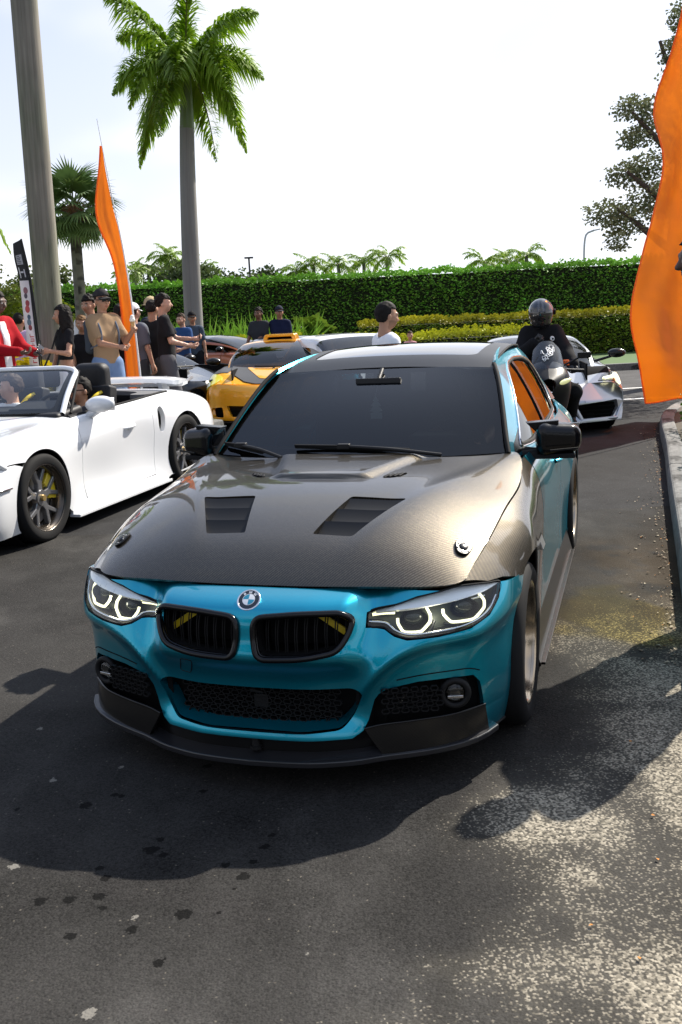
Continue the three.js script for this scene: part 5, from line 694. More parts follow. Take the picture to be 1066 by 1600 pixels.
// saloons whose roofs show beyond the lane
{
  const rows = coupeRows.map(r => [r[0], ...r.slice(1).map(([x, y], i) => [x * .96, i > 2 ? y * 1.14 : y])]), can = [[1.0, [.74, .95], [.71, .96], [.66, .97], [.56, .98], [.42, .985], [.22, .99], [0, .99]], [.6, [.76, .95], [.71, 1.10], [.65, 1.17], [.56, 1.19], [.42, 1.20], [.22, 1.21], [0, 1.21]], [.2, [.77, .95], [.70, 1.18], [.63, 1.33], [.54, 1.375], [.42, 1.39], [.22, 1.40], [0, 1.405]], [-.4, [.77, .95], [.70, 1.2], [.63, 1.37], [.54, 1.42], [.42, 1.435], [.22, 1.445], [0, 1.45]], [-1.0, [.76, .96], [.68, 1.18], [.61, 1.34], [.53, 1.39], [.42, 1.405], [.22, 1.415], [0, 1.42]], [-1.75, [.68, .98], [.62, 1.0], [.56, 1.02], [.5, 1.03], [.4, 1.035], [.22, 1.04], [0, 1.04]]];
  const face = coupeFace.map(([x, y]) => [x * .96, y * (y > .4 ? 1.14 : 1)]), S = { ...base, rows, can, header: .2, roofEnd: -1.0, face, mir: [.55, .98, 1.02], win: [.6, -1.1, 1.25], door: [.6, -.5], nose: (x, y) => coupeNose(x, y / 1.1), tailY: .82 };
  const wp = phy([.62, .63, .65], .3, { clearcoat: 1 }), bp = phy([.01, .01, .012], .25, { clearcoat: 1 });
  const a = coupe({ ...S, m: { body: wp, trim: M.gloss }, name: 'saloon', label: 'white saloon whose roof shows beyond the teal car and the bare-headed man', at: [.30, -.03, -15.6], turn: .35 }); a.T.scale.y = .89;
  part('headlight', both(box(.3, .1, .2, .66, .66, 1.84)), M.steel, a.T); part('grille', box(.7, .14, .03, 0, .52, 2.13), M.gloss, a.T);
  const b = coupe({ ...S, m: { body: bp, trim: M.gloss }, name: 'saloon', label: 'black saloon almost hidden to the right of the roof scoop', at: [-.75, -.03, -19.4], turn: .3 }); b.T.scale.y = .83; part('headlight', both(box(.3, .1, .2, .66, .66, 1.84)), M.steel, b.T);
  dup(a.T, [-8.4, 0, -21.5], .9, 'white saloon parked far off behind the feather banner and the pole');
}
// ---------------------------------------------------------------- people
const SKIN = { fair: [.52, .30, .21], tan: [.40, .21, .13], brown: [.20, .095, .055], dark: [.085, .042, .028] }, HAIRC = { black: [.012, .010, .009], brown: [.035, .02, .012], light: [.16, .09, .04] };
const skinMat = std([1, 1, 1], .55, { vertexColors: true }), cloth = (() => { const c = new Map(); return k => { const s = k.join(); if (!c.has(s)) c.set(s, phy(k, .92, { specularIntensity: .3 })); return c.get(s); }; })(), hairMat = (() => { const c = {}; return k => c[k] || (c[k] = phy(HAIRC[k], .7, { specularIntensity: .3 })); })();
function ik(S, T, l1, l2, hint) { const s = V(...S), t = V(...T), d = t.clone().sub(s), L = Math.min(d.length(), l1 + l2 - .002); d.normalize(); const a = (l1 * l1 - l2 * l2 + L * L) / (2 * L), h = Math.sqrt(Math.max(0, l1 * l1 - a * a)), n = V(...hint); n.addScaledVector(d, -n.dot(d)).normalize(); const e = s.clone().addScaledVector(d, a).addScaledVector(n, h), w = s.clone().addScaledVector(d, L); return [[e.x, e.y, e.z], [w.x, w.y, w.z]]; }
const orEll = (x, y, z, c, r) => { const a = (x - c[0]) / r[0], b = (y - c[1]) / r[1], d = (z - c[2]) / r[2], k = Math.hypot(a, b, d); return (k - 1) * Math.min(...r) * .5 + (k - 1) * Math.max(...r) * .5; };
function person(o) {
  const { h = 1.75, skin = 'tan', hair = {}, lean = 0, sit, build = 1, female } = o, s = h / 1.75, sk = SKIN[skin], g = thing('person', o.label, 'person', o.at, o.turn || 0, o.group);
  const hipY = sit ? sit.y : .93, tilt = p => { const y = p[1] - hipY; return [p[0] + y * Math.sin(o.side || 0), hipY + y * Math.cos(lean), p[2] + y * Math.sin(lean)]; }, base = sit ? hipY - .93 : 0, up = p => tilt([p[0], p[1] + base, p[2]]);
  const shw = (female ? .142 : .156) * build, sh = [1, -1].map(k => up([k * shw, 1.415, -.01])), J = { pelvis: up([0, .95, 0]), chest: up([0, 1.27, 0]), neck: up([0, 1.46, -.015]), head: up([0, 1.56, 0]) };
  const arms = ['L', 'R'].map((k, i) => { const a = o['arm' + k] || {}, sg = i ? -1 : 1, T = a.to ? a.to : up([sg * (shw + .075), .86, .06]), [e, w] = ik(sh[i], T, .285, .255, a.hint || [sg * .5, -.3, -1]); return { S: sh[i], e, w, curl: a.curl ?? .5, n: a.palm }; });
  const legs = ['L', 'R'].map((k, i) => { const a = (o['leg' + k]) || {}, sg = i ? -1 : 1, H = [sg * .09, hipY - .03, J.pelvis[2] - .0], F = a.to || (sit ? [sg * .13, sit.foot ?? .1, .48] : [sg * .10, .085, 0]), [kn, an] = ik(H, F, .42, .41, a.hint || [sg * .1, .2, 1]); return { H, k: kn, a: an, toe: a.toe || [sg * .02, -.03, .14] }; });
  const tz = .70, B = build;
  const torsoF = (() => { const a = cone3([J.pelvis[0], J.pelvis[1], J.pelvis[2] / tz], [J.chest[0], J.chest[1] - .08, J.chest[2] / tz], .132 * B, (female ? .108 : .125) * B), b = cone3([sh[0][0] * .5, J.chest[1], J.chest[2] / tz], [sh[1][0] * .5, J.chest[1], J.chest[2] / tz], .112 * B, .112 * B), c = cone3([sh[0][0] * .8, sh[0][1] - .01, sh[0][2] / tz], [sh[1][0] * .8, sh[1][1] - .01, sh[1][2] / tz], .062 * B, .062 * B), d = cone3([J.neck[0], J.neck[1] - .05, J.neck[2] / tz], [J.neck[0], J.neck[1] + .06, J.neck[2] / tz], .085, .055); return (x, y, z) => { z /= tz; return smin(smin(smin(a(x, y, z), b(x, y, z), .08), c(x, y, z), .08), d(x, y, z), .05) * .8; }; })();
  const armF = arms.map(a => { const u = cone3(a.S, a.e, .046 * B, .037 * B), f = cone3(a.e, a.w, .040 * B, .026); return [u, f]; }), legF = legs.map(l => { const u = cone3(l.H, l.k, .088 * B, .057), c = cone3(l.k, [lerp(l.k[0], l.a[0], .4), lerp(l.k[1], l.a[1], .4), lerp(l.k[2], l.a[2], .4) - .012], .054, .054), f = cone3(l.k, l.a, .052, .037); return [u, (x, y, z) => smin(c(x, y, z), f(x, y, z), .03)]; });
  const bounds = (fs, pad) => { const P = fs, lo = [0, 1, 2].map(k => Math.min(...P.map(p => p[k])) - pad), hi = [0, 1, 2].map(k => Math.max(...P.map(p => p[k])) + pad); return [lo, hi]; };
  const allP = [J.pelvis, J.chest, J.neck, ...sh, ...arms.map(a => a.e), ...arms.map(a => a.w), ...legs.map(l => l.k), ...legs.map(l => l.a)], [lo, hi] = bounds(allP, .17);
  const body = (x, y, z) => { let d = torsoF(x, y, z); for (const [u, f] of armF) d = smin(d, smin(u(x, y, z), f(x, y, z), .02), .03); for (const [u, f] of legF) d = smin(d, smin(u(x, y, z), f(x, y, z), .03), .04); return d; };
  // head in its own frame: pivot at the top of the neck, face to +z
  const hy = o.look?.[0] || 0, hp = (o.look?.[1] || 0) + lean * .3, E = new THREE.Matrix4().makeRotationFromEuler(new THREE.Euler(hp, hy, o.look?.[2] || 0, 'YXZ')).setPosition(...J.head), Ei = E.clone().invert(), q = V(0, 0, 0), k = 1 / 1;
  const inH = f => (x, y, z) => { q.set(x, y, z).applyMatrix4(Ei); return f(q.x, q.y, q.z); };
  const nose = cone3([0, .088, .088], [0, .052, .108], .010, .0155), brow = cone3([-.045, .105, .078], [.045, .105, .078], .012, .012), lips = cone3([-.020, .018, .083], [.020, .018, .083], .0085, .0085), neckF = cone3([0, -.14, -.02], [0, .03, -.01], .058 * B, .052);
  const headF = (x, y, z) => { const ax = Math.abs(x); let d = smin(orEll(x, y, z, [0, .105, -.012], [.073, .096, .094]), orEll(x, y, z, [0, .035, .028], [.056, .068, .064]), .035); d = smin(d, neckF(x, y, z), .02); d = smin(d, orEll(ax, y, z, [.040, .06, .055], [.025, .028, .03]), .03); d = smin(d, brow(x, y, z), .02); d = Math.max(d, .013 - Math.hypot(ax - .031, y - .085, z - .098)); d = Math.min(d, Math.hypot(ax - .031, y - .083, z - .083) - .0125); d = smin(d, nose(x, y, z), .012); d = smin(d, lips(x, y, z), .006); d = smin(d, orEll(ax, y, z, [.080, .068, -.01], [.010, .032, .020]), .006); return d; };
  const hb = J.head, lh = [hb[0] - .14, hb[1] - .10, hb[2] - .16], hh = [hb[0] + .14, hb[1] + .24, hb[2] + .16], hc = HAIRC[hair.c || 'black'];
  const headCol = (x, y, z) => { q.set(x, y, z).applyMatrix4(Ei); const ax = Math.abs(q.x), e = Math.hypot(ax - .031, q.y - .084); if (q.z > .06 && e < .0095) return e < .005 ? [.02, .015, .01] : [.6, .58, .55]; if (q.z > .05 && Math.abs(q.y - .108 + Math.abs(ax - .032) * .15) < .0065 && ax > .013 && ax < .052) return hc; if (q.z > .075 && Math.abs(q.y - .018) < .011 && ax < .024) return [sk[0] * .85, sk[1] * .6, sk[2] * .6]; if (o.beard && q.y < .045 && q.y > -.03 && q.z > -.005 && !(q.z > .085 && q.y > .012)) return hc.map((v, i) => lerp(v, sk[i], o.beard)); return sk; };
  const hd = nets(inH(headF), lh, hh, .0095, { color: headCol });
  const hands = arms.map((a, i) => {
    const d = V(...a.w).sub(V(...a.e)).normalize(), n = V(...(a.n || [i ? 1 : -1, 0, .2])); n.addScaledVector(d, -n.dot(d)).normalize(); const t = V(0, 0, 0).crossVectors(n, d), sg = (t.z + t.x * .2) > 0 ? 1 : -1; t.multiplyScalar(sg); // thumb side
    const P = (u, v, w) => { const p = V(...a.w).addScaledVector(d, u).addScaledVector(t, v).addScaledVector(n, w); return [p.x, p.y, p.z]; }, fs = [cone3(P(.01, .018, 0), P(.085, .026, 0), .021, .015), cone3(P(.01, -.014, 0), P(.08, -.026, 0), .021, .014), cone3(P(-.03, 0, 0), P(.03, 0, 0), .025, .027)], c = a.curl, fing = [];
    for (let m = 0; m < 4; m++) { const v = .030 - m * .0195, L = [.072, .08, .074, .058][m], a1 = c * 1.3, a2 = c * 2.6, p0 = P(.085 - Math.abs(m - 1) * .004, v, 0), p1 = P(.085 + L * .5 * Math.cos(a1), v * 1.05, L * .5 * Math.sin(a1)), p2 = P(.085 + L * .5 * Math.cos(a1) + L * .5 * Math.cos(a2), v * 1.05, L * .5 * (Math.sin(a1) + Math.sin(a2))); fing.push(cone3(p0, p1, .0095, .0085), cone3(p1, p2, .0085, .0075)); }
    const t0 = P(.02, .028, .005), t1 = P(.055, .052, .018), t2 = P(.078, .050, .034 + c * .01); fing.push(cone3(t0, t1, .013, .010), cone3(t1, t2, .010, .0085));
    const f = (x, y, z) => { let r = 9; for (const e of fs) r = smin(r, e(x, y, z), .015); for (const e of fing) r = smin(r, e(x, y, z), .004); return r; };
    const pts = [a.w, P(.2, 0, 0), P(.1, .07, 0), P(.1, -.06, 0), P(.09, 0, .1), P(.05, 0, -.03), P(-.05, 0, 0)], [l, hh2] = bounds(pts, .03); return { g: nets(f, l, hh2, .0085, { color: () => o.gloves || sk }), at: P(.085, 0, .035), d, n, t };
  });
  const feet = legs.map(l => { const c = cone3(l.a, [l.a[0] + l.toe[0], l.a[1] + l.toe[1] - .01, l.a[2] + l.toe[2]], .045, .036), p = [l.a, [l.a[0] + l.toe[0], l.a[1] + l.toe[1], l.a[2] + l.toe[2]]], heel = cone3([l.a[0], l.a[1] - .04, l.a[2] - .035], [l.a[0], l.a[1] + .02, l.a[2]], .042, .044); const [a, b] = bounds(p, .1); return nets((x, y, z) => smin(c(x, y, z), heel(x, y, z), .02) - .006, a, b, .014); });
  const sc = gm => { const m = gm.clone(); m.scale(s, s, s); return m; };
  part('body', [nets(body, lo, [hi[0], J.neck[1] + .03, hi[2]], .022, { color: () => sk }), hd, ...hands.map(x => x.g)].map(sc), skinMat, g);
  // clothes follow the body and stop at hem, cuff and neck
  const nz = (x, y, z, a) => a * 1.6 * (fbm(x * 11 + y * 5 + (o.seed || 1) * 7, y * 8 - x * 4, z * 12, 2) - .5);
  if (o.top) { const { c, sleeve = .75, hem = .90, collar = 1.475, loose = .016, open } = o.top, fullHem = hem + base; const cut = sleeve <= 1 ? sleeve : 1, f2 = sleeve > 1 ? sleeve - 1 : 0;
    const sl = arms.map(a => { const e = [0, 1, 2].map(i => lerp(a.S[i], a.e[i], cut)), u = cone3(a.S, e, .048 * B + loose, .044 * B + loose * 1.15), w = f2 ? cone3(a.e, [0, 1, 2].map(i => lerp(a.e[i], a.w[i], f2)), .044 * B + loose, .032 + loose) : null, dir = V(...e).sub(V(...a.S)).normalize(); return (x, y, z) => { let d = u(x, y, z); if (w) d = smin(d, w(x, y, z), .02); else d = Math.max(d, (x - e[0]) * dir.x + (y - e[1]) * dir.y + (z - e[2]) * dir.z); return d; }; });
    const nk = V(...J.neck), f = (x, y, z) => { let d = torsoF(x, y, z) - loose - .004; if (!female) d = Math.min(d, d + 0); for (const e of sl) d = smin(d, e(x, y, z), .03); d += nz(x, y, z, .012); d = Math.max(d, fullHem - y + (lean ? (z) * Math.tan(lean) * .6 : 0)); const ny = y - (J.neck[1] + .012) - (z - J.neck[2]) * .35 - Math.abs(x) * .25; return Math.max(d, ny); };
    part(o.top.name || 't_shirt', sc(nets(f, [lo[0] - .02, Math.max(lo[1], fullHem - .03), lo[2] - .02], [hi[0] + .02, J.neck[1] + .08, hi[2] + .02], .018)), cloth(c), g, o.top.label);
    if (o.top.front) { const fr = o.top.front, ff = (x, y, z) => Math.max(f(x, y, z) - .006, Math.abs(x - fr.x) - fr.w, -z - .0, y - J.neck[1] + .02, .9 * fullHem - y); part('undershirt', sc(nets(ff, [fr.x - fr.w - .03, fullHem - .02, 0], [fr.x + fr.w + .03, J.neck[1] + .05, .3], .014)), cloth(fr.c), g); } }
  if (o.pants) { const { c, to = .10, loose = .016 } = o.pants, lg = legs.map(l => { const u = cone3(l.H, l.k, .092 * B + loose, .062 + loose), d2 = cone3(l.k, l.a, .060 + loose, .046 + loose); return (x, y, z) => smin(u(x, y, z), d2(x, y, z), .03); }), cutY = to;
    const f = (x, y, z) => { let d = Math.max(torsoF(x, y, z) - loose - .001, y - (1.0 + base)); for (const e of lg) d = smin(d, e(x, y, z), .02); d += nz(x, y, z, .012); return Math.max(d, cutY - y, y - (hipY + .08)); };
    part(o.pants.name || 'trousers', sc(nets(f, [lo[0], Math.max(lo[1], cutY - .02), lo[2]], [hi[0], hipY + .12, hi[2]], .02)), cloth(c), g); }
  feet.forEach(x => part('shoe', sc(x), cloth(o.shoes || [.03, .03, .032]), g));
  // hair, caps, glasses, packs
  const skull = (x, y, z) => orEll(x, y, z, [0, .105, -.012], [.073, .096, .094]);
  if (hair.style !== 'none') { const th = (hair.t || .018) * .6, line = hair.line ?? .145, long = hair.style === 'long', hairF = (x, y, z) => { const n = (fbm(x * 48 + 5, y * 48, z * 48, 3) - .5) * (hair.mess ?? .02) * 1.3; let d = skull(x, y, z) - th - n - (hair.top || 0) * sstep(.13, .2, y); d = Math.max(d, -(y - (z > .01 ? line : lerp(line, hair.nape ?? .035, sstep(.03, -.04, z))) - (z > .05 ? 0 : 0)), z - .092 + (long ? Math.abs(x) * .3 : 0)); if (Math.abs(x) > .05 && z > .03) d = Math.max(d, .11 - y); if (o.cap) d = Math.max(d, y - .125); if (long) { d = smin(d, orEll(x, y, z, [0, -.02, -.075], [.095, .20, .05]) - n, .03); d = smin(d, orEll(Math.abs(x), y, z, [.075, -.01, -.01], [.030, .17, .055]) - n, .03); } return d; };
    part('hair', sc(nets(inH(hairF), [lh[0] - .04, lh[1] - (long ? .16 : 0), lh[2] - .05], [hh[0] + .04, hh[1] + .05, hh[2] + .04], .0105)), hairMat(hair.c || 'black'), g); }
  const inHead = (geo) => { const m = geo.clone().applyMatrix4(E); m.scale(s, s, s); return m; };
  if (o.cap) { const dome = (x, y, z) => Math.max(orEll(x, y, z, [0, .112, -.012], [.092, .112, .112]), .125 - y + z * .1); const sgn = o.cap.back ? -1 : 1; const brim = sheet((a, r, w = V(0, 0, 0)) => w.set(Math.sin(a) * (.085 + r * .02), .128 - r * .02 - Math.abs(Math.sin(a)) * .012, sgn * (Math.cos(a) * (.09 + r * .075)) - .01), [[-1.1, 0], [1.1, 0], [.9, 1], [-.9, 1]], [], { du: .15, dv: .3, t: .006, c: [0, 0, 0] }); part('cap', [inHead(nets(dome, [-.12, .1, -.15], [.12, .25, .13], .011)), inHead(brim), inHead(ball(.008, 0, .225, -.012))], cloth(o.cap.c), g); }
  if (o.glasses) part('sunglasses', [inHead(box(.05, .034, .012, .032, .085, .098, 0, .15)), inHead(box(.05, .034, .012, -.032, .085, .098, 0, -.15)), inHead(bar([.01, .09, .106], [-.01, .09, .106], .004)), inHead(bar([.058, .09, .09], [.082, .09, -.01], .004)), inHead(bar([-.058, .09, .09], [-.082, .09, -.01], .004))], M.gloss, g);
  if (o.pack) { const p = o.pack; part('backpack', sc(nets((x, y, z) => Math.max(Math.hypot(Math.max(0, Math.abs(x) - .09), Math.max(0, Math.abs(y - J.chest[1] + .04) - .15), Math.max(0, Math.abs(z - J.chest[2] + .19) - .04)) - .05 + nz(x, y, z, .01)), [-.2, J.chest[1] - .3, J.chest[2] - .32], [.2, J.chest[1] + .22, J.chest[2] - .06], .016)), cloth(p.c), g); for (const k of [1, -1]) part('strap', sc(tube([[k * .11, J.neck[1] - .04, -.13], [k * .12, J.neck[1] - .015, -.01], [k * .115, J.chest[1] + .04, .110], [k * .12, J.chest[1] - .10, .106], [k * .16, J.chest[1] - .16, -.02], [k * .12, J.chest[1] - .18, -.14]].map(v => [v[0], v[1], v[2] + (v[1] - hipY) * Math.sin(lean)]), .013, 40, 6)), cloth(p.s || p.c), g); }
  g.updateMatrixWorld(true);
  g.userData._h = undefined; delete g.userData._h;
  return { g, s, hands: hands.map(x => { const p = V(...x.at).multiplyScalar(s).applyMatrix4(g.matrixWorld); return { p: [p.x, p.y, p.z], n: x.n.clone().transformDirection(g.matrixWorld), d: x.d.clone().transformDirection(g.matrixWorld) }; }), E };
}
function held(name, label, cat, hand, geos, mat, rot = [0, 0, 0]) { const t = thing(name, label, cat, hand.p); t.rotation.set(...rot); for (const [n, gg, mm] of geos) part(n, gg, mm || mat, t); return t; }
const phoneG = [['case', box(.075, .155, .009, 0, .03, 0), M.gloss], ['screen', box(.068, .145, .002, 0, .03, .0056), std([.02, .022, .03], .1)]];
const GY = .22, crowd = 'people standing on the raised bed behind the white car', black = [.012, .012, .014];
{
  const red = person({ h: 1.80, at: [-3.585, GY, -10.8], turn: 1.15, skin: 'dark', hair: { c: 'black', t: .014, mess: .008, nape: .06 }, top: { c: [.30, .006, .012], sleeve: 1.96, hem: .905, loose: .02, name: 'jacket', front: { x: -.02, w: .05, c: [.70, .70, .70] } }, pants: { c: black }, armL: { to: [.10, 1.10, .36], curl: .7, palm: [0, 1, .2] }, armR: { to: [-.10, 1.12, .34], curl: .6, palm: [0, 1, .2] }, look: [.1, .2], label: 'man in red jacket over white shirt at the left edge, holding a phone', seed: 2 });
  held('phone', 'dark phone held by the man in the red jacket', 'phone', red.hands[0], phoneG, null, [-1.0, 1.0, 0]);
  person({ h: 1.63, at: [-4.50, .18, -14.5], turn: 2.8, skin: 'tan', hair: { c: 'black', t: .012, mess: .01 }, top: { c: [.52, .36, .55], sleeve: .9, hem: .90, loose: .02 }, pants: { c: [.05, .05, .06] }, label: 'person in lilac t-shirt seen from behind near the feather banner', seed: 3 });
  const w = person({ h: 1.62, at: [-3.10, GY, -11.6], turn: -.85, female: 1, build: .9, skin: 'tan', hair: { c: 'black', style: 'long', t: .022, mess: .03, line: .15 }, top: { c: black, sleeve: .55, hem: 1.09, loose: .006 }, pants: { c: [.75, .75, .78], loose: .02 }, armL: { to: [.12, 1.22, .30], curl: .8, hint: [.6, -1, 0] }, armR: { to: [-.26, .90, .10] }, look: [-.5, .05], label: 'long-haired woman in black crop top and white trousers beside the pole', seed: 4 });
  held('phone', 'dark phone held up by the long-haired woman', 'phone', w.hands[0], phoneG, null, [-.2, -1.2, 0]);
  const bag = thing('shoulder_bag', 'black shoulder bag hanging behind the long-haired woman', 'bag', [-3.32, 1.02, -11.62]); part('bag_body', nets((x, y, z) => Math.hypot(Math.max(0, Math.abs(x) - .09), Math.max(0, Math.abs(y) - .05), Math.max(0, Math.abs(z) - .02)) - .05, [-.2, -.15, -.12], [.2, .15, .12], .014), M.leather, bag); part('bag_strap', tube([[-.08, .09, 0], [.06, .34, .02], [.16, .56, .03], [.12, .3, -.08], [.08, .09, 0]], .011, 30, 6), M.leather, bag);
  person({ h: 1.50, at: [-3.16, GY, -12.7], turn: .5, skin: 'tan', hair: { c: 'light', t: .025, mess: .03 }, top: { c: black, sleeve: .6 }, pants: { c: [.3, .2, .12] }, look: [-.4, .1], label: 'short person with light brown hair behind the long-haired woman', seed: 5, female: 1, build: .9 });
  person({ h: 1.75, at: [-3.08, GY, -12.85], turn: -.15, skin: 'tan', hair: { c: 'black', t: .026, mess: .03, line: .13 }, top: { c: [.72, .72, .74], sleeve: .8 }, pants: { c: [.1, .1, .11] }, pack: { c: black }, look: [-.25, .1], label: 'dark-haired man in white t-shirt with backpack, half hidden behind the capped man', seed: 6 });
  const b = person({ h: 1.78, at: [-2.72, GY, -12.0], turn: .75, skin: 'tan', hair: { c: 'brown', t: .008, mess: .004 }, cap: { c: [.03, .028, .03] }, glasses: 1, build: .98, top: { c: [.33, .22, .13], sleeve: .8, hem: .905, loose: .02 }, pants: { c: [.16, .24, .40], loose: .02, name: 'jeans' }, pack: { c: [.06, .07, .09], s: [.12, .14, .18] }, armL: { to: [.20, 1.28, .30], curl: .85, hint: [.25, -1, -.3], palm: [-1, 0, .4] }, armR: { to: [.02, 1.10, .30], curl: .7, hint: [-.4, -1, -.3], palm: [0, .6, 1] }, look: [.05, .02], label: 'man in dark cap, sunglasses and beige t-shirt holding an ice cream', seed: 7 });
  held('ice_cream', 'pale ice cream cone in the hand of the capped man in beige', 'ice cream', b.hands[0], [['cone', cyl(.012, .03, .10, 16, 0, .02, 0), std([.5, .3, .12], .8)], ['scoop', [ball(.034, 0, .09, 0), ball(.024, 0, .125, 0)], std([.8, .75, .66], .5)]]);
  person({ h: 1.62, at: [-2.74, GY, -13.1], turn: 2.7, skin: 'tan', hair: { c: 'black' }, top: { c: black, sleeve: .8 }, pants: { c: [.36, .25, .15], to: .45, name: 'shorts' }, label: 'person in black t-shirt and tan shorts hidden behind the left orange flag', seed: 8 });
  person({ h: 1.62, at: [-2.58, GY, -13.15], turn: 2.6, skin: 'fair', hair: { c: 'brown', t: .01 }, cap: { c: [.72, .72, .75] }, top: { c: [.13, .14, .17], sleeve: .8, hem: .89, loose: .02 }, pants: { c: [.05, .055, .06], to: .48, name: 'shorts' }, label: 'boy in white cap and grey t-shirt seen from behind beside the left orange flag', seed: 9 });
  person({ h: 1.70, at: [-2.47, GY, -13.9], turn: 2.5, skin: 'tan', hair: { c: 'brown', t: .012 }, cap: { c: [.42, .33, .2], back: 1 }, top: { c: [.022, .03, .055], sleeve: .8 }, pants: { c: black, to: .48, name: 'shorts' }, pack: { c: [.02, .026, .05] }, label: 'man in backwards tan cap and navy shirt with backpack, seen from behind', seed: 10 });
  person({ h: 1.66, at: [-2.38, GY, -13.45], turn: 2.6, skin: 'tan', hair: { c: 'black', t: .016 }, top: { c: [.02, .02, .022], sleeve: .8, hem: .905, loose: .02 }, pants: { c: [.09, .09, .10], to: .48, name: 'shorts' }, label: 'dark-haired person in black t-shirt seen from behind, next to the man pointing his phone', seed: 11 });
  const k = person({ h: 1.72, at: [-2.16, GY, -13.0], turn: 1.75, skin: 'fair', hair: { c: 'black', t: .026, mess: .03, line: .135 }, top: { c: [.014, .014, .016], sleeve: .8, hem: .905, loose: .022 }, pants: { c: [.09, .09, .10], to: .48, name: 'shorts' }, armL: { to: [.12, 1.16, .37], curl: .8, palm: [-.4, .8, 0] }, armR: { to: [-.16, 1.08, .30], curl: .7, palm: [.4, .8, 0] }, look: [-.1, .05], label: 'dark-haired man in black t-shirt and grey shorts holding a phone out in front', seed: 12 });
  held('phone', 'phone held out by the man in black t-shirt and grey shorts', 'phone', k.hands[0], phoneG, null, [0, 1.7, 0]);
  person({ h: 1.70, at: [-2.84, 0, -19.0], turn: -.5, skin: 'fair', hair: { c: 'brown', t: .014 }, beard: .5, top: { c: [.03, .075, .20], sleeve: .8 }, pants: { c: [.05, .05, .07] }, armR: { to: [-.10, 1.12, .3], curl: .6 }, armL: { to: [.14, 1.08, .28], curl: .6 }, look: [0, .1], label: 'bearded man in blue t-shirt standing beyond the black coupe', seed: 13 });
  person({ h: 1.72, at: [-2.80, 0, -20.2], turn: .2, skin: 'tan', hair: { c: 'black', t: .01 }, cap: { c: black }, top: { c: [.05, .07, .10], sleeve: .8 }, pants: { c: black }, label: 'man in black cap behind the bearded man in blue', seed: 14 });
  person({ h: 1.74, at: [-1.52, 0, -21.0], turn: -.35, skin: 'brown', hair: { c: 'black', t: .03, mess: .04 }, top: { c: [.035, .038, .045], sleeve: .8, loose: .02 }, pants: { c: black }, armL: { to: [-.06, 1.02, .24] }, armR: { to: [-.22, .98, .22] }, label: 'curly-haired man in dark t-shirt beyond the orange coupe, left of the man in navy', seed: 15 });
  person({ h: 1.75, at: [-1.08, 0, -21.0], turn: .15, skin: 'tan', hair: { c: 'black', t: .01 }, cap: { c: [.02, .024, .04] }, top: { c: [.012, .016, .045], sleeve: .8, loose: .02 }, pants: { c: black }, armL: { to: [.16, .98, .2] }, armR: { to: [-.05, .96, .24] }, label: 'man in navy shirt and dark cap beyond the orange coupe', seed: 16 });
  person({ h: 1.68, at: [.47, 0, -8.6], turn: 1.9, skin: 'tan', hair: { c: 'black', t: .017, mess: .012, nape: .02 }, top: { c: [.78, .78, .82], sleeve: .8, loose: .02 }, pants: { c: [.05, .06, .09] }, look: [.05, .12], beard: .6, label: 'dark-haired man in white t-shirt standing behind the teal car', seed: 17 });
  person({ h: 1.17, at: [1.45, 0, -18.6], turn: 0, skin: 'tan', hair: { c: 'brown' }, top: { c: [.55, .3, .32], sleeve: .8 }, pants: { c: black }, label: 'small child whose head just shows above the teal roof, far off', seed: 18, build: .85 });
  person({ h: 1.83, at: [2.02, .14, -4.82], turn: -1.6, lean: .36, skin: 'dark', hair: { c: 'black', t: .022, mess: .02 }, top: { c: [.05, .05, .06], sleeve: .8 }, pants: { c: [.03, .03, .035] }, look: [0, .0], label: 'man with short black curls leaning in at the right edge before the orange flag', seed: 19 });
  person({ h: 1.84, at: [1.92, .14, -4.42], turn: -1.3, skin: 'tan', hair: { c: 'black' }, top: { c: [.1, .1, .12], sleeve: .8 }, pants: { c: [.05, .05, .07] }, label: 'bystander on the kerb whose shadow falls across the lane', seed: 20 });
  // the two in the open car
  const inCar = (x, z) => { const a = -.305, c = Math.cos(a), s = Math.sin(a); return [-2.761 + c * x + s * z, .0, -8.915 - s * x + c * z]; };
  person({ h: 1.74, at: inCar(-.36, -.10), turn: -.305, sit: { y: .40, foot: .34 }, lean: -.24, skin: 'fair', hair: { c: 'brown', t: .026, mess: .03 }, top: { c: [.70, .70, .72], sleeve: .8 }, pants: { c: [.05, .05, .07] }, armL: { to: [.12, .60, .34] }, armR: { to: [-.14, .60, .34] }, look: [-.9, .05], label: 'passenger with tousled brown hair and white t-shirt in the open white car', seed: 21 });
  person({ h: 1.70, at: inCar(.36, -.12), turn: -.305, sit: { y: .38, foot: .34 }, lean: -.26, skin: 'tan', hair: { c: 'black', t: .02, mess: .02 }, top: { c: [.05, .05, .06], sleeve: .8 }, pants: { c: [.05, .05, .07] }, armL: { to: [.14, .86, .36], curl: .9 }, armR: { to: [-.12, .84, .36], curl: .9 }, glasses: 1, look: [-.5, .05], label: 'driver in sunglasses and dark top in the open white car', seed: 22 });
}
// driver dimly seen through the dark windscreen
{ const a = -.2992, c = Math.cos(a), s = Math.sin(a), x = .37, z = -.30; person({ h: 1.76, at: [.2946 + c * x + s * z, .0, -5.3388 - s * x + c * z], turn: a, sit: { y: .55, foot: .35 }, lean: -.2, skin: 'tan', hair: { c: 'black' }, top: { c: [.04, .04, .045], sleeve: .8 }, pants: { c: black }, armL: { to: [.13, .90, .42], curl: .9 }, armR: { to: [-.13, .90, .42], curl: .9 }, label: 'driver dimly seen behind the dark windscreen of the teal car', seed: 23 }); }
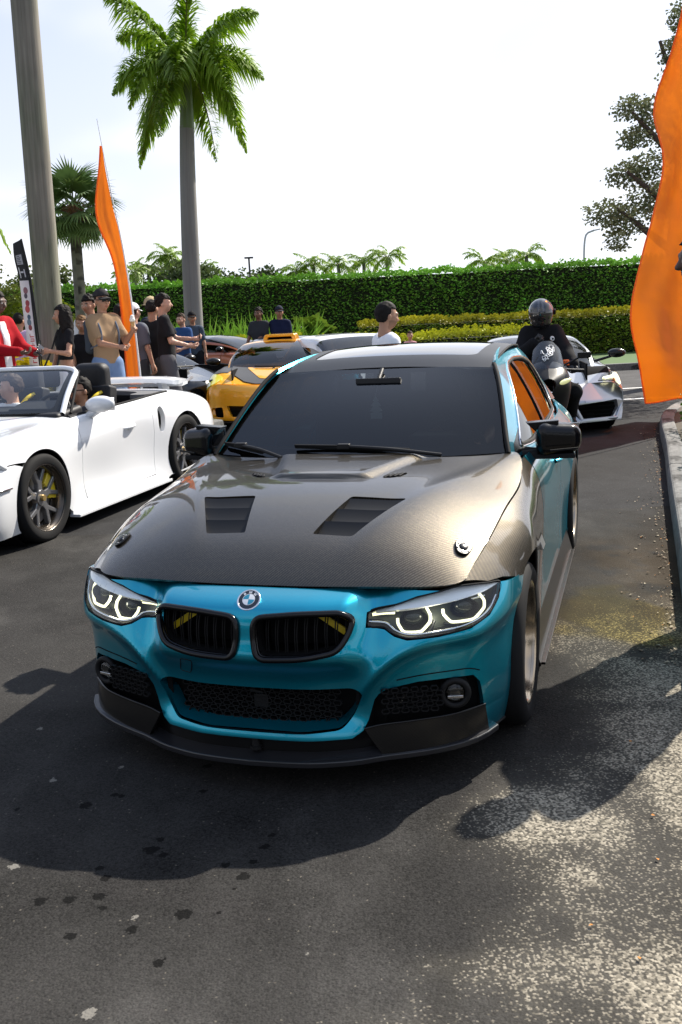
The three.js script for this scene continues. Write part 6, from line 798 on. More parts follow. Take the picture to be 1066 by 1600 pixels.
// ---------------------------------------------------------------- motorcycle and rider
{
  const at = [2.20, 0, -10.35], turn = -.16, B = thing('motorcycle', 'black sport motorcycle with clear scribbled windscreen behind the teal car', 'motorcycle', at, turn);
  const blk = phy([.007, .007, .008], .42, { specularIntensity: .45 }), tyreR = .31;
  const wheel = (z, w) => { const g = new THREE.Group(); g.name = 'wheel'; g.position.set(0, tyreR, z); B.add(g); part('tyre', mv(new THREE.TorusGeometry(tyreR - w / 2, w / 2, 16, 48), 0, 0, 0, 0, Math.PI / 2), M.rubber, g); part('rim', [mv(new THREE.TorusGeometry(tyreR - w, .018, 8, 40), 0, 0, 0, 0, Math.PI / 2), cyl(.05, .05, .12, 20, 0, 0, 0, 0, 0, Math.PI / 2), ...[0, 1, 2, 3, 4].map(k => bar([0, 0, 0], [0, (tyreR - w) * Math.cos(k * 1.2566), (tyreR - w) * Math.sin(k * 1.2566)], .02, .014))], std([.25, .05, .02], .4, { metalness: .5 }), g); part('brake_disc', both(cyl(.15, .15, .006, 32, .06, 0, 0, 0, 0, Math.PI / 2)), M.steel, g); };
  wheel(.70, .12); wheel(-.70, .18);
  part('fork', both(bar([.10, .31, .70], [.11, .98, .46], .026)), std([.5, .36, .12], .3, { metalness: .9 }), B);
  part('mudguard', sheet((a, x, o = V(0, 0, 0)) => o.set(x, .31 + .335 * Math.sin(a), .70 + .335 * Math.cos(a)), [[.5, -.065], [2.4, -.065], [2.4, .065], [.5, .065]], [], { du: .2, dv: .04, t: .006, c: [0, .31, .7] }), blk, B);
  // fairing: pointed nose, cheeks, belly
  const fr = sections([[.86, [.02, .74], [.05, .78], [.07, .83], [.05, .88], [0, .90]], [.74, [.08, .62], [.15, .72], [.18, .83], [.13, .93], [0, .97]], [.55, [.12, .50], [.20, .66], [.23, .82], [.17, .98], [.05, 1.04]], [.25, [.13, .34], [.20, .50], [.23, .72], [.19, .90], [.10, .96]], [-.10, [.12, .26], [.18, .40], [.20, .58], [.17, .72], [.12, .80]]]);
  for (const sg of [1, -1]) { part('fairing', sheet((z, v, o = V(0, 0, 0)) => { fr(z, v, o); o.x *= sg; return o; }, [[.86, 0], [.86, 4], [.52, 4], [.30, 3.2], [-.10, 3.0], [-.10, 0]], [], { du: .05, dv: .25, t: .01, c: [0, .6, .3] }), blk, B); const q = fr(.74, 2.2); part('headlamp', mv(new THREE.SphereGeometry(.07, 16, 10), sg * (q.x - .03), q.y, .76, -.5, sg * .5, sg * .5, [1.3, .35, .8]), phy([.85, .83, .45], .1, { clearcoat: 1, emissive: C(.9, .9, .4), emissiveIntensity: .25 }), B); }
  const scr = (x, t, o = V(0, 0, 0)) => o.set(x * (1 - .25 * t), .97 + .27 * t - x * x * 1.2, .72 - .30 * t - x * x * 3.0 + .03 * Math.sin(3.1 * t));
  part('windscreen', sheet(scr, round([[-.17, 0], [.17, 0], [.165, .8], [.08, 1], [-.08, 1], [-.165, .8]], .04, 3), [], { du: .04, dv: .15, t: .003, c: [0, .9, 0] }), phy([.42, .45, .50], .03, { transmission: .95, thickness: 0, ior: 1.5 }), B);
  const r = rng(31), dr = []; for (let k = 0; k < 7; k++) { const cx = -.07 + .14 * r(), ct = .35 + .35 * r(), pts = []; for (let i = 0; i < 7; i++) { const q = scr(cx + .05 * (r() - .5) * 1.6, ct + .3 * (r() - .5)); pts.push([q.x, q.y + .006, q.z + .006]); } dr.push(tube(pts, .0035, 30, 4)); }
  part('scribble_decal', dr, M.white, B);
  part('tank', nets((x, y, z) => Math.max(Math.hypot(x / .17, (y - .86) / .14, (z + .02) / .30) - 1, -(y - .76)) * .14, [-.2, .7, -.4], [.2, 1.04, .34], .02), blk, B);
  part('seat', [box(.26, .07, .42, 0, .82, -.44, .06), box(.18, .06, .30, 0, .93, -.78, .25)], M.leather, B); part('tail', extr([[-.12, 0], [.12, 0], [.04, .42], [-.04, .42]], .10, .02).rotateX(-Math.PI / 2).translate(0, .80, -.58), blk, B);
  part('engine', [box(.34, .34, .42, 0, .45, .02), cyl(.14, .14, .42, 24, 0, .40, -.05, 0, 0, Math.PI / 2), ...[0, 1, 2, 3].map(k => box(.36, .014, .3, 0, .50 + k * .035, .1))], M.dark, B); part('exhaust', tube([[.08, .40, .25], [.12, .24, .1], [.14, .24, -.3], [.20, .42, -.62], [.22, .52, -.85]], .045, 30, 10), std([.20, .07, .035], .35, { metalness: .8 }), B);
  part('handlebar', both([bar([.08, .96, .46], [.34, .93, .34], .014), bar([.26, .935, .37], [.37, .925, .33], .019)].map(x => x)).flat(), M.plastic, B); part('mirror', both([bar([.16, 1.0, .55], [.33, 1.08, .52], .010), box(.13, .06, .03, .36, 1.09, .52, 0, .2)]).flat(), M.gloss, B);
  part('frame_spar', both(bar([.09, .90, .40], [.15, .50, -.35], .035, .03)), std([.22, .05, .02], .35, { metalness: .6 }), B); part('reservoir', cyl(.03, .03, .05, 16, .19, 1.02, .44), phy([.8, .13, .02], .3), B); part('kick_stand', bar([.12, .25, -.1], [.34, .0, -.02], .012), M.dark, B); part('foot_peg', both(bar([.16, .37, -.16], [.30, .37, -.16], .014)), M.steel, B);
  const a = turn, c = Math.cos(a), s = Math.sin(a), w = (x, z) => [at[0] + c * x + s * z, 0, at[2] - s * x + c * z];
  const R = person({ h: 1.74, at: w(-.02, -.36), turn: a, sit: { y: .82 }, lean: .16, build: .95, gloves: [.010, .010, .011], skin: 'brown', hair: { style: 'none' }, seed: 30, top: { c: [.010, .010, .012], sleeve: 1.97, hem: .86, loose: .035, name: 'hooded_jacket' }, pants: { c: [.012, .012, .013], loose: .02 }, legL: { to: [.30, .38, .06], hint: [.5, .2, 1], toe: [.03, -.03, .15] }, legR: { to: [-.30, .38, .06], hint: [-.5, .2, 1] }, armL: { to: [.34, .90, .60], curl: .9, hint: [.5, -.6, -.4], palm: [0, -1, .2] }, armR: { to: [-.08, 1.21, .30], curl: .9, hint: [-.6, -1, 0], palm: [.3, .5, -1] }, look: [-.05, .26], label: 'motorcycle rider in black hooded jacket and full-face helmet, hand at the chin' });
  // glossy helmet, part of the clothing
  const g = R.g, E = R.E, hel = (x, y, z) => { let d = Math.hypot(x / .132, (y - .085) / .145, (z - .004) / (z > 0 ? .158 : .140)) - 1; d *= .13; d = smin(d, Math.hypot(x / .10, (y - .0) / .075, (z - .075) / .085) * .08 - .08, .04); return Math.max(d, -.085 - y); };
  const H = new THREE.Group(); H.name = 'helmet'; g.add(H); const put = q => { const m = q.clone().applyMatrix4(E); m.scale(R.s, R.s, R.s); return m; };
  part('shell', put(nets(hel, [-.17, -.12, -.18], [.17, .26, .19], .0105, { color: (x, y, z) => { const st = Math.abs(x - .035 + .02 * Math.sin(z * 20)) < .012 || Math.abs(x + .04 - .02 * Math.sin(z * 17)) < .009; return x > .085 && y > .05 && z > -.05 ? [.30, .012, .008] : st && y > .1 ? [.08, .08, .09] : [.012, .012, .014]; } })), phy([1, 1, 1], .2, { vertexColors: true, clearcoat: 1, clearcoatRoughness: .02 }), H);
  part('visor', put(sheet((t, y, o = V(0, 0, 0)) => { const k = Math.sqrt(Math.max(.05, 1 - ((y - .085) / .145) ** 2)); return o.set(Math.sin(t) * .136 * k, y, Math.cos(t) * .164 * k + .004); }, round([[-1.15, .05], [1.15, .05], [1.1, .145], [-1.1, .145]], .02, 3), [], { du: .1, dv: .03, t: .003, c: [0, .085, 0] })), phy([.015, .015, .018], .04, { clearcoat: 1 }), H);
  part('camera_mount', put(box(.03, .05, .06, .14, .09, .01)), M.plastic, H);
  part('chest_emblem', (() => { const q = new THREE.TorusGeometry(.020, .005, 6, 20, 5), z = .36; return [mv(q, .11, 1.24, .215, -.1, .3), mv(new THREE.TorusGeometry(.016, .005, 6, 16), .115, 1.235, .216, -.1, .3)]; })(), M.white, g);
}
// ---------------------------------------------------------------- plants
const leafMat = (c, t = .35) => phy(c, .62, { transmission: t, thickness: 0, specularIntensity: .5, vertexColors: false });
// one flat card-free leaf: a folded, pointed blade of six faces
function leafGeo(w, l, fold = .25) { const g = new THREE.BufferGeometry(); g.setAttribute('position', new THREE.Float32BufferAttribute([0, 0, 0, w, w * fold, l * .4, 0, -w * .1, l * .5, -w, w * fold, l * .4, 0, -l * .08, l], 3)); g.setAttribute('uv', new THREE.Float32BufferAttribute([.5, 0, 1, .4, .5, .5, 0, .4, .5, 1], 2)); g.setIndex([0, 2, 1, 0, 3, 2, 1, 2, 4, 2, 3, 4]); g.computeVertexNormals(); return g; }
const tmpO = new THREE.Object3D();
function leaves(name, geo, mat, parent, list, cols) { const m = new THREE.InstancedMesh(geo, mat, list.length); m.name = name; const c = new THREE.Color(); list.forEach((e, i) => { tmpO.position.set(e[0], e[1], e[2]); tmpO.rotation.set(e[3], e[4], e[5]); tmpO.scale.setScalar(e[6]); tmpO.updateMatrix(); m.setMatrixAt(i, tmpO.matrix); if (cols) { const q = cols(e, i); m.setColorAt(i, c.setRGB(...q)); } }); m.castShadow = m.receiveShadow = true; m.userData.kind = 'stuff'; parent.add(m); return m; }
const trunkTex = tex(256, 512, (u, v) => { const r = Math.sin((v * 26 + fbm(u * 3, v * 8, 0, 3) * 1.4) * 6.28), a = .19 + .06 * (fbm(u * 9, v * 30, 0, 4) - .5) - .022 * sstep(.86, 1, r) + .07 * (fbm(u * 3, v * 5, 5, 3) - .5); return [lin(a * 1.02), lin(a), lin(a * .95)]; }, { srgb: true });
const barkTex = tex(256, 512, (u, v) => { const a = .16 + .12 * (fbm(u * 26, v * 3, 0, 4) - .5) + .08 * (fbm(u * 6, v * 6, 4, 4) - .5) - .10 * sstep(.62, .7, fbm(u * 18, v * 1.6 + 4, 8, 3)), gk = sstep(.45, .75, fbm(u * 2 + 3, v * 2, 2, 3)) * .5; return [lin(a * lerp(1, .75, gk)), lin(a * lerp(.96, .95, gk)), lin(a * lerp(.9, .62, gk))]; }, { srgb: true });
barkTex.wrapT = barkTex.wrapS = THREE.MirroredRepeatWrapping;
const trunkMat = std([1, 1, 1], .9, { map: trunkTex, bumpMap: trunkTex, bumpScale: .012 }), poleMat = std([1.15, 1.1, 1.0], .92, { map: barkTex, bumpMap: barkTex, bumpScale: .02 });
const frondMat = leafMat([.25, .39, .02], .55), frondOld = leafMat([.24, .375, .02], .55), stalkMat = std([.13, .16, .04], .6);
function frondGeo(r, L, arch, droop, n, llen, lw, fanTilt = .6) { // feather leaf along +z, arching down
  const leaf = [], P = [], at = t => V(0, L * (arch * t - droop * t * t), L * (t - .16 * droop * t * t)); for (let i = 0; i <= 14; i++) { const p = at(i / 14); P.push([p.x, p.y, p.z]); }
  const pos = [], idx = [];
  for (let i = 0; i < n; i++) for (const s of [1, -1]) { const t = .12 + .88 * (i + r() * .6) / n, p = at(t), q = at(Math.min(1, t + .02)).sub(p).normalize(), ln = llen * Math.sin(Math.PI * Math.min(1, .18 + t * .80)) * (.8 + .4 * r()), up = (r() - .35) * fanTilt, d = V(s * Math.cos(up), Math.sin(up), 0).addScaledVector(q, .75).normalize(), tip = p.clone().addScaledVector(d, ln); tip.y -= ln * (.35 + .35 * r()); const m = p.clone().addScaledVector(d, ln * .5); m.y -= ln * .06; const wv = V(0, 0, 0).crossVectors(d, V(0, 1, 0)).normalize().multiplyScalar(lw * (.7 + .5 * r())), k = pos.length / 3; for (const v of [p.clone().addScaledVector(wv, .5), p.clone().addScaledVector(wv, -.5), m.clone().add(wv), m.clone().sub(wv), tip]) pos.push(v.x, v.y, v.z); idx.push(k, k + 1, k + 2, k + 1, k + 3, k + 2, k + 2, k + 3, k + 4); }
  const g = new THREE.BufferGeometry(); g.setAttribute('position', new THREE.Float32BufferAttribute(pos, 3)); g.setAttribute('uv', new THREE.Float32BufferAttribute(new Float32Array(pos.length / 3 * 2), 2)); g.setIndex(idx); const q = g.toNonIndexed(); q.computeVertexNormals();
  return [q, tube(P, .028, 16, 6, false, t => 1 - .8 * t)];
}
// royal palm: grey trunk, green crownshaft, arching feather fronds
{
  const r = rng(77), T = thing('palm_tree', 'tall royal palm with smooth grey trunk rising before the clipped hedge', 'palm tree', [-3.17, 0, -23.0]);
  const P = [[0, 0, 0], [.02, 1.6, 0], [.07, 3.2, 0], [.14, 4.8, 0], [.20, 5.75, 0]];
  part('trunk', tube(P, .20, 40, 24, false, t => 1.06 - .22 * t + .06 * Math.sin(t * 4)), trunkMat, T);
  part('crownshaft', tube([[.20, 5.70, 0], [.235, 6.3, 0], [.27, 7.0, 0]], .155, 16, 20, false, t => 1.05 - .35 * t), std([.10, .15, .045], .45), T);
  const spec = [[.25, 1.25, .55, 2.5], [1.3, 1.1, .85, 2.6], [2.3, 1.2, .7, 2.4], [3.3, 1.25, .7, 2.5], [4.3, 1.1, .9, 2.6], [5.3, 1.2, .75, 2.6], [.0, .55, 1.15, 2.5], [.75, .6, 1.35, 2.5], [1.55, .62, 1.05, 2.6], [2.35, .5, 1.5, 2.4], [3.1, .55, 1.3, 2.4], [3.9, .45, 1.55, 2.5], [4.65, .62, 1.15, 2.6], [5.5, .5, 1.4, 2.5], [1.15, .15, 1.7, 2.3], [4.35, .15, 1.75, 2.3], [2.8, .1, 1.7, 2.1], [5.9, .2, 1.6, 2.2]];
  for (const [a, up, dr, L] of spec) { const [l, s] = frondGeo(r, L * .74, up, dr * .74, 135, .58, .032, 2.2), f = new THREE.Group(); f.name = 'frond'; f.position.set(.27, 6.95, 0); f.rotation.y = a; T.add(f); part('leaflets', l, up > .3 ? frondMat : frondOld, f); part('midrib', s, stalkMat, f); }
  part('spear', tube([[.27, 6.9, 0], [.30, 7.5, .05], [.36, 8.2, .12]], .04, 12, 8, false, t => 1 - .85 * t), frondMat, T);
}
const fanMat = leafMat([.13, .21, .05], .4);
// fan palm behind the left flag
{
  const r = rng(78), T = thing('palm_tree', 'short fan palm with slim brown trunk behind the wooden pole', 'palm tree', [-5.02, 0, -20.0]);
  part('trunk', tube([[0, 0, 0], [.06, 1.8, 0], [.10, 3.45, 0]], .115, 24, 16, false, t => 1.05 - .12 * t), std([1, .93, .85], .95, { map: barkTex, bumpMap: barkTex, bumpScale: .02 }), T);
  part('boots', [...Array(26).keys()].map(i => { const a = i * 2.4, y = 3.42 + i * .016; return box(.05, .26, .03, .10 + .16 * Math.cos(a), y, .16 * Math.sin(a), Math.sin(a) * .55, 0, -Math.cos(a) * .55); }).concat(nets((x, y, z) => Math.hypot(x / .2, y / .3, z / .2) * .2 - .2, [-.25, -.35, -.25], [.25, .35, .25], .05).translate(.10, 3.62, 0)), std([.16, .085, .04], .95), T);
  for (let k = 0; k < 44; k++) { const a = k * 2.39996, e = lerp(1.35, -.75, (k / 44) ** .8), st = .42 + .18 * r(), f = new THREE.Group(); f.name = 'frond'; f.position.set(.10, 3.80, 0); f.rotation.set(0, a, 0); T.add(f); const tip = [0, st * Math.sin(e), st * Math.cos(e)], pos = [], idx = []; const n = 26; for (let i = 0; i < n; i++) { const b = (i / (n - 1) - .5) * 3.9, L = .50 * (1 - .12 * Math.abs(b)) * (.85 + .3 * r()), w = .022, dx = Math.sin(b), dz = Math.cos(b), kk = pos.length / 3; const pt = (u, s) => { const fx = dx * u - dz * s, fz = dz * u + dx * s, fy = -.30 * u * u / L - Math.abs(dx) * u * .25 + (u > L * .8 ? -.05 : 0); pos.push(tip[0] + fx, tip[1] + fy * Math.cos(e) + fz * Math.sin(e), tip[2] + fz * Math.cos(e) - fy * Math.sin(e)); }; pt(0, .004); pt(0, -.004); pt(L * .55, w); pt(L * .55, -w); pt(L, 0); idx.push(kk, kk + 1, kk + 2, kk + 1, kk + 3, kk + 2, kk + 2, kk + 3, kk + 4); } const g = new THREE.BufferGeometry(); g.setAttribute('position', new THREE.Float32BufferAttribute(pos, 3)); g.setIndex(idx); const q = g.toNonIndexed(); q.computeVertexNormals(); part('fan', q, fanMat, f); part('stalk', bar([0, 0, 0], tip, .012, .008, 6), stalkMat, f); }
}
// frond tips of a palm that stands out of the picture to the left
{ const r = rng(79), T = thing('palm_tree', 'palm standing out of frame, only its frond tips showing at the left edge', 'palm tree', [-6.6, 0, -15.5]); part('trunk', tube([[0, 0, 0], [.05, 4, 0]], .17, 10, 14), trunkMat, T); for (let k = 0; k < 11; k++) { const [l, s] = frondGeo(r, 2.1, .7, 1.3, 50, .45, .02), f = new THREE.Group(); f.name = 'frond'; f.position.set(.05, 4.0, 0); f.rotation.y = k * .571 + .25; T.add(f); part('leaflets', l, frondMat, f); part('midrib', s, stalkMat, f); } }
// tall wooden pole
{ const T = thing('utility_pole', 'tall weathered wooden pole rising out of the top of the picture on the left', 'pole', [-4.26, 0, -15.0]); part('shaft', (() => { const g = tube([[0, 0, 0], [.08, 2.3, 0], [.15, 5, 0], [.26, 9, 0]], .19, 40, 28, false, t => 1.05 - .12 * t); const uv = g.attributes.uv; for (let i = 0; i < uv.count; i++) uv.setXY(i, uv.getY(i) * 2, uv.getX(i) * 4); return g; })(), poleMat, T);  }
// clipped hedges: a dark twiggy core covered with small leaves
function hedge(name, label, x0, x1, z, y0, y1, d, n, o) {
  const T = thing(name, label, 'hedge', [(x0 + x1) / 2, y0, z]), w = x1 - x0, h = y1 - y0, r = rng(o.seed), top = x => h * (1 + (o.rag || .03) * (vnoise(x * 1.7, o.seed) - .5) * 2 + .015 * (vnoise(x * 6, 3) - .5)), fz = (x, y) => d / 2 + .10 * (fbm(x * 1.4, y * 1.4, o.seed, 3) - .5) * 2 - .06 * (y > h * .9 ? 1 : 0);
  const g = new THREE.BoxGeometry(w, h - .12, d - .3, 1, 1, 1); g.translate(0, (h - .12) / 2, 0); part('branches', g, std([.012, .016, .006], 1), T);
  const L = []; for (let i = 0; i < n; i++) { const x = (r() - .5) * w, k = r(); const onTop = k < o.topShare; const y = onTop ? top(x) - r() * r() * .10 : r() * top(x), zz = onTop ? (r() - .5) * d : fz(x, y) - r() * r() * .22, s = (.7 + .7 * r()) * o.s; L.push([x, y, zz, -1.2 * r() + (onTop ? -1.0 : .5), (r() - .5) * 2.6 + (onTop ? r() * 6 : 0), (r() - .5) * 1.6, s, onTop || y > top(x) - .14]); }
  if (o.spikes) for (let i = 0; i < o.spikes; i++) { const x = (r() - .5) * w, z2 = (r() - .4) * d, H2 = (.05 + .12 * r()) * (o.spikeH || 1); for (let q = 0; q < 5; q++) L.push([x + (r() - .5) * .05, top(x) + H2 * q / 5, z2 + (r() - .5) * .05, -1.2 * r() - .3, r() * 6.3, 0, o.s * (.8 + .5 * r()), true]); }
  leaves('foliage', leafGeo(.5, 1, .22), leafMat([1, 1, 1], .32), T, L, (e) => { const q = (.70 + .5 * r()) * (.55 + .9 * fbm(e[0] * .9, e[1] * 1.6, o.seed * 3, 4)); return e[7] ? o.tip.map(v => v * q) : o.col.map((v, i) => v * q * (r() < .06 ? 1.5 : 1)); });
  return T;
}
hedge('hedge', 'tall dense clipped hedge closing the whole background', -13.5, 13, -33.6, -.02, 2.72, 1.4, 42000, { seed: 1, s: .075, col: [.19, .40, .045], tip: [.19, .40, .045], topShare: .22, spikes: 420, rag: .02 });
hedge('hedge', 'low clipped hedge with red-tipped yellow leaves on the verge, right', .75, 10.6, -27.4, .12, 1.24, 1.2, 17000, { seed: 2, s: .06, col: [.20, .30, .025], tip: [.40, .38, .03], topShare: .26, spikes: 420, spikeH: .7, rag: .04 });
hedge('hedge', 'lower bright yellow-green hedge in front of the red-tipped one', -.4, 5.2, -24.6, .0, .92, .9, 7000, { seed: 3, s: .055, col: [.30, .36, .02], tip: [.42, .44, .03], topShare: .34, spikes: 260, rag: .06 });
hedge('hedge', 'yellow-green hedge below the tall grasses left of the orange coupe', -5.0, -.75, -24.3, .0, 1.0, 1.0, 9000, { seed: 4, s: .055, col: [.30, .38, .02], tip: [.42, .48, .03], topShare: .3, spikes: 260, rag: .05 });
// tall strappy grasses behind it, a leafy clump, and yellow shrubs by the banner
{
  const r = rng(91), G = thing('ornamental_grass', 'band of tall strappy grasses between the yellow hedge and the tall hedge', 'grass', [-2.8, 0, -26.6]); G.userData.kind = 'stuff';
  const L = []; for (let i = 0; i < 1900; i++) L.push([(r() - .5) * 4.6, .55 + .1 * r(), (r() - .5) * 1.2, -.95 - .75 * r() * (r() < .5 ? -.5 : 1), r() * 6.28, 0, .7 + .55 * r()]);
  leaves('grass_blades', leafGeo(.028, 1, .2), leafMat([1, 1, 1], .35), G, L, () => { const q = .7 + .6 * r(); return [.20 * q, .36 * q, .05 * q]; }); part('root_mass', box(4.4, .7, .9, 0, .35, 0), std([.02, .035, .008], 1), G);
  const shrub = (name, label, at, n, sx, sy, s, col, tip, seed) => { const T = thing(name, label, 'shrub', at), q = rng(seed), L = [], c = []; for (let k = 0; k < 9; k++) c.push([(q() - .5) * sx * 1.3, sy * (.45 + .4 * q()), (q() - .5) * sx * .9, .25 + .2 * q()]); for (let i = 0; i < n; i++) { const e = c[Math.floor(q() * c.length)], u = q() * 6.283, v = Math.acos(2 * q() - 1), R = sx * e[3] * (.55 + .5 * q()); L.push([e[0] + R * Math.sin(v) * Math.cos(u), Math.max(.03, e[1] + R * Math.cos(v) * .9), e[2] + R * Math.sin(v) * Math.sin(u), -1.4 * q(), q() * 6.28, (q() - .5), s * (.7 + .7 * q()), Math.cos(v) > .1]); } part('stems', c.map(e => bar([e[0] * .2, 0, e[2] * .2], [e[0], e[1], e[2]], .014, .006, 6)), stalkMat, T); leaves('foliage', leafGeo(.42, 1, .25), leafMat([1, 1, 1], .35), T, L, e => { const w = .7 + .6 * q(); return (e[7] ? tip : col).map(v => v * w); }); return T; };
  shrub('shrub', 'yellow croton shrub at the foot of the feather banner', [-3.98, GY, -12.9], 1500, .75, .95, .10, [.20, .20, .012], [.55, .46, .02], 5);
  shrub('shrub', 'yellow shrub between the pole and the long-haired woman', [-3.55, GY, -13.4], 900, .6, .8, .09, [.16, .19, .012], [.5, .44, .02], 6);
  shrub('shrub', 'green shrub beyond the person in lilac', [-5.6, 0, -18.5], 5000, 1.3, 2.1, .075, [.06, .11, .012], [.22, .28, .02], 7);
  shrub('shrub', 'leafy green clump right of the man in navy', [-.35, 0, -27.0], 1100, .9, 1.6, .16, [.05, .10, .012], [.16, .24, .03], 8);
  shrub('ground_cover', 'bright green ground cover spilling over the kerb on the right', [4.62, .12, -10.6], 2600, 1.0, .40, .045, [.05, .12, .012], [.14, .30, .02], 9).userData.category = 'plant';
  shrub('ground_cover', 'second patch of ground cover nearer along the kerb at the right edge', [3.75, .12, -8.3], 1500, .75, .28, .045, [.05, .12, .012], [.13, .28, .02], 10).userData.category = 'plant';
}
// distant palms and trees along the skyline
function crownTree(name, label, at, H, R, n, s, col, tip, seed, group, gap = .5) {
  const T = thing(name, label, 'tree', at, 0, group), r = rng(seed), L = [], br = [[[0, 0, 0], [0, H * .45, 0], .06 * H * .35, .045 * H * .3]], cl = [];
  for (let k = 0; k < 26; k++) { const a = r() * 6.283, e = r(), p = [R * Math.sqrt(r()) * Math.cos(a), H * (.42 + .52 * e), R * Math.sqrt(r()) * .8 * Math.sin(a)]; const lim = 1 - .55 * Math.max(0, (p[1] / H - .65) / .35); p[0] *= lim; p[2] *= lim; cl.push([p, R * (.18 + .16 * r())]); br.push([[0, H * (.30 + .2 * r()), 0], p, .02 * H * .3, .008]); }
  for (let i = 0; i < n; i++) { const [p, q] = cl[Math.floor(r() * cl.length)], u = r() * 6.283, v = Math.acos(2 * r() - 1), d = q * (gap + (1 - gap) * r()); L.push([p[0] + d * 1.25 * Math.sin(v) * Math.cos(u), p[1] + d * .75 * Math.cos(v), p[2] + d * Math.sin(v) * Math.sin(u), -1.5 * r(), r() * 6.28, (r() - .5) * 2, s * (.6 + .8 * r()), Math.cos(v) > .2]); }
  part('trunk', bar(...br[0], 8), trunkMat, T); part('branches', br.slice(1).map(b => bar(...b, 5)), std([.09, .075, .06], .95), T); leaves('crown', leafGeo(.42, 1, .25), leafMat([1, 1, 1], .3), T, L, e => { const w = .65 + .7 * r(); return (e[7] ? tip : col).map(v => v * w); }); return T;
}
{
  const r = rng(55), far = (seed, h) => { const q = rng(seed), T = thing('palm_tree', 'far feather palm', 'palm tree', [0, 0, 0], 0, 'far palms beyond the tall hedge'); part('trunk', tube([[0, 0, 0], [.1, h * .5, 0], [.05, h, 0]], .22, 12, 10, false, t => 1 - .3 * t), trunkMat, T); for (let k = 0; k < 15; k++) { const [l, s] = frondGeo(q, 2.1, 1.1 - (k % 5) * .26, .55 + (k % 3) * .2, 30, .62, .045, .8), f = new THREE.Group(); f.name = 'frond'; f.position.set(.05, h, 0); f.rotation.y = k * 2.4 + q(); T.add(f); part('leaflets', l, frondOld, f); part('midrib', s, stalkMat, f); } return T; };
  const spots = [[208, 427, 'leftmost far palm, low between the orange flag and the royal palm trunk'], [232, 420, 'far palm second from the flag, with spreading round head'], [262, 400, 'tallest far palm, left of the royal palm trunk'], [279, 412, 'far palm touching the left side of the royal palm trunk'], [320, 424, 'far palm just right of the royal palm trunk'], [462, 424, 'small far palm left of the four beyond the hedge'], [491, 414, 'far palm above the bench, first of the larger ones'], [530, 414, 'far palm above the bench, second of the larger ones'], [569, 408, 'far palm left of the tallest right of the middle'], [606, 402, 'far palm with sharp spread crown right of the man in white'], [757, 410, 'far palm leftmost of the three behind the helmet'], [792, 406, 'far palm in the middle of the three behind the helmet'], [823, 400, 'far palm rightmost of the three behind the helmet']];
  const F = 1536.33, ro = -.0502, pi = .2042, D = 88, protos = [far(1, 5.4), far(2, 5.0), far(3, 5.9)]; // each stands on the line of sight at its own distance
  spots.forEach(([px, py, lab], i) => { let x = (px - 533) / F, u = (800 - py) / F; const c = Math.cos(ro), s = Math.sin(ro);[x, u] = [c * x - s * u, s * x + c * u]; const y = u * Math.cos(pi) - Math.sin(pi), z = -(Math.cos(pi) + u * Math.sin(pi)), dd = D + 16 * (hash3(i, 2, 3) - .5), X = x / -z * dd, Y = 1.661 + y / -z * dd, k = i % 3, hgt = [5.4, 5.0, 5.9][k]; const o = i < 3 ? protos[i] : dup(protos[k], [0, 0, 0], 0, lab); o.userData.label = lab; o.position.set(X, Y - hgt, -dd); o.rotation.y = i * 1.7; });
  for (const p of protos) p.traverse(() => 0);
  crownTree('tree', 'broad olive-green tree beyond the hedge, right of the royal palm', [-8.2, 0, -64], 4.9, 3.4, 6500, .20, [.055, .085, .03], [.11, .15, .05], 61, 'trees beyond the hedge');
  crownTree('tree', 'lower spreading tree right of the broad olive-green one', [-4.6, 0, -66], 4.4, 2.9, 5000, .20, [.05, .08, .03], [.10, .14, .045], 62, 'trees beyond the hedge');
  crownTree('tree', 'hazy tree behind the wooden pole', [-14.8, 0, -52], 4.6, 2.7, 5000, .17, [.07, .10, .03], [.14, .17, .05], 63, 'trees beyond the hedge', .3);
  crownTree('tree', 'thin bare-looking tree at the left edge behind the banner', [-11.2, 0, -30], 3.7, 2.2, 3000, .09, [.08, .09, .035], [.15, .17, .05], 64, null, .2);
  crownTree('tree', 'yellowish shrubby tree between the banner and the pole', [-8.3, 0, -27], 2.7, 1.5, 5000, .075, [.07, .10, .02], [.17, .2, .04], 65, null, .3);
}
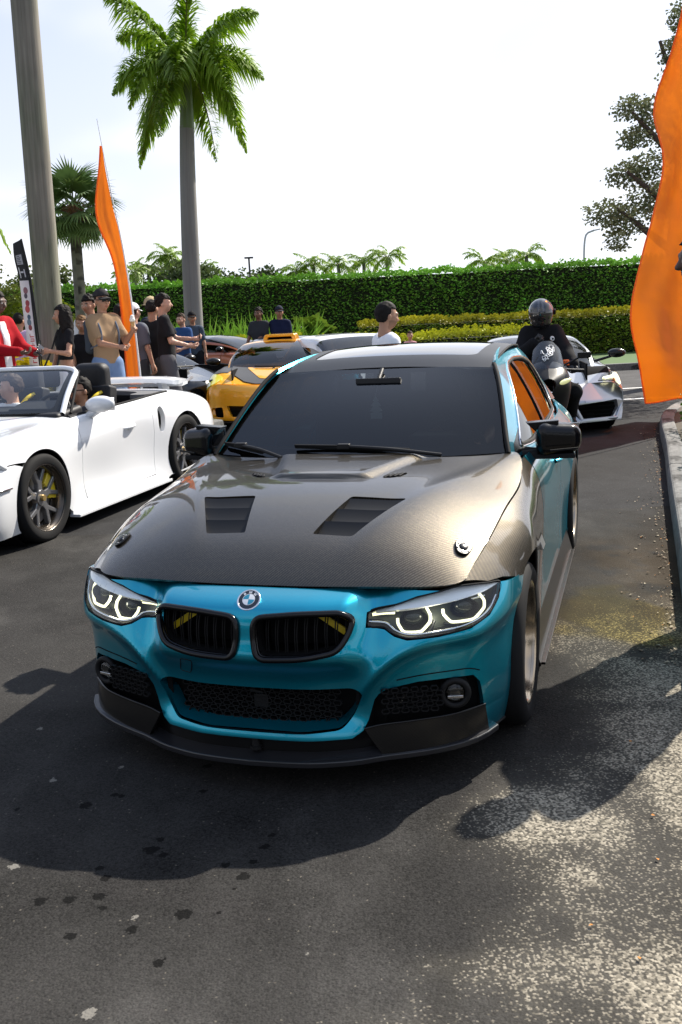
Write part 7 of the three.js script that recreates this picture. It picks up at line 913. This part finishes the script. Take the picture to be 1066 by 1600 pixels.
// oak whose boughs hang in from the right, behind the orange flag
{
  const T = thing('oak_tree', 'dark oak with hanging boughs at the right edge behind the large orange flag', 'tree', [6.5, 0, -18.2]), r = rng(66), L = [];
  const limbs = [[[0, 0, 0], [-.25, 2.4, 0], .22, .18], [[-.25, 2.4, 0], [-.1, 4.6, 0], .18, .12], [[-.1, 4.6, 0], [.3, 7.0, 0], .12, .05], [[-.22, 2.3, 0], [-1.35, 3.15, .1], .09, .03], [[-.2, 3.0, 0], [-1.2, 3.75, .2], .08, .03], [[-.15, 3.8, 0], [-1.1, 4.75, .1], .08, .03], [[-.1, 4.6, 0], [-.6, 5.9, 0], .07, .03], [[-.2, 2.8, 0], [1.3, 4.0, 0], .1, .03], [[0, 4.4, 0], [1.5, 5.6, .1], .08, .03]]; part('trunk', limbs.slice(0, 3).map(b => bar(...b, 12)), std([1, .9, .8], .95, { map: barkTex, bumpMap: barkTex, bumpScale: .03 }), T); part('branches', limbs.slice(3).map(b => bar(...b, 8)), std([.07, .055, .045], .95), T);
  const cl = [[-1.45, 3.10, .42, .20], [-1.05, 2.95, .42, .22], [-1.25, 2.65, .24, .2], [-.75, 3.35, .42, .25], [-1.15, 3.75, .32, .18], [-.75, 3.85, .36, .2], [-.35, 3.3, .45, .3], [-.95, 4.35, .30, .15], [-1.0, 4.85, .34, .18], [-.55, 4.75, .42, .25], [-.3, 4.25, .40, .3], [-.25, 5.3, .30, .2], [-.30, 5.75, .28, .18], [-.1, 6.3, .32, .2], [.15, 6.9, .34, .22], [.3, 3.2, .8, .6], [.5, 4.2, .9, .7], [.8, 5.2, .9, .6], [.9, 6.2, .8, .6], [1.4, 4.4, .9, .7], [1.7, 5.6, .8, .6]];
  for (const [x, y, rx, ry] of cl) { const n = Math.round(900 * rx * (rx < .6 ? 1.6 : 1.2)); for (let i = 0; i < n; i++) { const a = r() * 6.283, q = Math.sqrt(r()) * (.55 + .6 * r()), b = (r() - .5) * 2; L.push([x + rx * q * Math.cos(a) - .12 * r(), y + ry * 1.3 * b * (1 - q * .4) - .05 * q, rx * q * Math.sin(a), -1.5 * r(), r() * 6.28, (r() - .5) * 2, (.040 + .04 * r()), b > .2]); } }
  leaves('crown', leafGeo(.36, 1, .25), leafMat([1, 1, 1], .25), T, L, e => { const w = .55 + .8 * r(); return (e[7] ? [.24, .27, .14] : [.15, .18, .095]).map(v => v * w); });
}
// trees beyond the camera, which the paint and the bonnet mirror
for (const [x, z, H, R, k] of [[-8, 10, 6.5, 3.2, 1], [7, 24, 6.5, 3.8, 3], [14, 12, 7, 4, 4]]) crownTree('tree', ['', 'shade tree behind the viewpoint to the left', 'tallest shade tree straight behind the viewpoint', 'shade tree behind the viewpoint to the right', 'shade tree far right behind the viewpoint', 'shade tree far left behind the viewpoint'][k], [x, 0, z], H, R, 5200, .36, [.045, .075, .02], [.07, .11, .03], 200 + k, 'trees behind the viewpoint', .4);
// ---------------------------------------------------------------- kerbs, beds, flags, street things
kerb('kerb', 'pale concrete kerb of the planted strip along the right of the lane', [[6.6, -14.6], [5.1, -14.1], [4.35, -13.0], [3.25, -9.66], [1.84, -5.15], [.55, -1.0], [-.1, 1.2]], .17, .15, 1.5);
kerb('kerb', 'far kerb under the grass verge across the road', [[40, -22.15], [4, -22.15], [-4.4, -22.15]].reverse().map(p => p), .18, .15, 3).scale.z = -1;
scene.children.at(-1).position.z = -22.15;
kerb('kerb', 'kerb of the raised bed behind the white car', [[-1.55, -13.6], [-2.1, -12.6], [-2.75, -11.0], [-3.9, -8.2], [-4.9, -5.4]].reverse(), .16, .235, 1.5).scale.set(1, 1, 1);
{
  const soil = std([.055, .045, .03], .95), s = shapeOf([[6.6, 14.5], [5.15, 14.0], [4.45, 13.0], [3.35, 9.66], [1.95, 5.15], [.66, 1.0], [0, -1.2], [14, -1.2], [14, 14.5]]); const g = new THREE.ShapeGeometry(s); g.rotateX(-Math.PI / 2); g.translate(0, .118, 0); struct('planting_strip', g, soil);
  const s2 = shapeOf([[-1.58, 13.7], [-2.12, 12.75], [-2.78, 11.1], [-3.93, 8.3], [-5.2, 5.2], [-12, 5.2], [-12, 15.6], [-3, 15.6]]); const g2 = new THREE.ShapeGeometry(s2); g2.rotateX(-Math.PI / 2); g2.translate(0, GY, 0); struct('planting_bed', g2, std([.07, .085, .035], .95));
}
const flagTex = tex(128, 256, (u, v) => { const w = .5 + .5 * Math.sin(u * 128 * Math.PI / 2) * .3; const a = .97 + .05 * (fbm(u * 10, v * 20, 0, 3) - .5) + .02 * (w - .5); return [a, a, a]; });
const orange = phy([1.0, .225, .004], .75, { transmission: .32, thickness: 0, map: flagTex, side: THREE.DoubleSide });
function feather(label, at, edge, pole, fold, seed) { // edge: [left x, right x, y] rows; the cloth hangs in soft folds between
  const T = thing('feather_flag', label, 'flag', at); const ys = edge.map(e => e[2]).reverse(), l = new Sp(ys, edge.map(e => e[0]).reverse()), r = new Sp(ys, edge.map(e => e[1]).reverse()), y0 = ys[0], y1 = ys[ys.length - 1];
  const f = (u, y, o = V(0, 0, 0)) => { const a = l.at(y), b = r.at(y), w = Math.max(.01, b - a); return o.set(lerp(a, b, u), y + .03 * Math.sin(u * 7 + seed) * sstep(y0 + .3, y0, y), fold * Math.min(1, w * 3) * (Math.sin(u * 8.5 + y * 1.3 + seed) * .6 + Math.sin(u * 17 - y * 2.1) * .22 + (fbm(u * 2.5, y * 1.5, seed, 4) - .5) * 1.6)); };
  const g = new THREE.BufferGeometry(), pos = [], uv = [], idx = [], nu = 40, nv = 130; for (let j = 0; j <= nv; j++) for (let i = 0; i <= nu; i++) { const p = f(i / nu, lerp(y0, y1, j / nv)); pos.push(p.x, p.y, p.z); uv.push(i / nu, j / nv * 3); } for (let j = 0; j < nv; j++) for (let i = 0; i < nu; i++) { const a = j * (nu + 1) + i; idx.push(a, a + 1, a + nu + 1, a + 1, a + nu + 2, a + nu + 1); } g.setAttribute('position', new THREE.Float32BufferAttribute(pos, 3)); g.setAttribute('uv', new THREE.Float32BufferAttribute(uv, 2)); g.setIndex(idx); g.computeVertexNormals(); part('cloth', g, orange, T);
  const hem = u => tube([...Array(24).keys()].map(i => { const p = f(u, lerp(y0, y1, i / 23)); return [p.x, p.y, p.z]; }), .012, 60, 5); part('hem', [hem(0), tube([...Array(14).keys()].map(i => { const p = f(i / 13, y0); return [p.x, p.y, p.z]; }), .010, 30, 5)], orange, T);
  part('pole', tube(pole, .016, 40, 8, false, t => 1 - .75 * t), std([.75, .75, .76], .35), T); part('base', cyl(.12, .05, .16, 16, pole[0][0], .08, pole[0][2]), M.plastic, T); return T;
}
feather('narrow orange feather flag standing behind the white convertible on the left', [-2.55, GY, -12.25], [[-.065, -.045, 3.45], [-.115, -.03, 3.15], [-.165, -.005, 2.92], [-.19, .02, 2.72], [-.165, .055, 2.52], [-.07, .085, 2.24], [-.015, .115, 1.9], [.0, .135, 1.5], [.0, .148, 1.0], [.0, .155, .60]], [[.17, 0, .01], [.16, .8, .01], [.142, 1.5, .01], [.115, 2.0, .01], [.078, 2.4, .01], [.02, 2.85, .01], [-.045, 3.45, .01], [-.075, 3.75, .01]], .022, 2);
feather('large orange feather flag filling the right edge of the picture', [4.148, .12, -13], [[0.371, 0.446, 5.266], [0.334, 0.681, 4.883], [0.149, 0.929, 4.226], [0.025, 1.052, 3.706], [0.111, 1.139, 3.285], [0.012, 1.176, 2.555], [-0.173, 1.176, 1.849], [-0.26, 1.139, 1.292], [-0.136, 1.114, 0.698], [-0.025, 1.09, 0.128]], [[1.114, 0, 0.037], [1.139, 1.119, 0.037], [1.189, 2.605, 0.037], [1.09, 3.843, 0.037], [0.768, 4.833, 0.037], [0.371, 5.514, 0.037]], .11, 5);
// printed feather banner on the left
{
  const cv = document.createElement('canvas'); cv.width = 128; cv.height = 1024; const c = cv.getContext('2d'); c.fillStyle = '#c9c3cc'; c.fillRect(0, 0, 128, 1024); c.fillStyle = '#17171b'; c.fillRect(0, 0, 128, 285); c.fillStyle = '#8f9098';
  const r = rng(8); c.fillRect(26, 96, 66, 70); c.fillStyle = '#33343a'; for (let k = 0; k < 5; k++) c.fillRect(32, 104 + k * 12, 30 + r() * 24, 6); c.fillStyle = '#a9aab2'; c.fillRect(24, 186, 12, 80); c.fillRect(78, 200, 12, 60); c.fillRect(40, 216, 34, 12);
  for (const [x, y, q, col] of [[60, 360, 26, '#7d5560'], [56, 400, 20, '#4a4250'], [66, 455, 24, '#8b3b45'], [58, 500, 28, '#a3474b'], [64, 560, 20, '#3c4f66'], [58, 600, 26, '#5b6a7c'], [62, 640, 22, '#7a3a44']]) { c.fillStyle = col; c.beginPath(); c.arc(x, y, q, 0, 7); c.fill(); }
  c.save(); c.translate(66, 800); c.rotate(-Math.PI / 2); c.fillStyle = '#a32a33'; c.font = 'bold 60px sans-serif'; c.textAlign = 'center'; c.textBaseline = 'middle'; for (let k = 0; k < 7; k++) { const x = -112 + k * 33; c.fillRect(x, -26, 8, 50); c.fillRect(x, [-26, -4, 16][k % 3], 24, 8); if (k % 2) c.fillRect(x + 17, -20, 7, 42); } c.restore(); c.fillStyle = '#131316'; c.fillRect(108, 0, 20, 1024);
  const t = new THREE.CanvasTexture(cv); t.colorSpace = THREE.SRGBColorSpace; const T = thing('feather_banner', 'printed feather banner with black top and red lettering near the left edge', 'banner', [-3.93, GY, -12.95]);
  const e = [[-.055, .045, 2.46], [-.06, .07, 2.25], [-.035, .10, 2.05], [-.03, .115, 1.7], [-.02, .125, 1.2], [-.015, .13, .75]], ys = e.map(v => v[2]).reverse(), l = new Sp(ys, e.map(v => v[0]).reverse()), rr = new Sp(ys, e.map(v => v[1]).reverse());
  part('cloth', sheet((u, y, o = V(0, 0, 0)) => o.set(lerp(l.at(y), rr.at(y), u), y + (u - .3) * .05 * sstep(2.1, 2.46, y), .012 * Math.sin(u * 5 + y * 3)), [[0, .75], [1, .75], [1, 2.46], [0, 2.46]], [], { du: .2, dv: .06, t: .002, c: [0, 1.5, -1], uv: (p, a, b) => [a, (b - .75) / 1.71] }), phy([1, 1, 1], .7, { map: t, transmission: .2, thickness: 0 }), T); part('pole', tube([[.14, 0, -.01], [.135, 1.2, -.01], [.11, 2.0, -.01], [.05, 2.5, -.01]], .012, 24, 8), M.black, T); part('base', cyl(.12, .05, .12, 16, .14, .06, -.01), M.plastic, T);
}
// slatted bench seen from behind in front of the tall hedge, street lamps
{ const B = thing('bench', 'grey slatted bench half hidden in front of the tall hedge', 'bench', [.45, .1, -29.5]), wd = std([.10, .095, .10], .8); for (let k = 0; k < 4; k++) part('slat', box(1.30, .075, .03, 0, .50 + k * .10, 0), wd, B); for (let k = 0; k < 4; k++) part('seat_slat', box(1.30, .03, .09, 0, .42, -.08 - k * .11), wd, B); for (const x of [-.6, .6]) { part('leg', box(.05, .85, .05, x, .42, .03), M.dark, B); part('leg', box(.05, .42, .05, x, .21, -.42), M.dark, B); } }
{ const T = thing('street_lamp', 'slim street lamp with curved arm far off beyond the hedge on the right', 'street lamp', [15.2, 0, -60]); part('post', tube([[0, 0, 0], [0, 4.9, 0], [.12, 5.25, 0], [.55, 5.42, 0]], .06, 30, 8), std([.45, .46, .48], .5), T); part('lamp_head', box(.4, .08, .16, .7, 5.44, 0, 0, 0, .15), std([.45, .46, .48], .5), T); }
{ const T = thing('street_lamp', 'flat-headed lamp post far off above the olive-green tree', 'street lamp', [-5.0, 0, -64]); part('post', bar([0, 0, 0], [0, 5.0, 0], .06), M.dark, T); part('lamp_head', box(.55, .10, .3, 0, 5.05, 0), M.dark, T); }
// leaf litter and grit in the gutter
{ const r = rng(12), T = thing('leaf_litter', null, 'litter'); T.userData = { kind: 'stuff', label: 'dry leaves and grit along the foot of the right kerb', category: 'litter' }; const L = []; for (let i = 0; i < 420; i++) { const z = -4.2 - 8.2 * r(), d = .05 + .5 * r() * r() * r(); L.push([kerbX(z) - d, .012, z, -.2 * r(), r() * 6.28, (r() - .5) * .5, .012 + .022 * r() * r(), r()]); } for (const [x, z] of [[1.04, -3.44], [.89, -2.64], [.95, -2.9], [.62, -2.35], [.7, -2.2]]) L.push([x, .012, z, 0, r() * 6, .2, .014, .9]); leaves('dry_leaf', leafGeo(.4, 1, .3), std([1, 1, 1], .85), T, L, e => e[7] > .82 ? [.42, .17, .03] : e[7] > .5 ? [.14, .09, .05] : [.3, .25, .17]); }
scene.traverse(o => { if (o.isMesh) { o.castShadow = true; o.receiveShadow = true; } });
renderer.render(scene, camera);
